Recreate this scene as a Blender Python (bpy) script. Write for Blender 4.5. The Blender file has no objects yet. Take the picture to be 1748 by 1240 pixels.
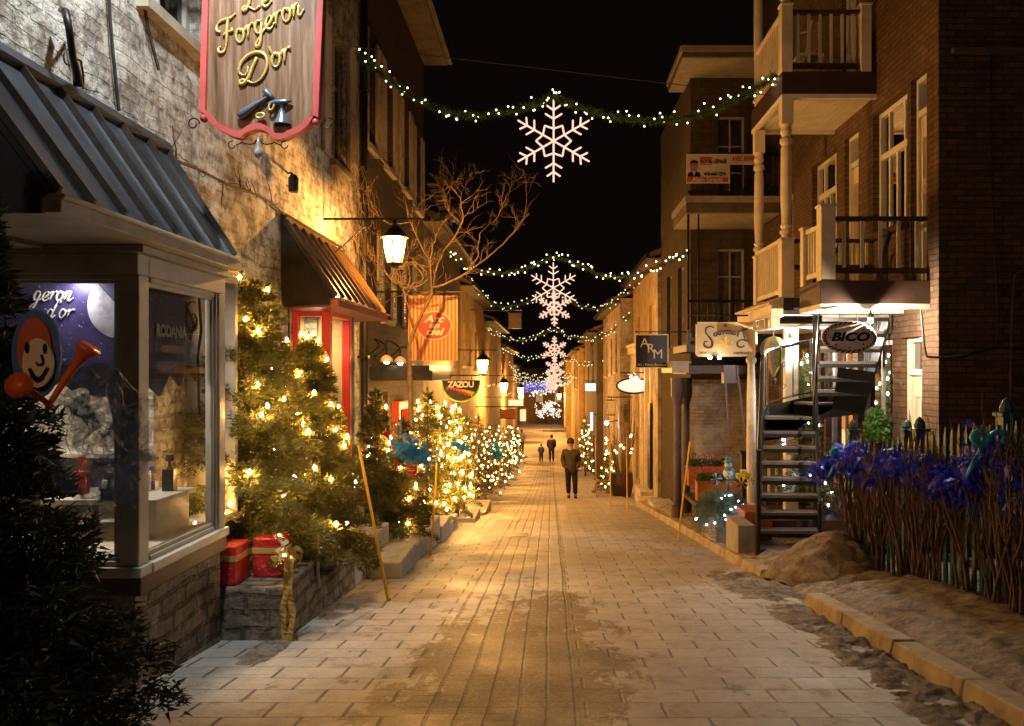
import bpy, math, random
import numpy as np
from mathutils import Vector, Matrix
R = math.radians
random.seed(7)
C = bpy.context.scene.collection
sc = bpy.context.scene
F0, CX, CY = 1400.0, 940.0, 635.0

def P(px, py, d):
    return Vector(((px-CX)*d/F0, d, (CY-py)*d/F0))
def zg(y):
    if y < 28: return -(1.36+.1*y)
    if y < 60:
        t = y-28
        return -4.16-(.1*t-.08*t*t/64)
    return -4.16-(3.2-1.28)-.01*(y-60)

# ------------------------------------------------------------------ materials
MATS = {}
def new_mat(name):
    m = bpy.data.materials.new(name); m.use_nodes = True
    nt = m.node_tree; nt.nodes.clear()
    out = nt.nodes.new('ShaderNodeOutputMaterial')
    MATS[name] = m
    return m, nt, out
def N(nt, typ, **kw):
    n = nt.nodes.new(typ)
    for k, v in kw.items():
        if k.startswith('_'): setattr(n, k[1:], v)
        else: n.inputs[k.replace('_', ' ')].default_value = v
    return n
def L(nt, a, b): nt.links.new(a, b)
def rgba(c): return (c[0], c[1], c[2], 1)
def boxuv(nt):
    g = nt.nodes.new('ShaderNodeNewGeometry')
    sp = nt.nodes.new('ShaderNodeSeparateXYZ'); L(nt, g.outputs['Position'], sp.inputs[0])
    sn = nt.nodes.new('ShaderNodeSeparateXYZ'); L(nt, g.outputs['True Normal'], sn.inputs[0])
    def ab(o, th):
        a = N(nt, 'ShaderNodeMath', _operation='ABSOLUTE'); L(nt, o, a.inputs[0])
        b = N(nt, 'ShaderNodeMath', _operation='GREATER_THAN'); L(nt, a.outputs[0], b.inputs[0]); b.inputs[1].default_value = th
        return b.outputs[0]
    def mix(f, a, b):
        m = N(nt, 'ShaderNodeMix', _data_type='FLOAT'); L(nt, f, m.inputs[0]); L(nt, a, m.inputs[2]); L(nt, b, m.inputs[3]); return m.outputs[0]
    u = mix(ab(sn.outputs[0], .6), sp.outputs[0], sp.outputs[1])
    v = mix(ab(sn.outputs[2], .6), sp.outputs[2], sp.outputs[1])
    c = nt.nodes.new('ShaderNodeCombineXYZ'); L(nt, u, c.inputs[0]); L(nt, v, c.inputs[1])
    return c.outputs[0], g.outputs['Position']
def noise(nt, vec, scale, detail=4, rough=.55, sc3=None):
    n = N(nt, 'ShaderNodeTexNoise', Scale=scale, Detail=detail, Roughness=rough)
    if sc3:
        mp = nt.nodes.new('ShaderNodeMapping'); mp.inputs['Scale'].default_value = sc3
        L(nt, vec, mp.inputs[0]); vec = mp.outputs[0]
    L(nt, vec, n.inputs['Vector']); return n.outputs['Fac']
def ramp(nt, fac, stops):
    r = nt.nodes.new('ShaderNodeValToRGB'); el = r.color_ramp.elements
    while len(el) < len(stops): el.new(.5)
    for e, (p, c) in zip(el, stops):
        e.position = p; e.color = rgba(c) if len(c) == 3 else c
    L(nt, fac, r.inputs[0]); return r.outputs[0]
def mixc(nt, fac, a, b, mode='MIX'):
    m = N(nt, 'ShaderNodeMix', _data_type='RGBA', _blend_type=mode)
    if isinstance(fac, (int, float)): m.inputs[0].default_value = fac
    else: L(nt, fac, m.inputs[0])
    for i, s in ((6, a), (7, b)):
        if isinstance(s, tuple): m.inputs[i].default_value = rgba(s)
        else: L(nt, s, m.inputs[i])
    return m.outputs[2]
def bump(nt, h, strength, dist, prev=None):
    b = N(nt, 'ShaderNodeBump', Strength=strength, Distance=dist); L(nt, h, b.inputs['Height'])
    if prev: L(nt, prev, b.inputs['Normal'])
    return b.outputs[0]
def principled(nt, out, col, rough=.6, metal=0, normal=None, spec=.5, roughsock=None):
    p = N(nt, 'ShaderNodeBsdfPrincipled', Roughness=rough, Metallic=metal)
    p.inputs['Specular IOR Level'].default_value = spec
    if isinstance(col, tuple): p.inputs['Base Color'].default_value = rgba(col)
    else: L(nt, col, p.inputs['Base Color'])
    if normal: L(nt, normal, p.inputs['Normal'])
    if roughsock: L(nt, roughsock, p.inputs['Roughness'])
    L(nt, p.outputs[0], out.inputs[0]); return p
def paint(name, col, rough=.5, var=.25, scale=6, metal=0, bmp=.15, spec=.4):
    if name in MATS: return MATS[name]
    m, nt, out = new_mat(name)
    _, pos = boxuv(nt)
    f = noise(nt, pos, scale, 5, .65)
    dark = tuple(c*(1-var*1.6) for c in col); lite = tuple(min(1, c*(1+var*.5)) for c in col)
    c = ramp(nt, f, [(.25, dark), (.55, col), (.8, lite)])
    f2 = noise(nt, pos, scale*9, 3, .6)
    principled(nt, out, c, rough, metal, bump(nt, f2, bmp, .004), spec)
    return m
def brick(name, c1, c2, mortar, bw=.22, rh=.07, ms=.012, rough=.85, bmp=.7, wash=None, washamt=(.4, .6), dist=.012, wscale=3, wob_amt=.03):
    if name in MATS: return MATS[name]
    m, nt, out = new_mat(name)
    uv, pos = boxuv(nt)
    wob = N(nt, 'ShaderNodeTexNoise', Scale=2.3, Detail=3.0); L(nt, pos, wob.inputs['Vector'])
    va = N(nt, 'ShaderNodeVectorMath', _operation='MULTIPLY_ADD'); L(nt, wob.outputs['Color'], va.inputs[0])
    va.inputs[1].default_value = (wob_amt, wob_amt, 0); L(nt, uv, va.inputs[2])
    b = N(nt, 'ShaderNodeTexBrick', _offset=.5); L(nt, va.outputs[0], b.inputs['Vector'])
    b.inputs['Color1'].default_value = rgba(c1); b.inputs['Color2'].default_value = rgba(c2); b.inputs['Mortar'].default_value = rgba(mortar)
    b.inputs['Scale'].default_value = 1; b.inputs['Brick Width'].default_value = bw; b.inputs['Row Height'].default_value = rh
    b.inputs['Mortar Size'].default_value = ms; b.inputs['Mortar Smooth'].default_value = .4; b.inputs['Bias'].default_value = 0
    n1 = noise(nt, pos, 11, 6, .7)
    col = mixc(nt, n1, b.outputs['Color'], (.45, .42, .4), 'MULTIPLY') if False else b.outputs['Color']
    n2 = noise(nt, pos, 2.1, 6, .65)
    col = mixc(nt, ramp(nt, n1, [(.3, (.75, .75, .75)), (.6, (0, 0, 0))]), col, tuple(c*.35 for c in c1))
    if wash:
        w = noise(nt, pos, wscale, 7, .72)
        col = mixc(nt, ramp(nt, w, [(washamt[0], (0, 0, 0)), (washamt[1], (1, 1, 1))]), col, wash)
    inv = N(nt, 'ShaderNodeMath', _operation='SUBTRACT'); inv.inputs[0].default_value = 1; L(nt, b.outputs['Fac'], inv.inputs[1])
    nb = bump(nt, inv.outputs[0], bmp, dist)
    nb = bump(nt, n1, bmp*.8, dist*1.2, nb)
    nb = bump(nt, n2, bmp*.6, dist*3, nb)
    principled(nt, out, col, rough, 0, nb, .25)
    return m
def emis(name, col, s, sampling='AUTO'):
    if name in MATS: return MATS[name]
    m, nt, out = new_mat(name)
    e = N(nt, 'ShaderNodeEmission', Strength=s); e.inputs[0].default_value = rgba(col); L(nt, e.outputs[0], out.inputs[0])
    m.cycles.emission_sampling = sampling
    return m
def glass(name='window_glass', tint=(1, 1, 1), gl=.9):
    if name in MATS: return MATS[name]
    m, nt, out = new_mat(name)
    t = N(nt, 'ShaderNodeBsdfTransparent'); t.inputs[0].default_value = rgba(tint)
    g = N(nt, 'ShaderNodeBsdfGlossy', Roughness=.02); g.inputs[0].default_value = (gl, gl, gl, 1)
    f = N(nt, 'ShaderNodeFresnel', IOR=1.5)
    x = nt.nodes.new('ShaderNodeMixShader'); L(nt, f.outputs[0], x.inputs[0]); L(nt, t.outputs[0], x.inputs[1]); L(nt, g.outputs[0], x.inputs[2])
    L(nt, x.outputs[0], out.inputs[0]); return m
def sheer(name, col, alpha):
    if name in MATS: return MATS[name]
    m, nt, out = new_mat(name)
    p = principled(nt, out, col, .55)
    p.inputs['Alpha'].default_value = alpha
    return m
def leafm(name, c1, c2):
    if name in MATS: return MATS[name]
    m, nt, out = new_mat(name)
    g = nt.nodes.new('ShaderNodeNewGeometry')
    f = noise(nt, g.outputs['Position'], 9, 3, .6)
    c = ramp(nt, f, [(.3, c1), (.7, c2)])
    p = principled(nt, out, c, .5, 0, None, .35)
    t = N(nt, 'ShaderNodeBsdfTranslucent'); L(nt, c, t.inputs[0])
    x = N(nt, 'ShaderNodeMixShader'); x.inputs[0].default_value = .35; L(nt, p.outputs[0], x.inputs[1]); L(nt, t.outputs[0], x.inputs[2]); L(nt, x.outputs[0], out.inputs[0])
    return m
def glow(name, col, s, tr=.0, tint=(1, 1, 1)):
    # luminous glass: light from the lamp inside passes through it
    if name in MATS: return MATS[name]
    m, nt, out = new_mat(name)
    e = N(nt, 'ShaderNodeEmission', Strength=s); e.inputs[0].default_value = rgba(col)
    t = N(nt, 'ShaderNodeBsdfTransparent'); t.inputs[0].default_value = rgba(tint)
    a = nt.nodes.new('ShaderNodeAddShader'); L(nt, e.outputs[0], a.inputs[0]); L(nt, t.outputs[0], a.inputs[1]); L(nt, a.outputs[0], out.inputs[0])
    m.cycles.emission_sampling = 'NONE'
    return m
def woodgrain(name, c1, c2, c3, sc3, rough=.45, scale=1.0, bmp=.4):
    if name in MATS: return MATS[name]
    m, nt, out = new_mat(name)
    g = nt.nodes.new('ShaderNodeNewGeometry')
    f = noise(nt, g.outputs['Position'], scale, 6, .7, sc3)
    c = ramp(nt, f, [(.32, c1), (.5, c2), (.68, c3)])
    principled(nt, out, c, rough, 0, bump(nt, f, bmp, .006), .5)
    return m

def paving_material():
    m, nt, out = new_mat('snow_dusted_pavers')
    g = nt.nodes.new('ShaderNodeNewGeometry'); pos = g.outputs['Position']
    sx = nt.nodes.new('ShaderNodeSeparateXYZ'); L(nt, pos, sx.inputs[0])
    wob = N(nt, 'ShaderNodeTexNoise', Scale=1.3, Detail=2.0); L(nt, pos, wob.inputs['Vector'])
    va = N(nt, 'ShaderNodeVectorMath', _operation='MULTIPLY_ADD'); L(nt, wob.outputs['Color'], va.inputs[0])
    va.inputs[1].default_value = (.035, .03, 0); L(nt, pos, va.inputs[2])
    w3 = N(nt, 'ShaderNodeTexNoise', Scale=26.0, Detail=3.0); L(nt, pos, w3.inputs['Vector'])
    vb = N(nt, 'ShaderNodeVectorMath', _operation='MULTIPLY_ADD'); L(nt, w3.outputs['Color'], vb.inputs[0])
    vb.inputs[1].default_value = (.008, .008, 0); L(nt, va.outputs[0], vb.inputs[2])
    va = vb
    def br(bw, rh, ms, off, fr):
        b = N(nt, 'ShaderNodeTexBrick', _offset=off, _offset_frequency=fr); L(nt, va.outputs[0], b.inputs['Vector'])
        b.inputs['Color1'].default_value = (.42, .375, .32, 1); b.inputs['Color2'].default_value = (.31, .275, .235, 1)
        b.inputs['Mortar'].default_value = (.03, .022, .015, 1); b.inputs['Scale'].default_value = 1
        b.inputs['Brick Width'].default_value = bw; b.inputs['Row Height'].default_value = rh
        b.inputs['Mortar Size'].default_value = ms; b.inputs['Mortar Smooth'].default_value = .25
        return b
    a = br(.42, .25, .0105, .5, 2)
    s = br(.155, .105, .0085, 0, 2)
    # frosted transverse joints: fade some of the mortar with snow
    def cmp(op, v):
        k = N(nt, 'ShaderNodeMath', _operation=op); L(nt, sx.outputs[0], k.inputs[0]); k.inputs[1].default_value = v; return k.outputs[0]
    mul = N(nt, 'ShaderNodeMath', _operation='MULTIPLY'); L(nt, cmp('GREATER_THAN', -.77), mul.inputs[0]); L(nt, cmp('LESS_THAN', .16), mul.inputs[1])
    band = mul.outputs[0]
    a.inputs['Mortar Size'].default_value = 0; s.inputs['Mortar Size'].default_value = 0
    sw = nt.nodes.new('ShaderNodeSeparateXYZ'); L(nt, va.outputs[0], sw.inputs[0])
    def M(op, x, y=None, z=None):
        k = N(nt, 'ShaderNodeMath', _operation=op)
        for q, v in enumerate((x, y, z)):
            if v is None: continue
            if isinstance(v, (int, float)): k.inputs[q].default_value = v
            else: L(nt, v, k.inputs[q])
        return k.outputs[0]
    def joints(bw, rh, off, wx, wy, wt):
        r = M('FLOOR', M('DIVIDE', sw.outputs[1], rh))
        u = M('ADD', M('DIVIDE', sw.outputs[0], bw), M('MULTIPLY', M('FLOORED_MODULO', r, 2), off))
        fx = M('ABSOLUTE', M('SUBTRACT', M('FRACT', u), .5)); fy = M('ABSOLUTE', M('SUBTRACT', M('FRACT', M('DIVIDE', sw.outputs[1], rh)), .5))
        lx = M('SMOOTH_MIN', M('MULTIPLY', M('MAXIMUM', M('SUBTRACT', fx, .5-wx/bw), 0), bw/wx*1.6), 1, .1)
        ly = M('MULTIPLY', M('MINIMUM', M('MULTIPLY', M('MAXIMUM', M('SUBTRACT', fy, .5-wy/rh), 0), rh/wy*1.6), 1), wt)
        return M('MAXIMUM', lx, ly)
    col = mixc(nt, band, a.outputs['Color'], s.outputs['Color'])
    fm = N(nt, 'ShaderNodeMix', _data_type='FLOAT'); L(nt, band, fm.inputs[0]); L(nt, joints(.42, .25, .5, .011, .0075, .6), fm.inputs[2]); L(nt, joints(.155, .105, 0, .012, .006, .5), fm.inputs[3])
    col = mixc(nt, fm.outputs[0], col, (.035, .025, .016))
    # long joints at the band edges
    def line(x, w):
        d = N(nt, 'ShaderNodeMath', _operation='SUBTRACT'); L(nt, N_sep(va.outputs[0]), d.inputs[0]); d.inputs[1].default_value = x
        e = N(nt, 'ShaderNodeMath', _operation='ABSOLUTE'); L(nt, d.outputs[0], e.inputs[0])
        f = N(nt, 'ShaderNodeMath', _operation='LESS_THAN'); L(nt, e.outputs[0], f.inputs[0]); f.inputs[1].default_value = w
        return f.outputs[0]
    def N_sep(v):
        q = nt.nodes.new('ShaderNodeSeparateXYZ'); L(nt, v, q.inputs[0]); return q.outputs[0]
    ln = N(nt, 'ShaderNodeMath', _operation='MAXIMUM'); L(nt, line(-.755, .017), ln.inputs[0]); L(nt, line(.175, .012), ln.inputs[1])
    big = N(nt, 'ShaderNodeMath', _operation='MAXIMUM'); L(nt, ln.outputs[0], big.inputs[0]); L(nt, fm.outputs[0], big.inputs[1])
    col = mixc(nt, ln.outputs[0], col, (.03, .022, .014))
    # snow and salt
    n1 = noise(nt, pos, 1.1, 8, .7); n2 = noise(nt, pos, 7, 8, .75); n3 = noise(nt, pos, 48, 4, .75)
    snow = ramp(nt, n2, [(.40, (0, 0, 0)), (.72, (.55, .55, .55))])
    col = mixc(nt, snow, col, (.55, .52, .48))
    # frost half-fills the joints
    col = mixc(nt, ramp(nt, noise(nt, pos, 3.2, 4, .6), [(.5, (0, 0, 0)), (.72, (.4, .4, .4))]), col, (.40, .36, .31))
    # sand and dirt patches
    dx = N(nt, 'ShaderNodeMath', _operation='MULTIPLY_ADD'); L(nt, sx.outputs[0], dx.inputs[0]); dx.inputs[1].default_value = 1; dx.inputs[2].default_value = .22
    dd = N(nt, 'ShaderNodeMath', _operation='ABSOLUTE'); L(nt, dx.outputs[0], dd.inputs[0])
    mr = N(nt, 'ShaderNodeMapRange'); L(nt, dd.outputs[0], mr.inputs[0]); mr.inputs[1].default_value = .25; mr.inputs[2].default_value = 1.0; mr.inputs[3].default_value = .30; mr.inputs[4].default_value = 0
    my = N(nt, 'ShaderNodeMapRange'); L(nt, sx.outputs[1], my.inputs[0]); my.inputs[1].default_value = 5.6; my.inputs[2].default_value = 9.5; my.inputs[3].default_value = 1; my.inputs[4].default_value = .0
    mm = N(nt, 'ShaderNodeMath', _operation='MULTIPLY'); L(nt, mr.outputs[0], mm.inputs[0]); L(nt, my.outputs[0], mm.inputs[1])
    nd = noise(nt, pos, 2.6, 10, .78, (1.0, .6, 1))
    ad = N(nt, 'ShaderNodeMath', _operation='ADD'); L(nt, nd, ad.inputs[0]); L(nt, mm.outputs[0], ad.inputs[1])
    dm = ramp(nt, ad.outputs[0], [(.60, (0, 0, 0)), (.66, (.92, .92, .92))])
    grit = ramp(nt, n3, [(.38, (.035, .024, .014)), (.55, (.12, .08, .042)), (.72, (.30, .22, .14))])
    col = mixc(nt, dm, col, grit)
    # speckles
    col = mixc(nt, ramp(nt, n3, [(.30, (.85, .85, .85)), (.40, (0, 0, 0))]), col, (.09, .065, .04))
    h = N(nt, 'ShaderNodeMath', _operation='SUBTRACT'); h.inputs[0].default_value = 1; L(nt, big.outputs[0], h.inputs[1])
    edge = ramp(nt, noise(nt, pos, 5, 8, .8), [(.36, (.8, .8, .8)), (.47, (0, 0, 0))])
    col = mixc(nt, edge, col, (.20, .155, .11))
    nb = bump(nt, h.outputs[0], .9, .015)
    nb = bump(nt, n3, .35, .006, nb); nb = bump(nt, n2, .5, .02, nb)
    rr = ramp(nt, n1, [(.3, (.42, .42, .42)), (.7, (.8, .8, .8))])
    principled(nt, out, col, .6, 0, nb, .45, rr)
    return m

def snow_material(name='dirty_snow', a=(.62, .56, .49), b=(.36, .29, .22), d=(.12, .085, .055)):
    m, nt, out = new_mat(name)
    g = nt.nodes.new('ShaderNodeNewGeometry'); pos = g.outputs['Position']
    n1 = noise(nt, pos, 7, 10, .8); n2 = noise(nt, pos, 75, 5, .8)
    c = ramp(nt, n1, [(.38, d), (.5, b), (.66, a)])
    c = mixc(nt, ramp(nt, n2, [(.33, (.7, .7, .7)), (.45, (0, 0, 0))]), c, d)
    nb = bump(nt, n1, 1, .06); nb = bump(nt, n2, .9, .014, nb)
    principled(nt, out, c, .75, 0, nb, .3)
    return m

# ------------------------------------------------------------------ mesh builder
class MB:
    def __init__(s, xf=None): s.v = []; s.f = []; s.xf = xf
    def add(s, vs, fs):
        b = len(s.v)
        s.v += [tuple(s.xf(*p)) if s.xf else tuple(p) for p in vs]
        s.f += [tuple(i+b for i in f) for f in fs]; return s
    def box(s, x0, x1, y0, y1, z0, z1):
        vs = [(x, y, z) for x in (x0, x1) for y in (y0, y1) for z in (z0, z1)]
        return s.add(vs, [(0, 1, 3, 2), (4, 6, 7, 5), (0, 4, 5, 1), (2, 3, 7, 6), (0, 2, 6, 4), (1, 5, 7, 3)])
    def quad(s, *p): return s.add(p, [tuple(range(len(p)))])
    def hexa(s, b, t):   # bottom loop and top loop of n points
        n = len(b)
        return s.add(list(b)+list(t), [tuple(range(n))[::-1], tuple(range(n, 2*n))]+[(i, (i+1) % n, n+(i+1) % n, n+i) for i in range(n)])
    def tube(s, pts, r, n=6, cap=True):
        pts = [Vector(p) for p in pts]; m = len(pts)
        rs = r if isinstance(r, (list, tuple)) else [r]*m
        vs = []; ref = None
        for i, p in enumerate(pts):
            t = (pts[min(i+1, m-1)]-pts[max(i-1, 0)])
            t = t.normalized() if t.length > 1e-9 else Vector((0, 0, 1))
            if ref is None: ref = Vector((0, 0, 1)) if abs(t.z) < .9 else Vector((1, 0, 0))
            u = (ref-t*ref.dot(t))
            if u.length < 1e-6: u = t.orthogonal()
            u.normalize(); ref = u; w = t.cross(u)
            for k in range(n):
                a = 2*math.pi*k/n; vs.append(p+(u*math.cos(a)+w*math.sin(a))*rs[i])
        fs = [(i*n+k, i*n+(k+1) % n, (i+1)*n+(k+1) % n, (i+1)*n+k) for i in range(m-1) for k in range(n)]
        if cap: fs += [tuple(range(n))[::-1], tuple(range((m-1)*n, m*n))]
        return s.add(vs, fs)
    def lathe(s, prof, c, n=16, a0=0, a1=2*math.pi):   # prof: (r,z) bottom to top
        full = abs(a1-a0-2*math.pi) < 1e-6
        k = n if full else n+1
        vs = [(c[0]+r*math.cos(a0+(a1-a0)*i/n), c[1]+r*math.sin(a0+(a1-a0)*i/n), c[2]+z) for r, z in prof for i in range(k)]
        fs = [(j*k+i, j*k+(i+1) % k, (j+1)*k+(i+1) % k, (j+1)*k+i) for j in range(len(prof)-1) for i in range(n)]
        if full: fs += [tuple(range(k))[::-1], tuple(range((len(prof)-1)*k, len(prof)*k))]
        return s.add(vs, fs)
    def sphere(s, c, r, n=10, m=6, sz=1):
        prof = [(max(r*math.sin(math.pi*j/m), 1e-4), -r*sz*math.cos(math.pi*j/m)) for j in range(m+1)]
        return s.lathe(prof, c, n)
    def prism(s, poly, d, f):   # poly in 2D; f(u,v,w) -> point ; thickness w 0..d
        n = len(poly)
        vs = [f(u, v, 0) for u, v in poly]+[f(u, v, d) for u, v in poly]
        return s.add(vs, [tuple(range(n)), tuple(range(n, 2*n))[::-1]]+[(i, n+i, n+(i+1) % n, (i+1) % n) for i in range(n)])
    def build(s, name, mat, parent=None, smooth=False, bevel=0):
        me = bpy.data.meshes.new(name)
        if s.v:
            a = np.array(s.v, dtype=float); c = (a.min(0)+a.max(0))/2; c[2] = a[:, 2].min()
            a -= c
        else: a = np.zeros((0, 3)); c = (0, 0, 0)
        me.from_pydata(a.tolist(), [], s.f)
        me.materials.append(mat)
        if smooth: me.polygons.foreach_set('use_smooth', [True]*len(me.polygons))
        me.update()
        o = bpy.data.objects.new(name, me); C.objects.link(o); o.location = c
        adopt(o, parent)
        if bevel:
            b = o.modifiers.new('bevel', 'BEVEL'); b.width = bevel; b.segments = 2; b.limit_method = 'ANGLE'
        return o
ROOTM = {}
def adopt(o, parent):
    if parent is None: return
    o.parent = parent
    o.matrix_parent_inverse = ROOTM.get(parent.name, Matrix.Identity(4)).inverted() if parent.type == 'EMPTY' else world(parent).inverted()
def world(o):
    m = Matrix.Translation(o.location) @ o.rotation_euler.to_matrix().to_4x4()
    if o.parent is None: return m
    return world(o.parent) @ o.matrix_parent_inverse @ m
def tag(o, label=None, cat=None, group=None, kind=None):
    if label: o['label'] = label
    if cat: o['category'] = cat
    if group: o['group'] = group
    if kind: o['kind'] = kind
    return o
def T(name, label, cat, loc=(0, 0, 0), group=None):
    o = bpy.data.objects.new(name, None); C.objects.link(o); o.location = loc; o.empty_display_size = .2
    ROOTM[o.name] = Matrix.Translation(Vector(loc))
    return tag(o, label, cat, group)
def struct(o): o['kind'] = 'structure'; return o
def copy_tree(o, parent=None):
    c = o.copy(); C.objects.link(c); c.parent = parent
    for ch in [x for x in list(KIDS.get(o.name, []))]: copy_tree(ch, c)
    return c
KIDS = {}
def index_kids():
    KIDS.clear()
    for o in bpy.data.objects:
        if o.parent: KIDS.setdefault(o.parent.name, []).append(o)
def dup(root, loc, rz=0, label=None, group=None, scale=1):
    index_kids()
    c = copy_tree(root); c.location = loc; c.rotation_euler = (0, 0, rz); c.scale = (scale,)*3
    if label: c['label'] = label
    if group: c['group'] = group
    return c
def mesh_np(name, verts, faces_n, mat, parent=None):
    """verts: (k*faces_n,3), faces of faces_n consecutive vertices"""
    n = len(verts); k = n//faces_n
    c = (verts.min(0)+verts.max(0))/2; c[2] = verts[:, 2].min()
    me = bpy.data.meshes.new(name)
    me.vertices.add(n); me.vertices.foreach_set('co', (verts-c).ravel())
    me.loops.add(n); me.loops.foreach_set('vertex_index', np.arange(n, dtype=np.int32))
    me.polygons.add(k); me.polygons.foreach_set('loop_start', np.arange(0, n, faces_n, dtype=np.int32))
    me.polygons.foreach_set('loop_total', np.full(k, faces_n, dtype=np.int32))
    me.update(calc_edges=True); me.materials.append(mat)
    o = bpy.data.objects.new(name, me); C.objects.link(o); o.location = c.tolist()
    adopt(o, parent); return o
def catmull(pts, n=8):
    pts = [Vector(p) for p in pts]; q = [pts[0]*2-pts[1]]+pts+[pts[-1]*2-pts[-2]]; out = []
    for i in range(1, len(q)-2):
        a, b, c, d = q[i-1:i+3]
        for k in range(n):
            t = k/n
            out.append(.5*((2*b)+(c-a)*t+(2*a-5*b+4*c-d)*t*t+(3*b-a-3*c+d)*t**3))
    out.append(pts[-1]); return out
def text(s, size, origin, mat, parent, name='lettering', ex=.003, face='-y', shear=0, align='CENTER', sx=1, rot=0, bold=0, space=1):
    cu = bpy.data.curves.new('t', 'FONT'); cu.body = s; cu.size = size; cu.extrude = ex; cu.shear = shear
    cu.align_x = align; cu.align_y = 'CENTER'; cu.offset = bold; cu.space_character = space; cu.resolution_u = 3
    t = bpy.data.objects.new('t', cu); C.objects.link(t)
    bpy.context.view_layer.update()
    me = bpy.data.meshes.new_from_object(t.evaluated_get(bpy.context.evaluated_depsgraph_get()))
    bpy.data.objects.remove(t); bpy.data.curves.remove(cu)
    M = Matrix.Translation(Vector(origin))
    base = {'-y': Matrix.Rotation(R(90), 4, 'X'), '+x': Matrix.Rotation(R(90), 4, 'Z') @ Matrix.Rotation(R(90), 4, 'X'), '-x': Matrix.Rotation(R(-90), 4, 'Z') @ Matrix.Rotation(R(90), 4, 'X')}[face]
    me.transform(M @ base @ Matrix.Rotation(rot, 4, 'Z') @ Matrix.Diagonal((sx, 1, 1, 1)))
    me.name = name; me.materials.clear(); me.materials.append(mat)
    o = bpy.data.objects.new(name, me); C.objects.link(o); adopt(o, parent); return o
# handwritten capitals and letters as strokes: (advance, [polylines])
SCRIPT = {
 'L': (.62, [[(.10, .60), (.02, .72), (.12, .86), (.30, .90), (.42, 1.0), (.52, .98), (.46, .84), (.30, .55), (.20, .22), (.08, .04), (-.02, .06), (.04, .16), (.22, .10), (.40, -.02), (.58, .08)]]),
 'F': (.62, [[(.10, .62), (-.02, .72), (.04, .92), (.26, .98), (.55, .94), (.78, 1.02)], [(.46, .95), (.36, .60), (.26, .20), (.12, -.06), (-.06, -.04), (-.08, .10), (.02, .14)], [(.18, .46), (.34, .52), (.52, .50), (.56, .60)]]),
 'D': (.84, [[(.40, .84), (.30, .50), (.20, .16), (.06, .02), (-.04, .06), (.02, .16), (.20, .10), (.44, .02), (.66, .16), (.78, .50), (.70, .84), (.44, 1.0), (.12, .94), (-.10, .70), (-.12, .42), (.04, .30), (.16, .40), (.14, .56)]]),
 'o': (.40, [[(.26, .42), (.12, .44), (.03, .26), (.06, .06), (.18, .0), (.30, .12), (.34, .32), (.26, .42), (.24, .34), (.42, .36)]]),
 'r': (.34, [[(-.02, .30), (.10, .44), (.14, .38), (.06, .02)], [(.10, .26), (.20, .42), (.32, .44), (.34, .36)]]),
 'g': (.42, [[(.30, .40), (.14, .44), (.04, .26), (.08, .06), (.20, .04), (.32, .36), (.24, .0), (.12, -.34), (.0, -.40), (-.04, -.30), (.14, -.12), (.42, .10)]]),
 'e': (.34, [[(.02, .12), (.20, .20), (.30, .34), (.22, .44), (.08, .34), (.04, .14), (.12, .0), (.24, .02), (.36, .14)]]),
 'n': (.48, [[(-.02, .30), (.08, .44), (.10, .36), (.02, .02)], [(.06, .24), (.18, .42), (.28, .42), (.28, .30), (.22, .08), (.28, .0), (.46, .16)]]),
 "'": (.2, [[(.06, .92), (.10, .98), (.14, .86), (.10, .76)]]),
 'd': (.46, [[(.30, .38), (.14, .44), (.04, .26), (.06, .06), (.18, .0), (.30, .20), (.46, .98)], [(.40, .70), (.28, .10), (.34, .0), (.46, .14)]]),
}
def script(s, size, f, mat, parent, r=.03, name='lettering', slope=0, shear=.25):
    """f(u,v,w) -> point; strokes become raised tubes"""
    mb = MB(); x = 0
    for ch in s:
        if ch == ' ': x += .3; continue
        adv, st = SCRIPT[ch]
        for pl in st:
            pts = catmull([(px+x+py*shear, py+slope*(px+x), 0) for px, py in pl], 4)
            n = len(pts)
            rr = [size*r*(.55+.65*abs(math.sin(math.pi*(i/n*2+.2)))) for i in range(n)]
            mb.tube([f(p.x*size, p.y*size, size*r*.5) for p in pts], rr, 5)
        x += adv
    return mb.build(name, mat, parent, smooth=True)
def spiral(c, r0, turns, start, f, n=22, r1=.02, sgn=1):
    return [f(c[0]+(r0+(r1-r0)*i/n)*math.cos(start+sgn*turns*2*math.pi*i/n), c[1]+(r0+(r1-r0)*i/n)*math.sin(start+sgn*turns*2*math.pi*i/n)) for i in range(n+1)]
# ------------------------------------------------------------------ shared materials
M_STONE = brick('whitewashed_stone', (.36, .31, .25), (.27, .23, .18), (.20, .17, .14), .27, .095, .014, .9, 1, (.56, .52, .45), (.44, .58), .035, 4.5, .11)
M_STONE2 = brick('rough_rubble_stone', (.30, .23, .16), (.22, .17, .12), (.10, .08, .06), .33, .12, .02, .9, 1, (.36, .30, .22), (.5, .66), .04, 5, .14)
M_DARKWALL = brick('dark_stucco', (.085, .058, .036), (.07, .048, .03), (.05, .038, .027), .4, .14, .01, .9, .5)
M_BRICKD = brick('dark_brown_brick', (.17, .085, .04), (.08, .04, .022), (.045, .03, .022), .21, .072, .009, .85, .7)
M_BRICKR = brick('facade_brown_brick', (.19, .105, .055), (.12, .068, .038), (.06, .045, .033), .21, .072, .009, .85, .7)
M_BRICKP = brick('pale_painted_brick', (.42, .34, .25), (.30, .20, .13), (.20, .16, .12), .21, .072, .01, .85, .7, (.50, .44, .35), (.40, .62), .012, 2)
M_OCHRE = paint('ochre_plaster', (.46, .31, .13), .8, .35, 2.5, 0, .5)
M_OCHRE2 = paint('tan_clapboard', (.40, .29, .16), .8, .35, 2.0, 0, .5)
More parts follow.
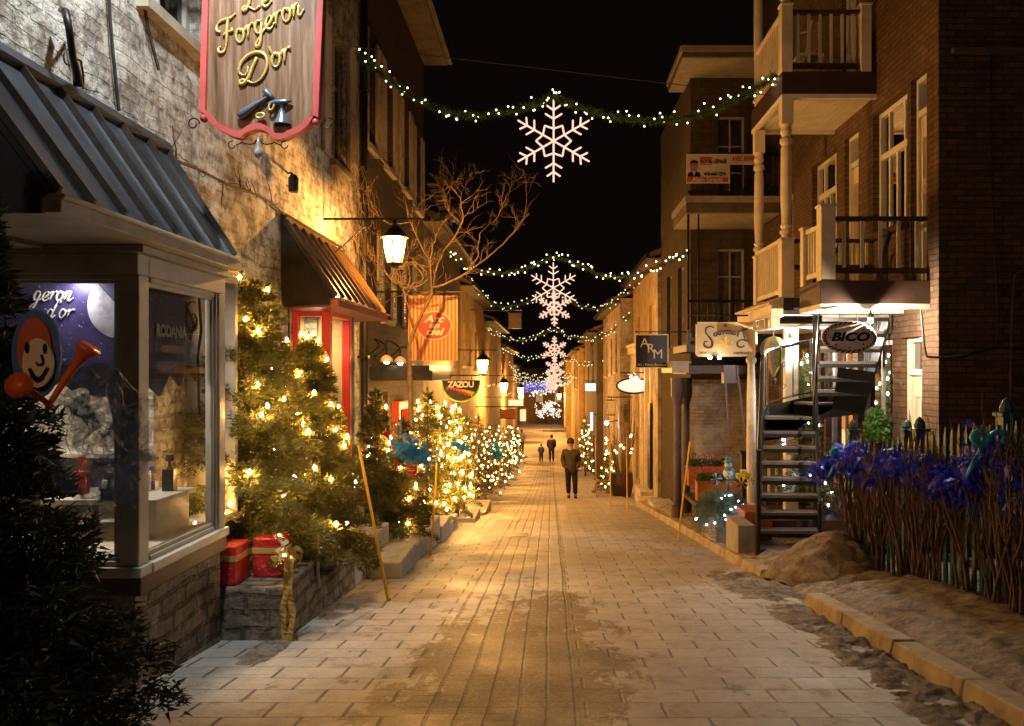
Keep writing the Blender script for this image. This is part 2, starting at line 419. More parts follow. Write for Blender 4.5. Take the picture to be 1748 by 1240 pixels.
M_DARKP = paint('dark_plaster', (.13, .095, .06), .85, .4, 2.0, 0, .4)
M_WHITE = paint('weathered_white_paint', (.46, .42, .36), .45, .18, 5)
M_CREAM = paint('cream_paint', (.80, .68, .47), .5, .16, 4)
M_CREAMW = paint('white_cream_paint', (.84, .77, .62), .5, .14, 4)
M_BROWN = paint('dark_brown_paint', (.07, .035, .022), .5, .3, 5)
M_PLUM = paint('purple_brown_paint', (.09, .055, .065), .5, .3, 5)
M_RED = paint('red_paint', (.58, .035, .018), .35, .2, 5)
M_PINK = paint('pinkish_red_paint', (.62, .10, .09), .4, .15, 6)
M_BLUEP = paint('navy_paint', (.02, .035, .12), .5, .3, 5)
M_IRON = paint('black_iron', (.014, .012, .011), .42, .3, 12, .2, .2, .35)
M_SEAM = paint('slate_grey_roof_metal', (.05, .058, .07), .34, .35, 3.5, .4, .3, .6)
M_SEAMD = paint('brown_roof_metal', (.05, .035, .025), .3, .3, 4, .3, .25, .7)
M_SEAMR = paint('roof_seam_metal', (.028, .022, .018), .35, .5, 9, .2, .3, .6)
M_TRIM = paint('grey_beige_trim', (.38, .32, .24), .5, .25, 5)
M_CONC = paint('worn_concrete', (.36, .32, .27), .85, .3, 4, 0, .8)
M_STEP = paint('pale_granite', (.56, .51, .44), .8, .25, 5, 0, .8)
M_TERR = paint('terracotta_wood', (.42, .13, .035), .6, .3, 6)
M_YEL = paint('yellow_plastic', (.85, .50, .03), .4, .12, 8)
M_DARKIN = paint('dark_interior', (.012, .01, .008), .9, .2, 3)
M_INT = paint('shop_interior_wall', (.50, .44, .35), .8, .2, 3)
M_CURT = paint('drawn_curtain', (.14, .11, .08), .9, .4, 5)
M_BARK = paint('bark', (.10, .065, .04), .9, .5, 20, 0, .8)
M_BARKV = paint('pale_vine_bark', (.17, .11, .055), .8, .4, 20, 0, .6)
M_TWIG = paint('dead_shrub_twigs', (.085, .045, .025), .85, .5, 20, 0, .5)
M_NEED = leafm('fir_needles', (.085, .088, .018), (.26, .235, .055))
M_NEEDD = leafm('shaded_fir_needles', (.012, .018, .009), (.03, .036, .014))  # near-black base colour holds the shade on the unlit foreground fir
M_NEEDG = leafm('garland_needles', (.03, .07, .016), (.10, .17, .04))
M_CYPR = leafm('grey_green_cypress', (.08, .12, .07), (.17, .22, .13))
M_GLASS = glass()
M_BULB = emis('warm_bulb_glow', (1, .53, .14), 560)
M_BULBF = emis('far_bulb_glow', (1, .60, .22), 16)
M_GBULB = emis('garland_bulb_glow', (1, .86, .45), 8)
M_GBULBF = emis('far_garland_bulb_glow', (1, .84, .45), 1.7, 'NONE')
M_BBULB = emis('blue_white_bulb_glow', (.45, .62, 1), 45)
M_SNOWF = emis('rope_light_glow', (1, .55, .38), 1.25)
M_SNOWC = emis('rope_light_core', (1, .76, .58), 1.7)
M_SODIUM = glow('sodium_lantern_glass', (1, .50, .12), 4.5)
M_SODIUM2 = glow('far_lantern_glass', (1, .55, .16), 6.0)
M_COOL = emis('cool_spot_glow', (1, .93, .82), 300)
M_WARMW = emis('lit_shop_window', (1, .62, .28), 1.6)
M_WARMD = emis('dim_lit_window', (1, .55, .22), .5)
M_GOLD = paint('gold_leaf', (.90, .66, .20), .28, .1, 10, .55, .1)
M_CABLE = paint('black_cable', (.015, .014, .012), .5, .1, 5)
M_STREETSNOW = snow_material()
M_PILE = snow_material('sandy_snow', (.46, .33, .19), (.30, .20, .10), (.14, .08, .035))

# ------------------------------------------------------------------ camera and world
cam_d = bpy.data.cameras.new('camera'); cam = bpy.data.objects.new('camera', cam_d); C.objects.link(cam)
cam.rotation_euler = (R(90), 0, 0); cam_d.sensor_width = 36; cam_d.lens = 36*F0/1748
cam_d.shift_x = -(CX-874)/1748; cam_d.shift_y = (CY-620)/1748; cam_d.clip_end = 500; cam_d.clip_start = .05
sc.camera = cam
W = bpy.data.worlds.new('World'); sc.world = W; W.use_nodes = True
wn = W.node_tree; wn.nodes.clear()
wo = wn.nodes.new('ShaderNodeOutputWorld'); bg = wn.nodes.new('ShaderNodeBackground')
sky = wn.nodes.new('ShaderNodeTexSky'); sky.sky_type = 'NISHITA'; sky.sun_disc = False; sky.sun_elevation = R(-9); sky.sun_rotation = R(200)
mx = wn.nodes.new('ShaderNodeMix'); mx.data_type = 'RGBA'; mx.blend_type = 'ADD'; mx.inputs[0].default_value = 1
wn.links.new(sky.outputs[0], mx.inputs[6]); mx.inputs[7].default_value = (.05, .027, .020, 1)
wn.links.new(mx.outputs[2], bg.inputs[0]); bg.inputs[1].default_value = .06
wn.links.new(bg.outputs[0], wo.inputs[0])
sc.view_settings.view_transform = 'Standard'; sc.view_settings.look = 'None'; sc.view_settings.exposure = 0; sc.view_settings.gamma = 1
sc.cycles.use_denoising = True; sc.cycles.max_bounces = 5; sc.cycles.diffuse_bounces = 3; sc.cycles.glossy_bounces = 3
sc.cycles.transparent_max_bounces = 12; sc.cycles.sample_clamp_indirect = 3; sc.cycles.caustics_reflective = False; sc.cycles.caustics_refractive = False
try: sc.cycles.use_light_tree = True
except Exception: pass

def lamp(name, kind, loc, energy, col, size=.1, spot=None, aim=None, label=None, cat='light', parent=None):
    l = bpy.data.lights.new(name, kind); l.energy = energy; l.color = col
    if kind == 'AREA': l.size = size
    else: l.shadow_soft_size = size
    if spot: l.spot_size = R(spot); l.spot_blend = .6
    o = bpy.data.objects.new(name, l); C.objects.link(o); o.location = loc
    if aim is not None:
        o.rotation_euler = (Vector(aim)-Vector(loc)).to_track_quat('-Z', 'Y').to_euler()
    if parent is not None: adopt(o, parent)
    return o

# ------------------------------------------------------------------ ground, street
def sheet(name, xs, ys, zf, mat):
    v = [(x, y, zf(x, y)) for y in ys for x in xs]; n = len(xs)
    f = [(j*n+i, j*n+i+1, (j+1)*n+i+1, (j+1)*n+i) for j in range(len(ys)-1) for i in range(n-1)]
    o = MB().add(v, f).build(name, mat, smooth=True); return struct(o)
def lin(a, b, n): return [a+(b-a)*i/(n-1) for i in range(n)]
sheet('ground', [-60, -12, 12, 60], [-10, 0, 10, 20, 28]+lin(30, 60, 12)+[108, 300], lambda x, y: zg(y)-.03, M_CONC)
rs = random.Random(3)
from mathutils import noise as mn
def sz(x, y):
    return zg(y)+.006*mn.noise(Vector((x*1.5, y*1.5, 0)))
sheet('street_paving', lin(-3.6, 2.3, 30), lin(-6, 28, 120)+lin(28.5, 108, 60), sz, paving_material())
KX = 2.27
def kerb(y0, y1, name='kerb'):
    n = int((y1-y0)/.9)
    mb = MB()
    for i in range(n):
        a = y0+(y1-y0)*i/n; b = y0+(y1-y0)*(i+1)/n-.012
        j = rs.uniform(-.006, .006); t = .115+rs.uniform(-.008, .008)
        p = lambda x, y, z: (x+j, y, zg(y)+z)
        mb.hexa([p(KX-.02, a, -.05), p(KX+.17, a, -.05), p(KX+.17, b, -.05), p(KX-.02, b, -.05)],
                [p(KX+.012, a, t), p(KX+.17, a, t), p(KX+.17, b, t), p(KX+.012, b, t)])
    return struct(mb.build(name, M_KERB, bevel=.012))
M_KERB = paint('worn_stone_kerb', (.40, .31, .20), .8, .4, 4, 0, .8)
kerb(-2, 7.35); kerb(8.9, 21.8)
def mound(x, y, cx, cy, rx, ry, h):
    d = ((x-cx)/rx)**2+((y-cy)/ry)**2
    return h*math.exp(-d*1.6)
def side_z(x, y):
    x = min(x, 4.6)
    n = mn.noise(Vector((x*2.1, y*1.7, 3)))*.035+mn.noise(Vector((x*7, y*7, 5)))*.022+mn.noise(Vector((x*19, y*19, 1)))*.008
    drop = 1 if (y < 7.4 or y > 8.85) else .35
    e = min(1, max(0, (x-KX-.12)/.25))
    h = (.10*drop)+(.05+.08*min(1, max(0, (x-2.5)/.7)))*e+n*(.3+.9*e)
    h += mound(x, y, 3.1, 6.6, .45, 2.5, .05)
    return zg(y)+h
sheet('snowy_sidewalk', lin(KX+.10, 4.6, 60), lin(-3, 22, 300), lambda x, y: side_z(x, y)-(.0 if x > KX+.2 else .03), M_STREETSNOW)
# crumbs of snow along the kerb and at the foot of the left wall
def snow_strip(name, label, x0, y0, y1, w, h, seed, mat=None):
    xs = lin(x0-w, x0+w, 30); ys = lin(y0, y1, int((y1-y0)*45))
    def z(x, y):
        k = (1-((x-x0)/w)**2)*min(1, max(0, (y-y0)/.5), max(0, (y1-y)/.5))
        n = .5+mn.noise(Vector((x*5, y*5, seed)))*.9+mn.noise(Vector((x*16, y*16, seed)))*.6+mn.noise(Vector((x*40, y*40, seed)))*.35
        return zg(y)-.02+max(0, k)*(h+.01)*max(0, n)+(.014 if k > .05 else 0)
    v = [(x, y, z(x, y)) for y in ys for x in xs]; n = 30
    f = [(j*n+i, j*n+i+1, (j+1)*n+i+1, (j+1)*n+i) for j in range(len(ys)-1) for i in range(n-1)]
    o = MB().add(v, f).build(name, mat or M_STREETSNOW, smooth=True); return tag(o, label, 'snow', kind='stuff')
snow_strip('snow', 'broken dirty snow lying along the street side of the kerb', KX-.12, -1, 7.6, .30, .034, 1)
snow_strip('snow', 'thin snow spilling off the low kerb end beside the snow pile', KX-.02, 7.4, 9.6, .55, .04, 6)
snow_strip('snow', 'white snow clinging to the foot of the grey stone planter', -1.97, 5.2, 6.2, .13, .06, 2)
snow_strip('snow', 'ridge of snow at the foot of the bay window base', -2.36, 2.2, 4.9, .16, .10, 4)
# sandy snow pile beside the stairs
def pile():
    n, m = 60, 40; vs = []; fs = []
    cx, cy = 3.0, 8.75
    for j in range(m+1):
        r = j/m
        for i in range(n):
            a = 2*math.pi*i/n
            x = cx+r*.72*math.cos(a)*(1+.12*mn.noise(Vector((math.cos(a)*1.5, math.sin(a)*1.5, 0)))); y = cy+r*.75*math.sin(a)
            z = .50*(1-r**1.5)+.06*mn.noise(Vector((x*4, y*4, 0)))+.03*mn.noise(Vector((x*12, y*12, 0)))
            vs.append((x, y, zg(y)+.04+max(-.06, z)))
    for j in range(m):
        for i in range(n): fs.append((j*n+i, j*n+(i+1) % n, (j+1)*n+(i+1) % n, (j+1)*n+i))
    tag(MB().add(vs, fs).build('snow_pile', M_PILE, smooth=True), 'sandy brown pile of old snow heaped against the fence end', 'snow pile')
pile()
mh = MB(); mh.lathe([(.36, 0), (.36, .008), (.30, .008), (.30, .004), (.02, .004)], (-.42, 45.5, zg(45.5)+.012), 24)
tag(mh.build('manhole_cover', M_IRON), 'round dark manhole cover in the paving before the distant walkers', 'manhole cover')
mh = MB(); mh.box(-.72, -.38, 13.4, 13.75, zg(13.5)-.02, zg(13.5)+.016)
tag(mh.build('drain_grate', M_IRON), 'small dark square drain plate in the central paving strip', 'drain')

# ------------------------------------------------------------------ building kit
def facade(F, u0, u1, v0, v1, ops, mat, parent, depth=.16, name='wall', vf=None):
    us = sorted({u0, u1, *[o[0] for o in ops], *[o[1] for o in ops]}); vs = sorted({v0, v1, *[o[2] for o in ops], *[o[3] for o in ops]})
    us = [u for u in us if u0 <= u <= u1]; vs = [v for v in vs if v0 <= v <= v1]
    mb = MB()
    for i in range(len(us)-1):
        for j in range(len(vs)-1):
            a, b, c, d = us[i], us[i+1], vs[j], vs[j+1]; cu, cv = (a+b)/2, (c+d)/2
            if any(o[0] < cu < o[1] and o[2] < cv < o[3] for o in ops): continue
            mb.quad(F(a, c, 0), F(b, c, 0), F(b, d, 0), F(a, d, 0))
    for a, b, c, d in [o[:4] for o in ops]:
        q = -depth
        mb.quad(F(a, c, 0), F(a, c, q), F(a, d, q), F(a, d, 0)); mb.quad(F(b, c, 0), F(b, c, q), F(b, d, q), F(b, d, 0))
        mb.quad(F(a, c, 0), F(b, c, 0), F(b, c, q), F(a, c, q)); mb.quad(F(a, d, 0), F(b, d, 0), F(b, d, q), F(a, d, q))
    # back and ends
    t = -.3
    mb.quad(F(u0, v0, 0), F(u0, v0, t), F(u0, v1, t), F(u0, v1, 0)); mb.quad(F(u1, v0, 0), F(u1, v0, t), F(u1, v1, t), F(u1, v1, 0))
    mb.quad(F(u0, v1, 0), F(u1, v1, 0), F(u1, v1, t), F(u0, v1, t))
    return mb.build(name, mat, parent)
def win(F, a, b, c, d, parent, fm, nx=2, ny=3, fw=.05, mw=.022, depth=.12, back=None, transom=None, name='window', sill=None):
    fr = MB(lambda u, v, w: F(u, v, w))
    q = -depth
    fr.box(a, a+fw, c, d, q-.04, q+.03); fr.box(b-fw, b, c, d, q-.04, q+.03)
    fr.box(a+fw, b-fw, c, c+fw, q-.04, q+.03); fr.box(a+fw, b-fw, d-fw, d, q-.04, q+.03)
    top = d-fw
    if transom:
        fr.box(a+fw, b-fw, transom-fw*.7, transom+fw*.7, q-.035, q+.028); 
    for i in range(1, nx):
        u = a+fw+(b-a-2*fw)*i/nx; fr.box(u-mw/2, u+mw/2, c+fw, (transom or top), q-.02, q+.015)
    for j in range(1, ny):
        v = c+fw+((transom or top)-c-fw)*j/ny; fr.box(a+fw, b-fw, v-mw/2, v+mw/2, q-.018, q+.012)
    w = fr.build(name, fm, parent)
    pn = MB(); pn.quad(F(a+fw, c+fw, q-.005), F(b-fw, c+fw, q-.005), F(b-fw, d-fw, q-.005), F(a+fw, d-fw, q-.005))
    pn.build('pane', M_GLASS, w)
    if back:
        bk = MB(); bk.quad(F(a, c, q-.13), F(b, c, q-.13), F(b, d, q-.13), F(a, d, q-.13)); bk.build('window_backing', back, w)  # flat sheet in place of a room; emission stands for the light of lit ones
    if sill:
        s = MB(lambda u, v, w: F(u, v, w)); s.box(a-.06, b+.06, c-.08, c, -.02, .09); s.build('sill', sill, w)
    return w
def shutter(F, a, b, c, d, parent, mat, w0=.012, arch=False):
    s = MB(lambda u, v, w: F(u, v, w)); fw = .045
    s.box(a, a+fw, c, d, w0, w0+.04); s.box(b-fw, b, c, d, w0, w0+.04)
    for v in (c, (c+d)/2-fw/2, d-fw): s.box(a+fw, b-fw, v, v+fw, w0+.002, w0+.038)
    n = int((d-c)/.055)
    for i in range(n):
        v = c+(d-c)*(i+.5)/n; s.hexa([(a+fw, v-.022, w0+.002), (b-fw, v-.022, w0+.002), (b-fw, v-.016, w0+.006), (a+fw, v-.016, w0+.006)], [(a+fw, v+.014, w0+.03), (b-fw, v+.014, w0+.03), (b-fw, v+.020, w0+.034), (a+fw, v+.020, w0+.034)])
    return s.build('shutter', mat, parent)
def FL(x): return lambda u, v, w: (x+w, u, v)      # left wall, faces +x, u = y
def FR(x): return lambda u, v, w: (x-w, u, v)      # right wall, faces -x
def FC(y): return lambda u, v, w: (u, y-w, v)      # faces the camera, u = x

def wisps(name, mat, parent, path, rad, n, seed, w=.05, ln=.3, sag=.12):
    rg = random.Random(seed); cp = catmull(path, 12); m = MB()
    for k in range(n):
        c = cp[rg.randrange(len(cp))]+Vector([rg.gauss(0, rad*.45) for _ in range(3)])
        d = Vector([rg.gauss(0, 1) for _ in range(3)]).normalized(); d.z = d.z*.6-.25
        pts = [c]
        for j in range(4): 
            d = (d+Vector([rg.gauss(0, .65) for _ in range(3)])).normalized(); pts.append(pts[-1]+d*ln/4+Vector((0, 0, -sag*j*.06)))
            o_ = pts[-1]-c
            if o_.length > rad*1.5: pts[-1] = c+o_.normalized()*rad*1.5
        cv = catmull(pts, 4); nn = len(cv); vs = []
        a = Vector([rg.gauss(0, 1) for _ in range(3)]).normalized()
        for i, p in enumerate(cv):
            a = (a+Vector([rg.gauss(0, .22) for _ in range(3)])).normalized(); ww = w*(.35+.65*math.sin(math.pi*(i+.6)/(nn+.2)))*rg.uniform(.85, 1.15)
            vs += [p-a*ww*.5, p+a*ww*.5]
        m.add(vs, [(2*i, 2*i+1, 2*i+3, 2*i+2) for i in range(nn-1)])
    return m.build(name, mat, parent, smooth=True)
# ------------------------------------------------------------------ left: stone house with the bay window
XL = -2.88
st = T('stone_house', 'pale whitewashed stone house with grey awning and bay window at the left', 'building', (XL, 8, zg(8)))
F = FL(XL)
ops = [(5.75, 6.75, 2.62, 4.4), (10.75, 11.55, 2.78, 4.55), (4.78, 5.95, -1.10, .60), (9.2, 10.1, -1.5, .72)]
facade(F, 3.2, 12.35, -2.9, 8.5, [o for o in ops if o[2] > 0] + [(2.0, 5.95, -1.9, .75), (9.16, 10.1, -1.5, .72)], M_STONE, st)
mb = MB(); mb.quad((XL, -3, 1.2), (XL, 3.2, 1.2), (XL, 3.2, 8.5), (XL, -3, 8.5)); mb.build('wall', M_STONE, st)
win(F, 5.75, 6.75, 2.62, 4.4, st, M_WHITE, 2, 3, .07, .03, back=M_CURT, sill=M_TRIM)
shutter(F, 5.45, 5.74, 2.66, 4.4, st, M_WHITE); shutter(F, 6.76, 7.1, 2.66, 4.4, st, M_WHITE)
win(F, 10.75, 11.55, 2.78, 4.55, st, M_TRIM, 2, 3, .07, .03, back=M_CURT, sill=M_TRIM)
shutter(F, 10.28, 10.74, 2.78, 4.6, st, M_TRIM); shutter(F, 11.56, 12.1, 2.78, 4.6, st, M_TRIM)
# downspout and corner
mb = MB(); mb.tube([(XL+.09, 12.28, 8), (XL+.09, 12.28, -.9)], .05, 8)
for z in (.2, 2.2, 4.2): mb.box(XL, XL+.16, 12.2, 12.35, z, z+.04)
mb.build('downspout', M_IRON, st)
# recess beside the bay: back wall, ceiling
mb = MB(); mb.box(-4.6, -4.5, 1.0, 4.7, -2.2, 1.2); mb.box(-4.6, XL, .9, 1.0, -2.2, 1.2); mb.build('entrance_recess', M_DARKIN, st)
# bay window
bx = -2.36; y0, y1 = 4.70, 5.95; zb, zt = -1.12, .56
bay = MB()
def post(x0, x1, a, b, z0=zb, z1=zt): bay.box(x0, x1, a, b, z0, z1)
post(bx-.11, bx, y0, y0+.12); post(bx-.10, bx, y1-.11, y1-.001)
post(-3.62, -3.50, y0, y0+.10)
bay.box(-3.62, bx+.02, y0-.02, y0+.12, zb-.06, zb); bay.box(bx-.12, bx+.03, y0+.12, y1, zb-.06, zb)       # sills
bay.box(-3.62, bx+.0, y0-.012, y0+.12, zt, zt+.12); bay.box(bx-.12, bx+.001, y0+.12, y1, zt, zt+.12)
# stepped inner beads
for k, (o, t) in enumerate(((.012, .018), (.03, .012))):
    bay.box(-3.50, bx-.11, y0+o, y0+o+.02, zt-.03-.02*k, zt-.02*k); bay.box(-3.50, bx-.11, y0+o, y0+o+.02, zb+.02*k, zb+.03+.02*k)
    bay.box(bx-.11-.03-.02*k, bx-.11-.02*k, y0+o, y0+o+.02, zb+.05, zt-.05)
    bay.box(bx-o-.02, bx-o, y0+.12+.025*k, y0+.145+.025*k, zb, zt); bay.box(bx-o-.02, bx-o, y1-.135-.025*k, y1-.11-.025*k, zb, zt)
    bay.box(bx-o-.02, bx-o, y0+.17, y1-.16, zt-.03-.025*k, zt-.025*k); bay.box(bx-o-.02, bx-o, y0+.17, y1-.16, zb+.025*k, zb+.03+.025*k)
bw = bay.build('bay_window', M_WHITE, st, bevel=.006)
MB().quad((-3.50, y0+.06, zb), (bx-.1, y0+.06, zb), (bx-.1, y0+.06, zt), (-3.50, y0+.06, zt)).build('pane', M_GLASS, bw)
MB().quad((bx-.055, y0+.1, zb), (bx-.055, y1-.1, zb), (bx-.055, y1-.1, zt), (bx-.055, y0+.1, zt)).build('pane', M_GLASS, bw)
# cornice above the glass and soffit
cn = MB(); cn.box(-3.62, bx+.05, y0-.05, y1+.02, zt+.121, zt+.16); cn.box(-3.62, bx+.03, y0-.03, y1+.01, zt+.162, zt+.20)
cn.build('cornice', M_TRIM, bw)
# base under the bay
bs = MB(); bs.box(-3.6, bx-.03, y0+.02, y1-.02, -2.3, zb-.17); bs.build('stone_base', M_STONE2, st)
bs = MB(); bs.box(-3.6, bx+.01, y0, y1, zb-.17, zb-.062); bs.build('sill_board', M_BROWN, st, bevel=.01)
# interior of the bay
it = MB(); it.box(-4.1, -4.05, y0+.1, 6.5, zb, .75); it.box(-4.1, -2.5, 6.5, 6.55, zb, .75); it.box(-4.1, bx-.12, y0+.13, 6.5, zb-.03, zb+.03); it.box(-4.1, bx-.12, y0+.13, 6.5, .70, .74)
it.build('shop_interior', M_INT, st)
sh = MB(); sh.box(-4.05, -3.0, 5.9, 6.45, -.62, -.59); sh.box(-3.3, -2.55, 5.3, 5.9, -.86, -.83); sh.box(-3.28, -3.22, 5.35, 5.85, -1.1, -.86); sh.box(-2.64, -2.58, 5.35, 5.85, -1.1, -.86)
sh.build('display_shelf', M_WHITE, st)
lamp('bay_ceiling_light', 'AREA', (-3.1, 5.5, .68), 38, (1, .90, .74), .4, aim=(-3.1, 5.5, -1), parent=st)
lamp('bay_strip_light', 'AREA', (-2.85, y0+.16, .53), 2.2, (.80, .82, 1), .12, aim=(-2.85, y0+.30, .1), parent=st)
# jewellery boxes and stands on display
rb = random.Random(5)
M_DISP = [paint('display_grey', (.45, .45, .47), .4), paint('display_black', (.03, .03, .03), .3), paint('display_red', (.4, .03, .02), .4), paint('display_blue', (.05, .08, .3), .4)]
for i in range(9):
    x = rb.uniform(-3.2, -2.62); y = rb.uniform(5.32, 5.85); h = rb.uniform(.05, .16)
    b = MB(); b.box(x-.04, x+.04, y-.03, y+.03, -.829, -.829+h); b.lathe([(.028, 0), (.01, .02), (.01, .05), (.03, .06), (.026, .10), (.001, .105)], (x, y, -.829+h), 8)
    tag(b.build('jewellery_stand', M_DISP[i % 4]), 'small jewellery display block in the bay window', 'display stand', 'jewellery displays in the bay window')
# banner inside (purple night sky with moon)
def banner_mat():
    m, nt, out = new_mat('purple_night_print')
    g = nt.nodes.new('ShaderNodeNewGeometry'); f = noise(nt, g.outputs['Position'], 3, 4, .6)
    s = noise(nt, g.outputs['Position'], 60, 1, .5)
    c = ramp(nt, f, [(.3, (.045, .03, .085)), (.7, (.11, .08, .17))])
    c = mixc(nt, ramp(nt, s, [(.70, (0, 0, 0)), (.76, (.7, .7, .7))]), c, (.6, .55, .7))
    p = principled(nt, out, c, .4); return m
M_BAN = banner_mat()
M_MOON = paint('printed_moon', (.52, .46, .42), .5, .45, 9, 0, 0)
M_HILL = paint('printed_hills', (.035, .028, .03), .6)
M_IVORY = paint('ivory_print', (.75, .66, .52), .5, .05, 5, 0, 0)
ban = T('window_banner', 'purple night sky banner with a moon hanging behind the large front pane', 'banner', (-3.0, y0+.12, -.2))
by = y0+.26
pr = MB()
e = [(-3.5+1.04*i/24, -.02-.13*(i/24)-.02*math.sin(i*1.9)-.10*max(0, (i-15)/9)) for i in range(25)]
pr.prism([(-3.5, zt), (-2.462, zt)]+[(a, b) for a, b in e[::-1]], .004, lambda u, v, w: (u, by+w, v)); pr.build('banner_sheet', M_BAN, ban)
MB().prism([(-2.60+.20*math.cos(a), .40+.20*math.sin(a)) for a in [2*math.pi*i/48 for i in range(48)] if -2.60+.20*math.cos(a) < -2.463 and .40+.2*math.sin(a) < zt-.002], .003, lambda u, v, w: (u, by-.004+w, v)).build('moon', M_MOON, ban)
hl = [(x, .10+.03*mn.noise(Vector((x*9, 0, 0)))+.015*mn.noise(Vector((x*40, 0, 0)))-.06) for x in lin(-3.5, -2.463, 40)]
MB().prism(hl+[(a, b+.001) for a, b in e[::-1]], .003, lambda u, v, w: (u, by-.0045+w, v)).build('hills', M_HILL, ban)
script('geron', .125, lambda u, v, w: (-3.13+u, by-.008-w*.3, .43+v), M_IVORY, ban, .05, slope=-.01)
script("d'or", .115, lambda u, v, w: (-3.05+u, by-.008-w*.3, .325+v), M_IVORY, ban, .045)
ban2 = T('window_banner', 'smaller purple banner with white watch lettering behind the narrow street side pane', 'banner', (bx-.12, 5.3, 0))
bxx = bx-.13
MB().prism([(y0+.16, zt), (y1-.14, zt), (y1-.14, -.02), (5.62, .04), (5.5, -.10), (5.36, -.02), (5.22, -.16), (5.0, -.06), (y0+.16, -.04)], .004, lambda u, v, w: (bxx-w, u, v)).build('banner_sheet', M_BAN, ban2)
MB().prism([(y0+.16, .40), (y0+.20, .36), (y0+.22, .24), (y0+.20, .12), (y0+.16, .08)], .003, lambda u, v, w: (bxx+.004-w, u, v)).build('moon', M_MOON, ban2)
MB().prism([(y0+.16, .02), (5.1, .03), (5.3, .0), (5.5, .05), (y1-.14, .02), (y1-.14, -.02), (5.62, .04), (5.5, -.095), (5.36, -.015), (5.22, -.155), (5.0, -.055), (y0+.16, -.035)], .003, lambda u, v, w: (bxx+.005-w, u, v)).build('hills', M_HILL, ban2)
text('RODANIA', .105, (bxx+.008, 5.37, .26), M_IVORY, ban2, face='+x', sx=.90, bold=.004)
# scroll ornament hanging in the side pane
o = MB(); o.tube([(bxx+.02, *p) for p in spiral((5.66, .36), .13, 1.3, 1.2, lambda a, b: (a, b), 26)], .008, 5); o.tube([(bxx+.02, 5.76, .52), (bxx+.02, 5.80, .30), (bxx+.02, 5.74, .10), (bxx+.02, 5.76, -.3)], .009, 5); o.tube([(bxx+.02, 5.55, .46), (bxx+.02, 5.68, .33), (bxx+.02, 5.62, .22)], .01, 5)
tag(o.build('iron_scroll', M_IRON), 'dark curled iron ornament hanging inside the narrow side pane', 'ornament')
# white notice with red letters behind glass
nt_ = T('paper_notice', 'white paper notice with black letters standing in the bay window', 'notice', (-2.7, 5.1, -.5))
MB().prism([(-2.74, -.05), (-2.50, -.06), (-2.52, -.30), (-2.60, -.55), (-2.66, -.56), (-2.68, -.30)], .004, lambda u, v, w: (u, 5.02+w, v)).build('paper', M_IVORY, nt_)
text('NT', .10, (-2.615, 5.012, -.14), M_IRON, nt_)
# awning (standing seam)
def awning(name, label, xe, ze, yw0, yw1, ye0, ye1, xw, zw, ns, m, mr, fm, drop=.07, sidem=None, seams=True):
    aw = T(name, label, 'awning', (xw, (yw0+yw1)/2, ze))
    def pt(u, t, w=0):   # u 0..1 along, t 0 wall .. 1 eave
        a = yw0+(yw1-yw0)*u; b = ye0+(ye1-ye0)*u
        n = Vector((zw-ze, 0, xe-xw)).normalized()
        return Vector((xw+(xe-xw)*t+n.x*w, a+(b-a)*t, zw+(ze-zw)*t+n.z*w))
    MB().hexa([pt(0, 0, -.03), pt(1, 0, -.03), pt(1, 1, -.03), pt(0, 1, -.03)], [pt(0, 0), pt(1, 0), pt(1, 1), pt(0, 1)]).build('roof_panel', m, aw)
    for i in range(ns+1):
        u = min(max(i/ns, .012), .988)
        sm = MB(); d = .016/(abs(ye1-ye0))
        sm.hexa([pt(u-d, .03, .002), pt(u+d, .03, .002), pt(u+d, .985, .002), pt(u-d, .985, .002)], [pt(u-d*.6, .03, .035), pt(u+d*.6, .03, .035), pt(u+d*.6, .97, .035), pt(u-d*.6, .97, .035)])
        sm.build('seam', mr, aw)
    rd = MB(); rd.hexa([pt(-.01, -.02, .0), pt(1.01, -.02, .0), pt(1.01, .06, .004), pt(-.01, .06, .004)], [pt(-.01, -.02, .05), pt(1.01, -.02, .05), pt(1.01, .05, .045), pt(-.01, .05, .045)]); rd.build('ridge_flashing', m, aw)
    # fascia / gutter
    g = MB(); g.box(xe-.06, xe+.03, ye0-.02, ye1+.02, ze-drop, ze-.005); g.box(xe-.03, xe+.055, ye0-.035, ye1+.035, ze-.022, ze+.004); g.build('fascia', fm, aw, bevel=.008)
    for u, yy, yw in ((0, ye0, yw0), (1, ye1, yw1)):
        s = MB(); s.hexa([(xw, yw, ze-drop), (xe-.06, yy, ze-drop), (xe-.06, yy+.02, ze-drop), (xw, yw+.02, ze-drop)], [pt(u, 0, -.035), pt(u, .93, -.035), pt(u, .93, -.035)+Vector((0, .02, 0)), pt(u, 0, -.035)+Vector((0, .02, 0))]); s.build('side_panel', sidem or m, aw)
    MB().hexa([(xw, yw0, ze-drop+.004), (xw, yw1, ze-drop+.004), (xe-.06, ye1, ze-drop+.004), (xe-.06, ye0, ze-drop+.004)], [(xw, yw0, ze-drop+.02), (xw, yw1, ze-drop+.02), (xe-.06, ye1, ze-drop+.02), (xe-.06, ye0, ze-drop+.02)]).build('soffit', fm, aw)
    return aw
awning('metal_awning', 'slate grey standing seam metal awning over the bay window', -2.24, .80, 3.7, 6.1, 3.72, 5.85, XL+.01, 1.66, 7, M_SEAM, M_SEAMR, M_TRIM, .08)
mb = MB(); mb.box(-4.1, XL-.001, 3.75, 4.69, .70, .74); mb.build('entrance_ceiling', M_WHITE, st)

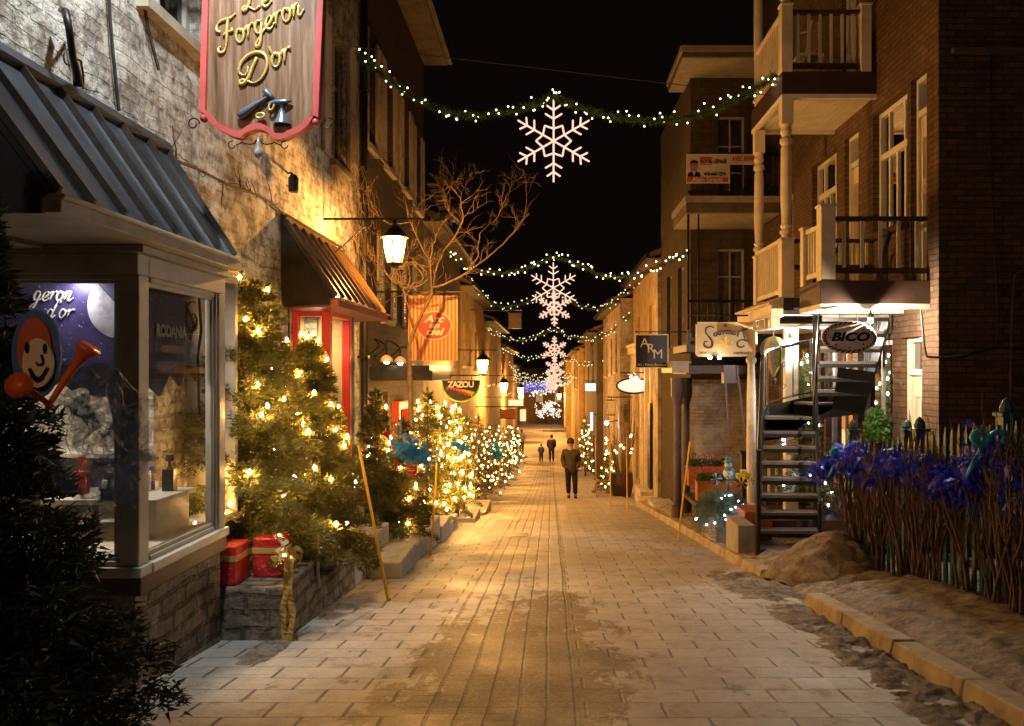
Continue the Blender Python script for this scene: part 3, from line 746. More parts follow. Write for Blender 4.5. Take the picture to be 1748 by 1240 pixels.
# hanging shop sign "Le Forgeron D'or"
sg = T('hanging_shop_sign', 'tall brown wooden sign with pinkish red frame and gold script lettering', 'shop sign', (-1.92, 5.5, 1.5))
ys_ = 5.5
M_SIGNW = woodgrain('weathered_sign_wood', (.07, .035, .018), (.20, .10, .05), (.36, .24, .15), (26, 26, 1.3), .38, 1.0, .5)
def sgp(px, py): p = P(px, py, ys_); return (p.x, p.z)
def ctl(off):
    o = off
    l = [sgp(352+o, -150), sgp(343+o, 193-o*.2)]
    arc = catmull([(*sgp(350+o, 195), 0), (*sgp(366+o*.8, 216-o*.5), 0), (*sgp(395+o*.4, 233-o), 0), (*sgp(413, 236-o), 0), (*sgp(423, 228-o), 0), (*sgp(441, 222-o), 0), (*sgp(459, 228-o), 0), (*sgp(470, 239-o), 0), (*sgp(490-o*.4, 237-o), 0), (*sgp(522-o*.8, 221-o*.5), 0), (*sgp(538-o, 200), 0)], 5)
    r = [sgp(545-o, 203-o*.2), sgp(560-o, -150)]
    return l+[(p.x, p.y) for p in arc]+r
outer = ctl(0); inner = ctl(10)
MB().prism(outer, .045, lambda u, v, w: (u, ys_+w, v)).build('board', M_SIGNW, sg)
fr = MB(); n = len(outer)
for i in range(n):
    a, b = outer[i], outer[(i+1) % n]; c, d = inner[(i+1) % n], inner[i]
    fr.hexa([(p[0], ys_+.06, p[1]) for p in (a, b, c, d)], [(p[0], ys_-.03, p[1]) for p in (a, b, c, d)])
fr.build('frame', M_PINK, sg)
for px in (349, 539):
    p = P(px, 202 if px < 400 else 209, ys_); MB().sphere((p.x, ys_, p.z), .03, 14, 8).build('ball', M_PINK, sg, smooth=True)
K = ys_/F0
def sf(px0, py0): 
    p = P(px0, py0, ys_); return lambda u, v, w: (p.x+u, ys_-.004-w, p.z+v)
def sfr(px0, py0, ang):
    p = P(px0, py0, ys_); ca, sa = math.cos(ang), math.sin(ang)
    return lambda u, v, w: (p.x+u*ca-v*sa, ys_-.004-w, p.z+u*sa+v*ca)
script('Le', .20, sfr(416, 22, .25), M_GOLD, sg, .05)
script('Forgeron', .185, sfr(378, 88, .42), M_GOLD, sg, .052)
script("D", .205, sfr(412, 146, .1), M_GOLD, sg, .055)
MB().tube([(P(459, 80, 5.48)), (P(464, 91, 5.48))], [.012, .005], 6).build('lettering', M_GOLD, sg)
script('or', .19, sfr(466, 118, .42), M_GOLD, sg, .055)
M_STEELB = paint('painted_blue_steel', (.16, .20, .25), .3, .15, 8, .5, .1, .6)
h = MB(); a = P(412, 200, ys_); 
h.tube([(P(x, y, ys_).x, ys_-.02, P(x, y, ys_).z) for x, y in ((410, 202), (417, 196), (430, 186), (445, 176), (456, 169), (463, 162))], [.020, .030, .024, .014, .011, .014], 10)
h.tube([(P(x, y, ys_).x, ys_-.025, P(x, y, ys_).z) for x, y in ((453, 154), (457, 160), (464, 166), (470, 172))], [.014, .020, .018, .012], 10)
h.build('hammer', M_STEELB, sg, smooth=True)
an = MB(); 
an.tube([(P(x, y, ys_).x, ys_-.022, P(x, y, ys_).z) for x, y in ((458, 180), (472, 177), (488, 176), (500, 174))], [.009, .022, .018, .005], 8)
an.lathe([(.062, 0), (.060, .012), (.036, .05), (.018, .105), (.02, .13)], (P(482, 214, ys_).x, ys_-.004, P(482, 214, ys_).z), 14, math.pi, 2*math.pi)
an.build('anvil', M_STEELB, sg, smooth=True)
for px, py, a in ((447, 200, .1), (466, 184, 1.2)):
    c = P(px, py, ys_); MB().tube([(c.x+.028*math.cos(t)*math.cos(a)-.016*math.sin(t)*math.sin(a), ys_-.03, c.z+.028*math.cos(t)*math.sin(a)+.016*math.sin(t)*math.cos(a)) for t in [2*math.pi*i/20 for i in range(21)]], .008, 6).build('gold_ring', M_GOLD, sg, smooth=True)
c = P(441, 244, ys_)
for s in (-1, 1):
    cr = MB(); cr.tube([(c.x+s*x*K, ys_, c.z+z*K) for x, z in ((2, 6), (6, -1), (14, -3), (25, -1), (26, 1))], .005, 5)
    cr.tube(spiral((c.x+s*45*K, c.z-4*K), 7*K, .8, 1.2, lambda a, b: (a, ys_, b), 14), .004, 5); cr.tube([(c.x+s*26*K, ys_, c.z+K), (c.x+s*38*K, ys_, c.z-4*K)], .004, 4); cr.build('iron_scroll', M_IRON, sg)
cr = MB(); cr.tube([(XL, ys_, 3.4), (-1.2, ys_, 3.4)], .02, 6); cr.build('support_bar', M_IRON, sg)
for s, px in ((-1, 330), (1, 560)): 
    q = P(px, 212, ys_); cr = MB(); cr.tube(spiral((q.x, q.z), 11*K, 1, 0, lambda a, b: (a, ys_, b), 18, 5*K), .005, 5); cr.build('iron_scroll', M_IRON, sg)
MB().lathe([(.001, -.02), (.02, 0), (.03, .02), (.028, .04), (.014, .06), (.012, .09), (.004, .14)], (c.x, ys_, P(441, 268, ys_).z), 12).build('glass_pendant', paint('crystal', (.7, .7, .72), .08, .05, 4, .6), sg, smooth=True)
# spot lamp over the sign, out of frame
sl = T('wall_spotlight', 'small cool white spotlight fixed to the stone wall above the sign', 'spotlight', (XL, 4.4, 3.9))
m = MB(); m.tube([(XL, 4.4, 3.9), (-2.2, 4.4, 4.0)], .02, 6); m.lathe([(.03, .1), (.07, 0), (.08, -.02)], (-2.2, 4.4, 3.98), 12); m.build('lamp_arm', M_IRON, sl)
lamp('spot_lamp', 'SPOT', (-1.9, 4.2, 3.85), 620, (.86, .95, 1), .05, 84, (-2.75, 5.3, 2.1), parent=sl)
# wall fittings
ib = T('iron_wall_bracket', 'old dark iron bracket on the pale stone wall above the grey awning', 'bracket', (XL+.1, 4.75, 1.6))
q = lambda px, py, w=.08: (XL+w, (XL+w)*F0/(px-CX), (CY-py)/F0*(XL+w)*F0/(px-CX))
m = MB(); m.tube([q(105, 18), q(112, 20, .16), q(118, 50, .2), q(124, 95, .16), q(132, 130), q(134, 148)], [.018, .022, .02, .02, .025, .028], 8)
m.tube([q(112, 22, .14), q(120, 45, .05), q(126, 92, .04)], .008, 5); m.tube([q(120, 96, .1), q(138, 104, .1), q(142, 128, .06), q(142, 152, .04)], .007, 5)
m.tube([q(118+9*math.cos(t), 98+14*math.sin(t), .1) for t in [i*.4 for i in range(16)]], .005, 5); m.build('bracket_arm', M_IRON, ib, smooth=True)
for pts, lb in ((((184, -20), (189, 60), (196, 130), (202, 190)), 'thin black cable running down the pale stone wall beside the sign'), (((244, -10), (250, 40), (262, 90), (270, 120)), 'short loose wire and twig hanging on the stone wall under the window')):
    m = MB(); m.tube(catmull([q(x, y, .03) for x, y in pts], 6), .007, 5); m.tube(catmull([q(x+3, y, .035) for x, y in pts], 6), .004, 4); tag(m.build('wall_cable', M_CABLE), lb, 'cable')
# dried creeper
m = MB(); rv = random.Random(9)
base = catmull([q(235, 215, .04), q(290, 268, .05), q(340, 290, .05), (q(400, 320, .06)), q(450, 338, .05), q(485, 365, .05)], 10)
m.tube(base, .012, 5)
for k in range(22):
    p = base[rv.randrange(8, len(base))]; pts = [Vector(p)]
    a = rv.choice((0, 3.1, 3.1))+rv.uniform(-.7, .7); st_ = .045
    for j in range(rv.randrange(4, 10)):
        a += rv.uniform(-.5, .5); pts.append(pts[-1]+Vector((rv.uniform(-.008, .012), math.cos(a)*st_, math.sin(a)*st_)))
        pts[-1].x = max(pts[-1].x, XL+.01)
    m.tube(pts, [.006*(1-.7*j/len(pts)) for j in range(len(pts))], 4)
tag(m.build('dried_creeper', M_TWIG), 'dried leafless creeper stems clinging to the stone wall between the awnings', 'creeper')
m = MB(); m.lathe([(.05, 0), (.055, .02), (.055, .14), (.03, .18)], q(501, 328, .16), 10); m.tube([q(492, 296, 0), q(498, 296, .16), q(501, 312, .16)], .012, 5)
tag(m.build('unlit_wall_lamp', M_IRON), 'small unlit black wall lamp above the second awning', 'wall lamp')

# ------------------------------------------------------------------ red shop bay under brown awning
rbx = -2.46; ra, rc = 9.15, 10.15; rz0, rz1 = -1.55, .70
rs_ = T('red_shop_bay', 'bright red framed shop bay under the brown awning beside lit trees', 'shop bay', (rbx, 9.6, zg(9.6)))
m = MB(); w = .10
m.box(rbx-w, rbx, ra, ra+w, rz0, rz1); m.box(rbx-w, rbx, rc-w, rc, rz0, rz1); m.box(XL, XL+.06, ra, ra+w, rz0, rz1)
m.box(XL+.06, rbx-w, ra+.002, ra+w, rz1-.08, rz1); m.box(rbx-w, rbx-.002, ra+w, rc-w, rz1-.08, rz1); m.box(XL+.06, rbx-w, ra+.002, ra+w, rz0, rz0+.12); m.box(rbx-w, rbx-.002, ra+w, rc-w, rz0, rz0+.12)
m.box(XL+.06, rbx-w, ra+.01, ra+w-.01, -.32, -.26)
m.build('frame', M_RED, rs_, bevel=.01)
MB().box(XL, rbx-.01, ra+.01, rc-.01, zg(9.6)-.2, rz0).build('base', M_RED, rs_)
MB().quad((XL, ra+.05, rz0), (rbx-.05, ra+.05, rz0), (rbx-.05, ra+.05, rz1), (XL, ra+.05, rz1)).build('pane', M_GLASS, rs_)
MB().quad((rbx-.05, ra+.05, rz0), (rbx-.05, rc-.05, rz0), (rbx-.05, rc-.05, rz1), (rbx-.05, ra+.05, rz1)).build('pane', M_GLASS, rs_)
M_YINT = paint('yellow_shop_wall', (.62, .46, .20), .8, .15, 3)
MB().box(-3.9, -3.85, ra, 10.6, rz0, .75).box(-3.85, -2.5, 10.16, 10.2, rz0, .75).box(-3.9, -2.5, ra+.1, 10.15, .70, .74).build('shop_interior', M_YINT, rs_)
lamp('shop_bay_light', 'AREA', (-2.95, 9.65, .66), 26, (1, .80, .48), .3, aim=(-2.95, 9.65, -1), parent=rs_)
m = MB(); m.sphere((-2.72, 9.6, .26), .05, 10, 6); tag(m.build('pendant_bulb', emis('pendant_glow', (1, .85, .6), 30)), 'bright globe bulb hanging in the red shop bay', 'bulb')
awning('metal_awning', 'dark brown standing seam awning with red underside over the red bay', -2.2, .76, 8.75, 11.2, 8.42, 10.95, XL+.01, 1.66, 8, M_SEAMD, paint('brass_brown_seam', (.12, .07, .03), .3, .2, 6, .4), paint('maroon_fascia', (.20, .045, .025), .45, .2, 5), .09, M_SEAMR)  # seams in a lighter brassy brown than the roof panels
m = MB(); m.box(-2.6, -2.47, 10.2, 10.32, zg(10.3), .68); tag(m.build('blue_pilaster', M_BLUEP), 'navy blue pilaster standing beside the red shop bay', 'pilaster')
m = MB(); m.tube([(-2.9, 8.6, .68), (-2.75, 8.6, .68), (-2.74, 8.6, .1), (-2.80, 8.6, -.02), (-2.88, 8.6, .02), (-2.88, 8.6, .66)], .008, 5)
tag(m.build('looped_cable', M_CABLE), 'black cable looping down the wall under the awning corner', 'cable')
# ------------------------------------------------------------------ street lanterns
M_FIL = glow('lantern_filament', (1, .72, .34), 30)
def lantern(label, loc, wallx, mat, s=1.0, en=560):
    t = T('street_lantern', label, 'street lamp', loc, 'glowing sodium lanterns on wall brackets')
    x, y, z = loc; h = .15*s
    MB().hexa([(x+math.cos(a)*h*.62, y+math.sin(a)*h*.62, z-.17*s) for a in [R(30+60*i) for i in range(6)]], [(x+math.cos(a)*h, y+math.sin(a)*h, z+.13*s) for a in [R(30+60*i) for i in range(6)]]).build('glass', mat, t)
    MB().sphere((x, y, z-.01), .055*s, 10, 6, 1.5).build('bulb', M_FIL, t, smooth=True)
    lamp('lantern_lamp', 'POINT', (x, y, z), en, (1, .45, .10), .05, parent=t)
    f = MB()
    for i in range(6):
        a = R(30+60*i); f.tube([(x+math.cos(a)*h*.64, y+math.sin(a)*h*.64, z-.175*s), (x+math.cos(a)*h*1.03, y+math.sin(a)*h*1.03, z+.135*s)], .009*s, 4)
    f.lathe([(h*1.16, .131*s), (h*1.1, .15*s), (h*.5, .25*s), (h*.22, .28*s), (h*.25, .31*s), (.01, .36*s)], (x, y, z), 12)
    f.lathe([(.02, -.23*s), (h*.5, -.2*s), (h*.66, -.172*s)], (x, y, z), 10)
    f.build('lamp_housing', M_IRON, t)
    b = MB(); zz = z+.36*s
    b.tube([(wallx, y, zz), (x+.32*s, y, zz)], .016, 5)
    b.tube(catmull([(wallx, y, zz-.5), (wallx+.15, y, zz-.42), (x-.3, y, zz-.02)], 6) if wallx < x else [(wallx, y, zz-.4), (x, y, zz)], .010, 5)
    b.build('bracket', M_IRON, t); return t
lantern('nearest glowing orange lantern on a long iron bracket beside the bare tree', (-1.98, 10.4, 1.56), XL, M_SODIUM, 1.05)
lantern('glowing orange lantern past the round rainbow sign', (-1.9, 23, .16), -2.75, M_SODIUM2, 1.25, 1300)
lantern('farthest small orange lantern above the distant left shops', (-2.0, 35, -.66), -2.8, M_SODIUM2, 1.4, 1500)
lantern('tiny orange lantern beside the far end sign at the street bottom', (-1.9, 52, -1.2), -2.6, M_SODIUM2, 1.6, 2200)
lantern('faint lantern added high on the farthest left house to warm the street end', (-2.6, 72, -2.2), -4.0, M_SODIUM2, 1.8, 4200)  # extra lamp put in for warm light on the far walls and ground
lantern('faint lantern added by the right end of the street to brighten it', (.9, 88, -2.6), 1.5, M_SODIUM2, 1.8, 3500)  # added source that lifts the dark far end of the street
lt = T('street_lantern', 'unseen warm lantern added behind the viewpoint to light the foreground', 'street lamp', (-1.2, -2.5, 2.9))  # added lamp, out of view, brightens the foreground paving
MB().lathe([(.09, -.15), (.15, .12)], (-1.2, -2.5, 2.9), 6).build('glass', glow('added_lantern_glass', (1, .72, .45), 5), lt)
lamp('lantern_lamp', 'POINT', (-1.2, -2.5, 2.9), 210, (1, .80, .60), .08, parent=lt)
MB().lathe([(.17, .121), (.06, .26), (.01, .32)], (-1.2, -2.5, 2.9), 8).tube([(-1.2, -2.5, 3.2), (-3.2, -2.5, 3.2)], .02).build('lamp_housing', M_IRON, lt)

# ------------------------------------------------------------------ left row beyond
def roof_eave(side, x, y0, y1, z, over, parent, m, t=.14, rise=1.6, back=4):
    s = 1 if side == 'L' else -1
    xe = x+s*over
    mb = MB(); mb.hexa([(xe, y0, z-t), (xe, y1, z-t), (x-s*back, y1, z+rise-t), (x-s*back, y0, z+rise-t)], [(xe, y0, z), (xe, y1, z), (x-s*back, y1, z+rise), (x-s*back, y0, z+rise)])
    mb.build('roof', m, parent)
    g = MB(); g.box(min(xe, xe+s*.1), max(xe, xe+s*.1), y0, y1, z-t-.02, z-.02); g.build('gutter', M_IRON, parent)
    sf_ = MB(); sf_.box(min(x, xe-s*.01), max(x, xe-s*.01), y0+.01, y1-.01, z-t-.04, z-t-.005); sf_.build('soffit', m, parent)
def row_house(side, x, y0, y1, ztop, wall, label, wins, doors=(), lit=(), trim=M_TRIM, roofm=None, over=.45, cat='building', name='row_house', rise=1.6):
    t = T(name, label, cat, (x, (y0+y1)/2, zg((y0+y1)/2)))
    F = FL(x) if side == 'L' else FR(x)
    ops = list(wins)+list(doors)+[l[:4] for l in lit]
    facade(F, y0, y1, zg(y1)-.8, ztop, ops, wall, t)
    for a, b, c, d in wins: win(F, a, b, c, d, t, trim, 2, 3, .07, .035, back=M_CURT, sill=trim)
    for l in lit:
        a, b, c, d = l[:4]; mt = l[4] if len(l) > 4 else M_WARMW
        win(F, a, b, c, d, t, trim, max(1, int((b-a)/1.0)), 1, .08, .04, back=mt, name='shop_window')
    for a, b, c, d in doors:
        dr = MB(F); dr.box(a, b, c, d, -.14, -.08); dr.box(a+.12, b-.12, c+.15, c+(d-c)*.42, -.08, -.065); dr.box(a+.12, b-.12, c+(d-c)*.5, d-.15, -.08, -.065); dr.build('door', trim, t)
    # gable end facing the viewpoint
    s = 1 if side == 'L' else -1
    e = MB(); e.box(min(x-s*.02, x-s*5), max(x-s*.02, x-s*5), y0+.01, y0+.3, zg(y1)-.8, ztop); e.build('end_wall', wall, t)
    if roofm: roof_eave(side, x, y0-.1, y1+.1, ztop, over, t, roofm, rise=rise)
    return t
tall = row_house('L', -2.90, 12.36, 18.7, 7.2, M_DARKWALL, 'tall dark stucco house with wide eave and narrow shuttered windows', [(12.9, 13.5, 3.6, 5.4), (14.3, 15.0, 3.6, 5.4), (16.0, 16.7, 3.6, 5.3), (17.5, 18.2, 3.5, 5.2), (14.0, 14.8, .9, 2.3), (16.3, 17.1, .9, 2.3)], [(15.2, 16.0, -2.8, -.7)], [(12.9, 14.6, -1.55, -.35, emis('rosy_lit_window', (1, .38, .2), .8)), (16.6, 18.2, -2.1, -.75)], M_TRIM, M_DARKP, .55)
for a, b, c, d in ((12.9, 13.5, 3.6, 5.4), (14.3, 15.0, 3.6, 5.4), (16.0, 16.7, 3.6, 5.3), (17.5, 18.2, 3.5, 5.2), (14.0, 14.8, .9, 2.3), (16.3, 17.1, .9, 2.3)):
    shutter(FL(-2.9), a-.38, a-.01, c, d, tall, M_TRIM); shutter(FL(-2.9), b+.01, b+.38, c, d, tall, M_TRIM)
# orange door trim and shop cloth canopy
m = MB(); m.box(-2.9, -2.78, 15.05, 15.2, zg(15)-.1, -.55); m.box(-2.9, -2.78, 16.0, 16.15, zg(16)-.1, -.55); m.box(-2.9, -2.78, 15.2, 16.0, -.70, -.55); m.build('door_frame', M_RED, tall)
m = MB(); m.box(-2.89, -1.95, 13.2, 15.9, .02, .10); m.box(-2.89, -1.9, 13.15, 15.95, -.14, .02); tag(m.build('shop_canopy', M_SEAMR), 'flat black shop canopy above the round rainbow sign', 'canopy')
l3 = row_house('L', -2.92, 18.75, 26.5, 3.6, M_DARKP, 'low dark house with upper terrace behind the bare tree', [(20, 20.8, .8, 2.2), (22, 22.8, .8, 2.2), (24, 24.8, .8, 2.2)], [(23.2, 24.1, -3.7, -1.6)], [(19.2, 21, -2.6, -1.1), (21.4, 23, -2.8, -1.3)], M_TRIM, M_DARKP, .4)
m = MB()
for k in range(7): m.box(-2.6-.12*k, -2.3-.12*k, 20+.35*k, 20.3+.35*k, 3.7+.22*k, 3.74+.22*k)
for s in (0, .6): m.hexa([(-2.3, 20+s, 3.6), (-2.25, 20+s, 3.6), (-3.15, 22.6+s, 5.3), (-3.2, 22.6+s, 5.3)], [(-2.3, 20+s, 3.75), (-2.25, 20+s, 3.75), (-3.15, 22.6+s, 5.45), (-3.2, 22.6+s, 5.45)])
tag(m.build('roof_stair', M_TRIM), 'steep pale wooden stair rising above the low dark house', 'stair')
l4 = row_house('L', -2.95, 26.55, 36, 2.95, M_OCHRE, 'ochre plastered row house by the third orange lantern', [(27.5, 28.4, .2, 1.7), (29.5, 30.4, .2, 1.7), (31.8, 32.7, .1, 1.6), (34, 34.9, 0, 1.5)], [(30.5, 31.4, -4.5, -2.4)], [(27.2, 29.8, -3.6, -1.8), (32, 34.6, -4.1, -2.3)], M_CREAM, M_DARKP, .4)
l5 = row_house('L', -2.9, 36.05, 48, 2.4, M_OCHRE2, 'tan boarded row house with glowing shopfront halfway down', [(37.5, 38.5, -.6, .9), (40.5, 41.5, -.6, .9), (43.5, 44.5, -.7, .8)], [(42, 43, -5.2, -3.1)], [(38, 41.2, -4.7, -2.7), (44, 47, -5.1, -3.1)], M_CREAM, M_DARKP, .4)
l6 = row_house('L', -3.0, 48.05, 66, 1.6, M_OCHRE, 'yellow ochre house near the bottom of the left row', [(50, 51.2, -1.4, .2), (54, 55.2, -1.5, .1), (58, 59.2, -1.5, .1)], [(56, 57, -6, -3.9)], [(50, 54, -5.6, -3.6), (58.5, 63, -6, -4)], M_CREAM, M_DARKP, .4)
l7 = row_house('L', -4.0, 66.05, 107, .8, M_OCHRE2, 'farthest tan house where the left row ends', [(70, 72, -2.4, -.8), (78, 80, -2.4, -.8)], [], [(72, 78, -6.2, -4.4, M_WARMW), (84, 92, -6.4, -4.6, M_WARMD)], M_CREAM, M_DARKP, .4)

# ------------------------------------------------------------------ steps, planters, retaining walls on the left
m = MB(); m.hexa([(-2.87, 5.97, zg(6)-.2), (-1.93, 5.97, zg(6)-.2), (-1.95, 6.85, zg(7)-.2), (-2.87, 6.85, zg(7)-.2)], [(-2.87, 5.97, -1.57), (-1.95, 5.97, -1.57), (-1.97, 6.85, -1.57), (-2.87, 6.85, -1.57)])
pl = m.build('stone_planter', M_STONE2, bevel=.02); tag(pl, 'rough grey stone planter with red gift boxes standing on it', 'planter')
m = MB(); m.hexa([(-2.87, 6.87, zg(7)-.3), (-1.97, 6.87, zg(7)-.3), (-1.97, 8.35, zg(8.4)-.2), (-2.87, 8.35, zg(8.4)-.2)], [(-2.87, 6.87, -1.80), (-2.0, 6.87, -1.80), (-2.0, 8.35, -1.86), (-2.87, 8.35, -1.86)])
tag(m.build('stone_retaining_wall', M_STONE2, bevel=.02), 'low rough stone retaining wall between gift boxes and granite steps', 'wall')
def step(name, label, x0, x1, y0, y1, zt, zb_=None, g='granite steps at the shop doors', m_=M_STEP):
    m = MB(); m.box(x0, x1, y0, y1, (zb_ if zb_ is not None else zg(y1)-.1), zt); o = m.build(name, m_, bevel=.012); return tag(o, label, 'step', g)
step('granite_step', 'lowest granite step, beside the foot of the leaning yellow pole', -2.02, -1.64, 8.95, 10.0, -2.08)
step('granite_step', 'middle granite step behind the leaning yellow pole', -2.34, -2.021, 8.45, 10.25, -1.88)
step('granite_step', 'topmost granite step against the red shop bay', -2.87, -2.341, 8.36, 10.3, -1.68)
step('granite_platform', 'wide pale granite platform under the dark little fir', -2.87, -1.70, 10.32, 12.6, -2.20)
step('granite_step', 'granite step just below the wide pale platform', -2.6, -1.66, 12.61, 13.6, -2.38)
step('granite_step', 'low granite block in front of the lit trees by the rainbow sign', -2.7, -1.72, 13.61, 15.2, -2.62)
step('granite_step', 'rounded ledge step below the wooden railing', -2.7, -1.5, 16.2, 17.4, -2.9)
step('granite_step', 'farther rounded ledge step beyond the wooden railing', -2.7, -1.45, 18.2, 20.0, -3.12)
m = MB()
for y in (16.4, 17.6): m.box(-1.92, -1.84, y, y+.08, zg(y), zg(y)+.95)
m.box(-1.93, -1.83, 16.4, 17.68, zg(17)+.9, zg(17)+.96); m.box(-1.90, -1.86, 16.48, 17.6, zg(17)+.25, zg(17)+.31); m.box(-1.895, -1.865, 16.48, 17.6, zg(17)+.32, zg(17)+.88)
tag(m.build('wooden_barrier', M_BROWN), 'small brown boarded railing among the lit trees', 'railing')
# red gift boxes with gold ribbon
def foil():
    m, nt, out = new_mat('red_foil'); g = nt.nodes.new('ShaderNodeNewGeometry'); f = noise(nt, g.outputs['Position'], 22, 5, .7)
    principled(nt, out, (.62, .012, .008), .22, .35, bump(nt, f, 1, .03), .7); return m
M_FOIL = foil()
for (x, y, w_, h_), lb in (((-2.50, 6.14, .20, .29), 'large crinkled red foil gift box at the planter corner'), ((-2.15, 6.33, .12, .30), 'smaller red foil gift box with gold ribbon against the tree trunk')):
    b = T('gift_box', lb, 'gift box', (x, y, -1.57))
    MB().box(x-w_, x+w_, y-w_*.7, y+w_*.7, -1.568, -1.57+h_).build('box', M_FOIL, b, bevel=.012)
    MB().box(x-w_-.004, x+w_+.004, y-w_*.7-.004, y+w_*.7+.004, -1.57+h_*.62, -1.57+h_*.76).build('ribbon', M_GOLD, b)
gb = T('bow', 'drooping gold ribbon bow hanging over the stone planter edge', 'bow', (-1.92, 5.95, -1.6))
M_GC = paint('gold_cloth', (.50, .30, .06), .45, .3, 9)
wisps('loops', M_GC, gb, [Vector((-1.98, 6.0, -1.32)), Vector((-1.86, 5.98, -1.34))], .07, 13, 3, .035, .2, 0)
m = MB()
for s_, x_ in ((1, -1.925), (-1, -1.885)):
    cv = catmull([(x_, 5.97, -1.36), (x_+.012*s_, 5.945, -1.55), (x_-.015*s_, 5.94, -1.75), (x_+.01*s_, 5.93, -1.96)], 6)
    vs = []
    for k_, p in enumerate(cv): vs += [p+Vector((-.022, .012*math.sin(k_), 0)), p+Vector((.022, -.012*math.sin(k_), 0))]
    m.add(vs, [(2*q, 2*q+1, 2*q+3, 2*q+2) for q in range(len(cv)-1)])
m.build('tails', M_GC, gb)
m = MB()
for x, y in ((-2.05, 7.2), (-1.98, 7.0)): m.tube([(x, y, -1.85), (x, y, -1.35)], .008, 5)
tag(m.build('metal_stake', M_TRIM), 'pair of thin grey stakes in the soil at the lit fir', 'stake')

# ------------------------------------------------------------------ yellow snow poles
def pole(label, foot, top):
    m = MB(); f = Vector(foot); f.z = zg(f.y)-.02; m.tube([f, top], [.016, .013], 7); m.lathe([(.022, 0), (.022, .05)], (f.x, f.y, f.z), 7)
    tag(m.build('snow_pole', M_YEL), label, 'marker pole', 'yellow snow marker poles')
pole('yellow pole leaning strongly beside the granite steps', (-1.5, 7.6, 0), (-1.78, 7.6, -.68))
pole('yellow pole standing before the wide pale platform', (-1.61, 11, 0), (-1.49, 11, -.74))
pole('distant thin yellow pole near the wooden railing on the left', (-1.72, 26, 0), (-1.55, 26, -2.45))
pole('yellow pole leaning beside the orange flower boxes', (2.0, 12.9, 0), (2.19, 12.9, -1.1))
pole('yellow pole nearest to the white brick corner', (1.74, 18.6, 0), (1.72, 18.6, -1.48))
pole('yellow pole in front of the barrel with bare branches', (1.50, 20.6, 0), (1.50, 20.6, -1.6))
pole('faint yellow pole farthest down the right side', (1.45, 26, 0), (1.42, 26, -2.3))

# ------------------------------------------------------------------ signs on the left
sg = T('hanging_shop_sign', 'orange and cream striped banner sign with a red oval', 'shop sign', (-1.8, 12.6, .5))
a, b = P(697, 616, 12.6), P(781, 505, 12.6)
MB().box(a.x, b.x, 12.6, 12.63, a.z, b.z).build('board', paint('cream_stripe', (.62, .42, .17), .5, .1), sg)
m = MB(); n = 13
for i in range(n):
    u = a.x+(b.x-a.x)*(i+.15)/n; m.box(u, u+(b.x-a.x)/n*.5, 12.594, 12.6, a.z+.005, b.z-.005)
m.build('stripes', paint('orange_stripe', (.62, .12, .02), .5, .1), sg)
c = P(741, 556, 12.6)
def oval(cx, cz, rx, rz, y, n=36): return [(cx+rx*math.cos(2*math.pi*i/n), cz+rz*math.sin(2*math.pi*i/n)) for i in range(n)]
MB().prism(oval(c.x, c.z, .275, .222, 0), .01, lambda u, v, w: (u, 12.593-w, v)).build('oval_rim', M_CREAM, sg)
MB().prism(oval(c.x, c.z, .258, .206, 0), .01, lambda u, v, w: (u, 12.582-w, v)).build('oval_plate', paint('oval_red', (.50, .045, .015), .4, .1), sg)
for s, dz, k in (('Arc', .095, .15), ('en', .0, .13), ('ciel', -.10, .15)): text(s, k, (c.x, 12.568, c.z+dz), M_CREAM, sg, shear=.35, bold=.004, sx=1.25)
MB().tube([(XL, 12.615, b.z+.06), (b.x+.05, 12.615, b.z+.06)], .014).tube([(a.x+.05, 12.615, b.z), (a.x+.05, 12.615, b.z+.06)], .006).tube([(b.x-.05, 12.615, b.z), (b.x-.05, 12.615, b.z+.06)], .006).build('bracket', M_IRON, sg)
sg = T('round_shop_sign', 'half round black sign with white lettering and rainbow stripes', 'shop sign', (-1.77, 15.5, -.4))
c = P(787, 652, 15.5); r_ = .36
arc = [(c.x+r_*math.cos(t), c.z+r_*1.05*math.sin(t)) for t in [math.pi+math.pi*i/24 for i in range(25)]]
MB().prism([(c.x-r_, c.z+.03)]+arc+[(c.x+r_, c.z+.03)], .05, lambda u, v, w: (u, 15.5+w, v)).build('board', M_IRON, sg)
rim = MB(); rim.tube([(p[0], 15.495, p[1]) for p in arc], .016, 5); rim.build('rim', paint('lime_rim', (.55, .62, .02), .4, .1), sg)
cols = [(.55, .03, .35), (.65, .10, .03), (.75, .45, .02), (.70, .65, .03), (.35, .60, .03), (.10, .45, .06)]
for i, cc in enumerate(cols):
    for k in range(2):
        j = i*2+k; x0 = -r_*.88+j*.052; pts = []
        for t in lin(0, 1, 9):
            x = x0+t*.30+j*.004; z = -.12-.03*j*.35-t*t*.16+.05*math.sin(t*2)
            if x*x/(r_*.93)**2+z*z/(r_*.98)**2 < 1: pts.append((c.x+x, 15.492, c.z+z))
        if len(pts) > 2: MB().tube(pts, .011, 4).build('rainbow_stripe', paint('stripe_%d' % i, cc, .4, .1), sg)
text('ZAZOU', .155, (c.x, 15.49, c.z-.055), M_CREAMW, sg, bold=.006, space=.85)
MB().tube([(-2.9, 15.52, c.z+.12), (c.x+r_, 15.52, c.z+.12)], .014).tube([(c.x-.2, 15.52, c.z), (c.x-.2, 15.52, c.z+.12)], .006).tube([(c.x+.2, 15.52, c.z), (c.x+.2, 15.52, c.z+.12)], .006).build('bracket', M_IRON, sg)
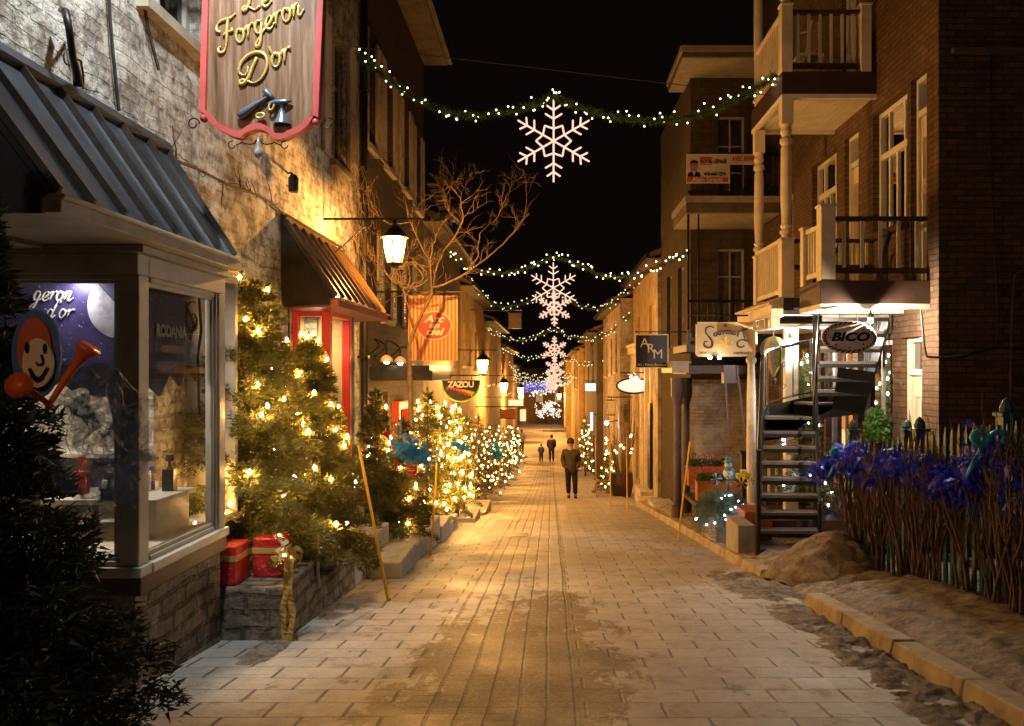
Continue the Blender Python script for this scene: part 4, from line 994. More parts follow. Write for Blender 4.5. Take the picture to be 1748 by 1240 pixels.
# gooseneck lamps over the rosy window
M_LAMPW = emis('warm_white_lamp', (1, .85, .62), 60)
for (px, py, d), lb in (((660, 618, 12.9), 'white shaded gooseneck lamp nearest the red bay, above the rosy window'), ((683, 620, 13.4), 'white shaded gooseneck lamp touching the bare trunk on its near side'), ((708, 628, 14.2), 'small shaded gooseneck lamp just past the bare trunk')):
    p = P(px, py, d); g = T('gooseneck_lamp', lb, 'wall lamp', p, 'gooseneck lamps over the rosy window')
    MB().lathe([(.105, 0), (.095, .05), (.06, .09), (.02, .11)], p, 14).build('lamp_shade', M_CREAMW, g, smooth=True)
    MB().tube(catmull([(p.x, p.y, p.z+.10), (p.x-.02, p.y, p.z+.26), (p.x-.2, p.y, p.z+.36), (-2.7, p.y, p.z+.25), (-2.88, p.y, p.z+.1)], 6), .012, 5).build('bracket', M_IRON, g)
    MB().sphere((p.x, p.y, p.z+.01), .045, 8, 5).build('bulb', M_LAMPW, g)
# small far signs left
def far_sign(label, px0, py0, px1, py1, d, mat, txt=None, tm=None, wallx=None, glow=False):
    a = P(px0, py1, d); b = P(px1, py0, d); s = T('hanging_shop_sign', label, 'shop sign', ((a.x+b.x)/2, d, a.z))
    MB().box(a.x, b.x, d, d+.06, a.z, b.z).build('board', mat, s, bevel=.015)
    MB().box(a.x-.02, b.x+.02, d-.012, d+.072, b.z+.001, b.z+.03).box(a.x-.02, b.x+.02, d-.012, d+.072, a.z-.03, a.z-.001).build('frame', M_IRON, s)
    if txt: text(txt, (b.z-a.z)*.5, ((a.x+b.x)/2, d-.008, (a.z+b.z)/2), tm or M_CREAM, s, sx=.8)
    if wallx is not None: MB().tube([(wallx, d+.03, b.z+.12), ((b.x if wallx < a.x else a.x), d+.03, b.z+.12)], .02, 5).tube([((a.x+b.x)/2, d+.03, b.z), ((a.x+b.x)/2, d+.03, b.z+.12)], .012, 4).build('bracket', M_IRON, s)
    return s
far_sign('small dark orange lit sign hanging low past the third lantern', 853, 700, 880, 714, 32, paint('brown_orange_sign', (.40, .12, .03), .5), wallx=-2.95)
far_sign('glowing orange white sign board beside the far left lantern', 868, 683, 893, 693, 36, emis('lit_sign_orange', (1, .5, .25), 2.0), wallx=-2.9)
far_sign('little pale sign hung high under the distant left eave', 868, 535, 890, 560, 30, paint('dull_sign', (.14, .10, .07), .5), wallx=-2.95)
# ------------------------------------------------------------------ right: brick house with balconies
XR = 4.4
bh = T('brick_house', 'dark brown brick house with cream balconies and doors on the right', 'building', (XR, 11, zg(11)))
Fr = FR(XR)
up = [(9.42, 10.02, .98, 3.55), (10.12, 11.2, 1.85, 3.50), (11.72, 12.28, 1.0, 3.48), (12.62, 13.8, 1.9, 3.44), (14.9, 15.6, 1.9, 3.3)]
up2 = [(9.9, 11.0, 5.2, 7.0), (11.8, 12.4, 4.2, 6.6)]
low = [(9.72, 10.28, -2.22, .42), (10.55, 11.75, -1.75, .42), (11.95, 13.1, -1.75, .42), (13.2, 13.9, -2.3, .42)]
facade(Fr, 9.31, 17.2, -3.3, 8.5, up+up2+low, M_BRICKR, bh, .18)
MB().box(XR+.001, 12, 9.3, 9.6, -3.3, 8.5).build('end_wall', M_BRICKD, bh)
def slat_door(a, b, c, d, lit=None, number=None):
    dr = MB(Fr); q = -.12; fw = .055; tr = d-.42
    dr.box(a, a+fw, c, d, q-.05, q+.05); dr.box(b-fw, b, c, d, q-.05, q+.05); dr.box(a+fw, b-fw, d-fw, d, q-.05, q+.05); dr.box(a+fw, b-fw, tr-.04, tr+.03, q-.05, q+.05)
    f = dr.build('door_frame', M_CREAMW, bh)
    MB().quad(Fr(a+fw, tr, q-.02), Fr(b-fw, tr, q-.02), Fr(b-fw, d-fw, q-.02), Fr(a+fw, d-fw, q-.02)).build('transom_pane', M_GLASS, f)
    MB().quad(Fr(a, tr, q-.1), Fr(b, tr, q-.1), Fr(b, d, q-.1), Fr(a, d, q-.1)).build('transom_backing', lit or M_CURT, f)
    m = MB(Fr); w_ = b-a-2*fw
    m.box(a+fw+.006, b-fw-.006, c+.01, tr-.05, q-.045, q-.01)
    for u0, u1, v0, v1 in ((.0, .12, 0, 1), (.88, 1, 0, 1), (.12, .88, .88, 1), (.12, .88, 0, .10), (.40, .46, .10, .88), (.60, .66, .10, .88), (.24, .30, .35, .88), (.76, .80, .35, .88), (.12, .24, .60, .64), (.80, .88, .60, .64), (.12, .40, .33, .36), (.66, .88, .33, .36)):
        m.box(a+fw+.006+w_*u0, a+fw-.006+w_*u1, c+.012+(tr-.06-c)*v0, c+.008+(tr-.06-c)*v1, q-.01, q+.018)
    dd = m.build('door', M_CREAM, bh)
    g = MB(Fr)
    for u0, u1, v0, v1 in ((.46, .60, .45, .88), (.12, .24, .64, .86), (.80, .88, .64, .86), (.14, .38, .38, .58), (.68, .86, .38, .58)):
        g.box(a+fw+w_*u0, a+fw+w_*u1, c+(tr-.06-c)*v0, c+(tr-.06-c)*v1, q-.012, q-.006)
    g.build('door_glass', lit or M_DARKIN, dd)
    h = MB(Fr); h.lathe([(.02, 0), (.03, .02), (.02, .04)], (a+.13, c+1.0, q+.03), 8); h.build('handle', M_GOLD, dd)
    if number: text(number, .11, (XR+.12-.022, (a+b)/2, tr-.10), M_IRON, dd, face='-x', bold=.003)
slat_door(9.42, 10.02, .98, 3.55, None, '240')
slat_door(11.72, 12.28, 1.0, 3.48)
slat_door(11.8, 12.4, 4.2, 6.6)
M_LITD = emis('lit_transom', (1, .88, .68), 1.3)
slat_door(9.72, 10.28, -2.22, .42, M_LITD)
win(Fr, 10.12, 11.2, 1.85, 3.50, bh, M_CREAMW, 4, 1, .06, .05, back=M_CURT, transom=2.9, sill=M_BROWN)
win(Fr, 12.62, 13.8, 1.9, 3.44, bh, M_CREAMW, 4, 1, .06, .05, back=M_CURT, transom=2.9, sill=M_BROWN)
win(Fr, 14.9, 15.6, 1.9, 3.3, bh, M_CREAMW, 2, 2, .06, .04, back=M_CURT, sill=M_BROWN)
win(Fr, 9.9, 11.0, 5.2, 7.0, bh, M_CREAMW, 3, 2, .06, .05, back=M_CURT, sill=M_BROWN)
# extra muntin transom lights
m = MB(Fr)
for a, b in ((10.12, 11.2), (12.62, 13.8)):
    for f_ in (.28, .72): m.box(a+(b-a)*f_-.02, a+(b-a)*f_+.02, 2.95, 3.44, -.14, -.10)
m.build('transom_bars', M_CREAMW, bh)
# ground floor shopfront: windows open into a lit shop
for a, b, c, d in low[1:]:
    win(Fr, a, b, c, d, bh, M_WHITE, 2 if b-a > 1 else 1, 1, .06, .045, name='shop_window')
MB().box(5.75, 5.8, 10.3, 14.5, -2.4, .6).box(XR+.31, 5.75, 14.2, 14.25, -2.4, .6).box(XR+.31, 5.75, 10.35, 10.40, -2.4, .6).box(XR+.31, 5.75, 10.4, 14.2, -1.86, -1.80).box(XR+.31, 5.75, 10.4, 14.2, .50, .55).build('shop_interior', M_INT, bh)
lamp('shop_ceiling_light', 'AREA', (5.1, 12.3, .46), 560, (1, .94, .86), 1.2, aim=(5.1, 12.3, -2), parent=bh)
rb = random.Random(12)
gc = [paint('goods_%d' % i, c, .5, .1) for i, c in enumerate([(.6, .05, .04), (.05, .15, .5), (.65, .5, .05), (.1, .4, .12), (.7, .65, .6), (.5, .1, .35)])]
for sy, lb in ((10.9, 'nearest'), (11.7, 'second'), (12.6, 'third'), (13.5, 'farthest')):
    rk = T('display_rack', '%s white rack of coloured souvenirs behind the shopfront glass' % lb, 'rack', (5.2, sy, -1.8), 'souvenir racks in the lit shop')
    m = MB(); m.box(5.1, 5.5, sy-.33, sy-.30, -1.8, 0.1); m.box(5.1, 5.5, sy+.30, sy+.33, -1.8, .1)
    for z in (-1.3, -.85, -.4, .05): m.box(5.1, 5.5, sy-.30, sy+.30, z, z+.02)
    m.build('rack_frame', M_WHITE, rk)
    for i, z in enumerate((-1.28, -.83, -.38)):
        for k in range(5):
            u = sy-.26+.11*k; g = MB(); hh = rb.uniform(.12, .3); g.box(5.13, 5.25, u, u+.08, z+.001, z+hh); g.build('souvenir', gc[rb.randrange(6)], rk)
M_SHIRT = paint('pink_shirt_cloth', (.75, .35, .33), .8)
for y, mt, lb in ((10.75, M_SHIRT, 'pink patterned shirt hanging behind the glass nearest the door'), (11.25, gc[4], 'white shirt hanging inside the shop window by the stair'), (12.2, gc[0], 'red shirt hanging inside the shop window behind the fir')):
    m = MB(); m.prism([(y-.16, -.1), (y-.24, -.14), (y-.28, -.36), (y-.2, -.38), (y-.16, -.26), (y-.16, -.75), (y+.16, -.75), (y+.16, -.26), (y+.2, -.38), (y+.28, -.36), (y+.24, -.14), (y+.16, -.1), (y+.05, -.07), (y-.05, -.07)], .05, lambda u, v, w: (4.82+w+.02*math.sin(u*30), u, v))
    m.tube([(4.84, y, -.08), (4.84, y, .5)], .005, 4); tag(m.build('hanging_shirt', mt), lb, 'shirt')
# balcony builder
def rail(p, q, h, parent, n, base=.10, name='railing', cap=.05, bal=.018, sw=.014, mat=None, capm=None, top=True):
    p, q = Vector(p), Vector(q); d = (q-p); Ln = d.length; d.normalize(); s = Vector((-d.y, d.x, 0))
    def bar(a, b, w_, z0, z1, mb): mb.hexa([a+s*w_+Vector((0, 0, z0)), b+s*w_+Vector((0, 0, z0)), b-s*w_+Vector((0, 0, z0)), a-s*w_+Vector((0, 0, z0))], [a+s*w_+Vector((0, 0, z1)), b+s*w_+Vector((0, 0, z1)), b-s*w_+Vector((0, 0, z1)), a-s*w_+Vector((0, 0, z1))])
    r_ = MB(); bar(p, q, cap*.7, h-.05, h, r_); rr = r_.build(name, capm or M_BROWN, parent); r_ = MB(); bar(p, q, cap*.5, base-.03, base+.03, r_); r_.build('bottom_rail', capm or M_BROWN, rr)
    for i in range(n):
        a = p+d*(Ln*(i+.5)/n); b = MB(); b.box(a.x-bal, a.x+bal, a.y-sw, a.y+sw, a.z+base+.03, a.z+h-.05); b.build('baluster', mat or M_CREAM, rr)
    return rr
def newel(x, y, z0, z1, parent, w=.07, m=None):
    n = MB(); n.box(x-w, x+w, y-w, y+w, z0, z1); n.box(x-w-.015, x+w+.015, y-w-.015, y+w+.015, z1+.001, z1+.03); n.build('newel_post', m or M_CREAM, parent, bevel=.006)
def column(x, y, z0, z1, parent, r=.075, m=None):
    H = z1-z0
    m_ = MB(); m_.lathe([(r*.8, 0), (r*.8, .06), (r*1.15, .08), (r*1.15, .11), (r*.75, .14), (r*1.05, .18), (r*.8, .22), (r, H*.3), (r*.92, H*.65), (r*.72, H-.62), (r*1.1, H-.58), (r*1.1, H-.54), (r*.72, H-.50), (r*1.05, H-.44), (r*.85, H-.38), (r*1.05, H-.34)], (x, y, z0), 16)
    m_.box(x-r, x+r, y-r, y+r, z1-.338, z1); m_.build('column', m or M_CREAM, parent, smooth=False)
def deck(x0, x1, y0, y1, zs, zt, parent, fm, sm):
    MB().box(x0, x1, y0, y1, zs+.03, zt).build('deck', fm, parent, bevel=.006)
    m = MB(); n = int((x1-x0)/.09)
    m.box(x0-.0, x1, y0-.0, y0+.06, zs-.03, zs+.028); m.box(x0, x1, y1-.06, y1, zs-.03, zs+.028); m.box(x0, x0+.06, y0+.061, y1-.061, zs-.03, zs+.028)
    for i in range(n):
        u = x0+.062+(x1-x0-.062)*i/n; m.box(u, u+(x1-x0-.062)/n-.006, y0+.061, y1-.061, zs+.008, zs+.027)
    m.build('soffit', sm, parent)
bx0 = 3.12
# upper balcony
ub = T('balcony', 'upper cream balcony with turned columns and the garland tied to it', 'balcony', (3.7, 11.9, 3.7))
deck(bx0, XR-.002, 11.06, 12.75, 3.72, 4.05, ub, M_BROWN, M_CREAMW)
newel(bx0+.07, 11.13, 4.05, 4.95, ub, .075); newel(XR-.14, 11.13, 4.05, 4.95, ub, .07)
rail((bx0+.16, 11.13, 4.05), (XR-.22, 11.13, 4.05), .85, ub, 6, capm=M_BROWN)
rail((bx0+.05, 11.22, 4.05), (bx0+.05, 12.65, 4.05), .85, ub, 13, bal=.014, sw=.018, capm=M_CREAM)
column(bx0+.07, 12.6, 4.06, 7.6, ub, .07); column(bx0+.07, 11.13, 4.98, 7.6, ub, .07)
m = MB(); m.tube([(3.5, 11.5, 4.06), (3.65, 11.45, 4.9)], .015); m.box(3.45, 3.8, 11.4, 11.7, 4.4, 4.44); m.tube([(3.8, 11.5, 4.06), (3.75, 11.5, 4.9)], .015); m.tube([(3.5, 11.5, 4.75), (3.8, 11.5, 4.8)], .012)
tag(m.build('folding_chair', M_CREAM), 'pale folding chair standing on the upper balcony', 'chair')
column(bx0+.08, 11.14, 1.80, 3.69, ub, .078); column(bx0+.08, 12.6, 1.78, 3.69, ub, .075)
# lower far balcony
lb_ = T('balcony', 'lower cream balcony with slatted rail above the souvenir shop porch', 'balcony', (3.7, 11.9, .8))
deck(bx0, XR-.002, 11.06, 12.75, .80, 1.0, lb_, M_PLUM, M_CREAMW)
newel(bx0+.08, 11.14, 1.0, 1.78, lb_, .085); newel(bx0+.08, 12.6, 1.0, 1.75, lb_, .07)
rail((bx0+.05, 11.24, 1.0), (bx0+.05, 12.5, 1.0), .82, lb_, 13, bal=.014, sw=.018, capm=M_CREAM)
rail((bx0+.18, 11.14, 1.0), (XR-.02, 11.14, 1.0), .80, lb_, 6, base=.42)
m = MB(); m.box(bx0-.16, bx0-.001, 11.0, 13.0, .74, .90); 
for i in range(6): m.box(bx0-.14, bx0-.02, 11.1+.3*i, 11.16+.3*i, .60, .739)
m.hexa([(bx0-.2, 10.98, .90), (bx0-.001, 10.98, .90), (bx0-.001, 13, .90), (bx0-.2, 13, .90)], [(bx0-.2, 10.98, .93), (bx0-.001, 10.98, 1.02), (bx0-.001, 13, 1.02), (bx0-.2, 13, .93)])
m.build('bracketed_cornice', M_CREAM, lb_)
# near landing balcony over the stair
nb = T('balcony', 'small near balcony with dark fascia where the spiral stair ends', 'balcony', (3.8, 9.9, .75))
deck(bx0, XR-.002, 9.5, 10.28, .76, 1.06, nb, M_BROWN, M_CREAMW)
newel(bx0+.10, 9.59, 1.06, 1.92, nb, .085); newel(bx0+.06, 10.2, 1.06, 1.76, nb, .06)
rail((bx0+.2, 9.58, 1.06), (XR-.02, 9.58, 1.06), .75, nb, 5, base=.12)
rail((bx0+.08, 9.7, 1.06), (bx0+.06, 10.12, 1.06), .68, nb, 5, bal=.014, sw=.018, capm=M_CREAM)
# porch of the souvenir shop
po = T('shop_porch', 'raised porch with cream posts under the lower balcony', 'porch', (3.7, 12, -2.2))
MB().box(3.05, XR-.002, 11.9, 14.3, -2.9, -2.16).box(3.62, XR-.002, 11.3, 11.899, -2.9, -2.3).build('floor', M_BROWN, po)
m = MB(); m.box(3.54, 3.73, 12.35, 12.5, zg(12.4), .66); m.build('post', M_CREAM, po); column(3.13, 12.8, zg(12.8)+.1, .74, po, .075, M_CREAMW)
MB().box(3.0, XR-.01, 11.95, 14.3, .661, .70).build('ceiling', M_CREAMW, po)
rail((3.36, 12.85, -2.16), (XR-.1, 12.85, -2.16), .8, po, 8, mat=M_CREAM)
def bulb_lamp(label, p, mat, r=.035, en=300, col=(1, .86, .66)):
    t = T('porch_lamp', label, 'lamp', p)
    MB().sphere(p, r, 10, 6).build('bulb', mat, t); MB().lathe([(r*.9, r*.8), (r*1.1, r*2), (r*.5, r*2.8), (.012, r*4)], p, 10).build('lamp_holder', M_WHITE, t)
    lamp('bulb_light', 'POINT', p, en, col, .01, parent=t)
    return t
M_PORCH = glow('porch_bulb', (1, .88, .68), 60)
bulb_lamp('bright bare bulb under the near balcony beside the oval sign', (3.665, 9.397, .585), M_PORCH, .032, 170)
bulb_lamp('bright cool lamp under the porch roof beside the balloon spinner', (3.53, 12.1, .45), glow('porch_spot', (1, .95, .88), 60), .04, 150, (1, .92, .82))
tw = T('twin_spotlight', 'pair of small bright spotlights under the cream scroll sign', 'spotlight', (2.4, 12.15, .2))
for x in (2.37, 2.51): MB().sphere((x, 12.2, .215), .03, 8, 5).build('bulb', emis('twin_spot', (1, .84, .6), 38), tw)
MB().tube([(2.37, 12.3, .24), (2.51, 12.3, .24)], .02).tube([(2.44, 12.3, .24), (2.44, 12.34, .4)], .01).build('lamp_holder', M_IRON, tw)
MB().lathe([(.0, 0.0), (.05, .12), (.06, .14)], (2.62, 12.3, 0), 8)

# ------------------------------------------------------------------ iron stair: skewed straight flight, then a spiral to the balcony
ss = T('spiral_stair', 'black iron stair curling up from the sidewalk to the near balcony', 'stair', (3.2, 10.6, zg(10.5)))
M_TREAD = paint('worn_grey_tread', (.17, .14, .115), .6, .35, 7)
pc = Vector((3.68, 11.40, 0))
MB().tube([(pc.x, pc.y, zg(11.4)), (pc.x, pc.y, 1.9)], .04, 12).build('centre_pole', M_IRON, ss)
rise = .192; tz = -2.20; left = []; right = []
for i in range(8):
    f_ = i/7; z = tz+rise*i
    a = Vector((2.53+.40*f_, 10.0+1.35*f_, z)); b = Vector((3.27+.37*f_, 9.98+1.30*f_, z)); dp = Vector((.05, .24, 0))
    up_ = Vector((0, 0, .035)); MB().hexa([a, b, b+dp, a+dp], [a+up_, b+up_, b+dp+up_, a+dp+up_]).build('tread', M_TREAD, ss)
    MB().hexa([a+Vector((0, 0, -.05)), b+Vector((0, 0, -.05)), b+Vector((0, .03, -.05)), a+Vector((0, .03, -.05))], [a+Vector((0, .005, -.002)), b+Vector((0, .005, -.002)), b+Vector((0, .03, -.002)), a+Vector((0, .03, -.002))]).build('tread_nosing', M_IRON, ss)
    left.append(a); right.append(b)
def strip(pts, h0, h1, t=.02):
    mb = MB()
    for p, q in zip(pts[:-1], pts[1:]):
        n = Vector((q.y-p.y, p.x-q.x, 0)); n = n.normalized()*t if n.length > 1e-6 else Vector((t, 0, 0))
        mb.hexa([p+Vector((0, 0, h0)), q+Vector((0, 0, h0)), q+n+Vector((0, 0, h0)), p+n+Vector((0, 0, h0))], [p+Vector((0, 0, h1)), q+Vector((0, 0, h1)), q+n+Vector((0, 0, h1)), p+n+Vector((0, 0, h1))])
    return mb
out = []; Rr = .72; k0 = 8
for i in range(2):
    a0 = R(178-80*i); a1 = R(178-80*(i+1)); z = tz+rise*(k0+i)
    def pp(a, r): return Vector((min(pc.x+r*math.cos(a), XR-.03), pc.y+r*math.sin(a), z))
    vs = [pp(a0, .05)]+[pp(a0+(a1-a0)*q/4, Rr) for q in range(5)]+[pp(a1, .05)]
    MB().hexa(vs, [v+Vector((0, 0, .035)) for v in vs]).build('tread', M_TREAD, ss)
    out += [pp(a0, Rr), pp((a0+a1)/2, Rr)+Vector((0, 0, rise/2))]
inner = []
for i in range(7):
    f_ = i/6; z = tz+rise*(k0+2+i); y_ = 11.36-1.05*f_
    a = Vector((3.66-.27*f_, y_, z)); b = Vector((min(4.34-.08*f_, XR-.04), y_, z)); dp = Vector((-.04, -.23, 0))
    MB().hexa([a, b, b+dp*.98, a+dp], [a+up_, b+up_, b+dp*.98+up_, a+dp+up_]).build('tread', M_TREAD, ss)
    MB().hexa([a+dp+Vector((0, .03, -.05)), b+dp+Vector((0, .03, -.05)), b+dp+Vector((0, .0, -.05)), a+dp+Vector((0, .0, -.05))], [a+dp+Vector((0, .03, -.002)), b+dp+Vector((0, .03, -.002)), b+dp+Vector((0, 0, -.002)), a+dp+Vector((0, 0, -.002))]).build('tread_nosing', M_IRON, ss)
    out.append(b); inner.append(a)
strip(out, -.30, .06).build('outer_stringer', M_IRON, ss)
strip(inner, -.18, .03, .02).build('inner_stringer', M_IRON, ss)
# curved underside sheet below the turn
m = MB(); vs = []
for k_, p in enumerate(out[:8]):
    c_ = Vector((pc.x, pc.y, p.z)) if k_ < 4 else inner[k_-4]
    vs += [p+Vector((0, 0, -.30)), c_.lerp(p, .35)+Vector((0, 0, -.24))]
m.add(vs, [(2*q, 2*q+1, 2*q+3, 2*q+2) for q in range(len(vs)//2-1)]); m.build('underside_sheet', M_IRON, ss)
strip(left, -.16, .02, .02).build('outer_stringer', M_IRON, ss); strip(right, -.16, .02, .02).build('inner_stringer', M_IRON, ss)
# handrails
path = [p+Vector((0, 0, .0)) for p in left]+out
hr = [Vector((2.53, 10.0, tz+.55))]+[p+Vector((0, 0, .88)) for p in path[1:]]
MB().tube(catmull(hr, 4), .030, 7).build('handrail', M_IRON, ss)
MB().tube([p+Vector((0, 0, .12)) for p in path], .012, 5).build('lower_rail', M_IRON, ss)
MB().tube([(2.52, 9.98, zg(10)), (2.53, 10.0, -.95)], .028, 8).tube([(3.27, 9.95, zg(10)), (3.27, 9.97, tz+.6)], .024, 8).build('newel_post', M_IRON, ss)
hr2 = [Vector((3.27, 9.97, tz+.85))]+[p+Vector((0, 0, .92)) for p in right[1:]]
MB().tube(catmull(hr2, 3), .020, 6).build('handrail', M_IRON, ss)
for i in range(len(path)-1):
    for f_ in (.0, .5):
        p = path[i].lerp(path[i+1], f_)
        if i < 4: continue
        MB().tube([p+Vector((0, 0, .1)), p+Vector((0, 0, .88))], .012, 5).build('baluster', M_IRON, ss)
for i in (5, 7, 9):
    p = path[i].lerp(path[i+1], .5); d = (path[i+1]-path[i]); d.z = 0; d.normalize()
    m = MB()
    for s in (-1, 1):
        for zz in (.62, .30):
            m.tube([p+d*(s*.06)+d*(x)+Vector((0, 0, zz+y)) for x, y in spiral((0, 0), .05, 1.1, 0, lambda a, b: (a*s, b), 14, .012)], .006, 4)
    m.build('scrollwork', M_IRON, ss)

# ------------------------------------------------------------------ signs on the right
sg = T('oval_shop_sign', 'oval pinkish sign with braided black rim under the near balcony', 'shop sign', (3.46, 9.5, .4))
c = P(1450, 576, 9.4); rx, rz_ = .315, .188
M_PSIGN = paint('dusty_pink_sign', (.78, .60, .54), .55, .15, 5)
MB().prism(oval(c.x, c.z, rx, rz_, 0, 48), .03, lambda u, v, w: (u, 9.4+w, v)).build('board', M_PSIGN, sg)
m = MB()
for i in range(30):
    t = 2*math.pi*i/30; e0 = (c.x+rx*.95*math.cos(t), c.z+rz_*.93*math.sin(t)); e1 = (c.x+rx*.86*math.cos(t+.16), c.z+rz_*.80*math.sin(t+.16))
    m.tube([(e0[0], 9.394, e0[1]), (e1[0], 9.394, e1[1])], [.011, .007], 5)
m.build('braided_rim', M_IRON, sg)
for i in range(8):
    t = 2*math.pi*i/8; MB().sphere((c.x+rx*.70*math.cos(t), 9.394, c.z+rz_*.62*math.sin(t)), .010, 6, 4).build('stud', M_IRON, sg)
text('BICO', .135, (c.x, 9.39, c.z), M_IRON, sg, shear=.25, bold=.006, sx=1.35)
MB().tube([(c.x-.1, 9.41, c.z+rz_-.01), (c.x-.1, 9.5, .76)], .004, 4).tube([(c.x+.1, 9.41, c.z+rz_-.01), (c.x+.1, 9.5, .76)], .004, 4).build('hanger', M_IRON, sg)
sg = T('hanging_shop_sign', 'cream sign with curled black lettering and a yellow fleur de lis', 'shop sign', (2.65, 12.3, .2))
a, b = P(1188, 609, 12.3), P(1290, 550, 12.3)
def chamf(x0, z0, x1, z1, c): return [(x0+c, z0), (x1-c, z0), (x1, z0+c), (x1, z1-c), (x1-c, z1-c), (x1-c, z1), (x0+c, z1), (x0+c, z1-c), (x0, z1-c), (x0, z0+c)]
M_SSIGN = paint('tan_cream_sign', (.66, .50, .27), .5, .1, 4)
MB().prism(chamf(a.x, a.z, b.x, b.z, .03), .04, lambda u, v, w: (u, 12.3+w, v)).build('board', M_SSIGN, sg)
m = MB(); pts = [(u, 12.296, v) for u, v in chamf(a.x+.012, a.z+.012, b.x-.012, b.z-.012, .03)]; m.tube(pts+[pts[0]], .009, 5); m.build('rim', M_CREAMW, sg)
cx_, cz_ = (a.x+b.x)/2, (a.z+b.z)/2; Kk = 12.3/F0
def sq(px, py): p = P(px, py, 12.29); return (p.x, 12.29, p.z)
m = MB()
m.tube(catmull([sq(1219, 560), sq(1213, 557), sq(1206, 560), sq(1205, 568), sq(1211, 576), sq(1216, 584), sq(1215, 592), sq(1208, 594), sq(1202, 590), sq(1203, 584), sq(1208, 583)], 5), [.010]*20+[.016]*20+[.010]*11, 6); m.build('lettering_swash', M_PLUM, sg); m = MB()
m.tube(catmull([sq(1263, 566), sq(1270, 564), sq(1277, 561)], 4), .010, 6)
m.tube(catmull([sq(1268, 558), sq(1269, 568), sq(1272, 578), sq(1277, 583), sq(1268, 580), sq(1260, 583), sq(1259, 590), sq(1265, 593), sq(1271, 590)], 5), .012, 6)
m.build('lettering_swash', M_PLUM, sg)
for i, ch in enumerate('ouvenoi'):
    t = i/6; px = 1221+39*t; py = 570-6*math.sin(math.pi*(t*.8+.1))+2
    q_ = sq(px, py); text(ch, .115, q_, M_PLUM, sg, bold=.008, rot=R(14-28*t))
text('LE', .055, sq(1238, 556), M_PLUM, sg, bold=.003); text('BOUTIQUE', .052, sq(1210, 603), M_PLUM, sg); text('SOUVENIRS', .052, sq(1267, 603), M_PLUM, sg)
m = MB(); fx, fz = sq(1239, 585)[0], sq(1239, 585)[2]
m.prism([(fx, fz+.12), (fx+.03, fz+.06), (fx+.02, fz), (fx+.03, fz-.07), (fx-.03, fz-.07), (fx-.02, fz), (fx-.03, fz+.06)], .012, lambda u, v, w: (u, 12.295-w, v))
for s in (-1, 1): m.tube(catmull([(fx+s*.02, 12.288, fz-.03), (fx+s*.05, 12.288, fz+.03), (fx+s*.09, 12.288, fz+.03), (fx+s*.10, 12.288, fz-.02)], 5), .014, 6)
m.build('fleur_de_lis', paint('yellow_emblem', (.80, .55, .04), .4, .1), sg)
MB().tube([(a.x-.1, 12.32, b.z+.10), (3.2, 12.32, b.z+.10)], .014).tube([(a.x+.1, 12.32, b.z), (a.x+.1, 12.32, b.z+.1)], .006).tube([(b.x-.1, 12.32, b.z), (b.x-.1, 12.32, b.z+.1)], .006).build('bracket', M_IRON, sg)
sg = T('hanging_shop_sign', 'square black sign with three staggered ivory capitals', 'shop sign', (1.97, 16, 0))
a, b = P(1084, 629, 16), P(1141, 571, 16)
MB().box(a.x, b.x, 16, 16.05, a.z, b.z).build('board', paint('black_sign', (.02, .015, .022), .4), sg)
m = MB(); m.box(a.x, b.x, 15.985, 15.999, b.z-.018, b.z).box(a.x, b.x, 15.985, 15.999, a.z, a.z+.018).box(a.x, a.x+.018, 15.985, 15.999, a.z+.019, b.z-.019).box(b.x-.018, b.x, 15.985, 15.999, a.z+.019, b.z-.019); m.build('frame', M_CREAM, sg)
cx_ = (a.x+b.x)/2; cz_ = (a.z+b.z)/2
text('A', .26, (cx_-.14, 15.99, cz_+.16), M_CREAM, sg); text('R', .25, (cx_-.02, 15.985, cz_+.05), M_CREAM, sg); text('M', .26, (cx_+.12, 15.99, cz_-.06), M_CREAM, sg)
text('Arc - Manon Boutique', .062, (cx_, 15.99, a.z+.07), M_CREAM, sg)
MB().tube([(b.x, 16.03, b.z+.05), (2.95, 16.03, b.z+.05)], .014).tube([(a.x, 16.03, b.z+.05), (b.x, 16.03, b.z+.05)], .01).build('bracket', M_IRON, sg)
# real estate board
sg = T('real_estate_board', 'white and red for sale board with a portrait on the dark balcony rail', 'sign', (2.9, 15.4, 3.8))
d = 15.4; a, b = P(1172, 313, d), P(1246, 263, d)
M_BW = paint('board_white', (.66, .56, .46), .5, .08); M_BR = paint('board_red', (.52, .07, .03), .5, .08); M_SK = paint('portrait_skin', (.42, .24, .15), .6)
MB().box(a.x, b.x, d, d+.03, a.z, b.z).build('board', M_BW, sg)
MB().box(a.x+.01, b.x-.03, d-.005, d, a.z+.02, a.z+.115).build('red_band', M_BR, sg)
W_ = b.x-a.x
MB().box(a.x+W_*.30, a.x+W_*.58, d-.005, d, b.z-.10, b.z-.055).box(a.x+W_*.30, a.x+W_*.58, d-.005, d, b.z-.215, b.z-.195).build('red_bars', M_BR, sg)
MB().prism(oval(a.x+W_*.17, a.z+.31, .075, .10, 0, 20), .006, lambda u, v, w: (u, d-.006+w, v)).build('portrait_face', M_SK, sg)
MB().prism([(a.x+W_*.08, a.z+.34), (a.x+W_*.09, a.z+.41), (a.x+W_*.17, a.z+.44), (a.x+W_*.25, a.z+.41), (a.x+W_*.26, a.z+.34), (a.x+W_*.22, a.z+.38), (a.x+W_*.12, a.z+.38)], .008, lambda u, v, w: (u, d-.008+w, v)).build('portrait_hair', M_IRON, sg)
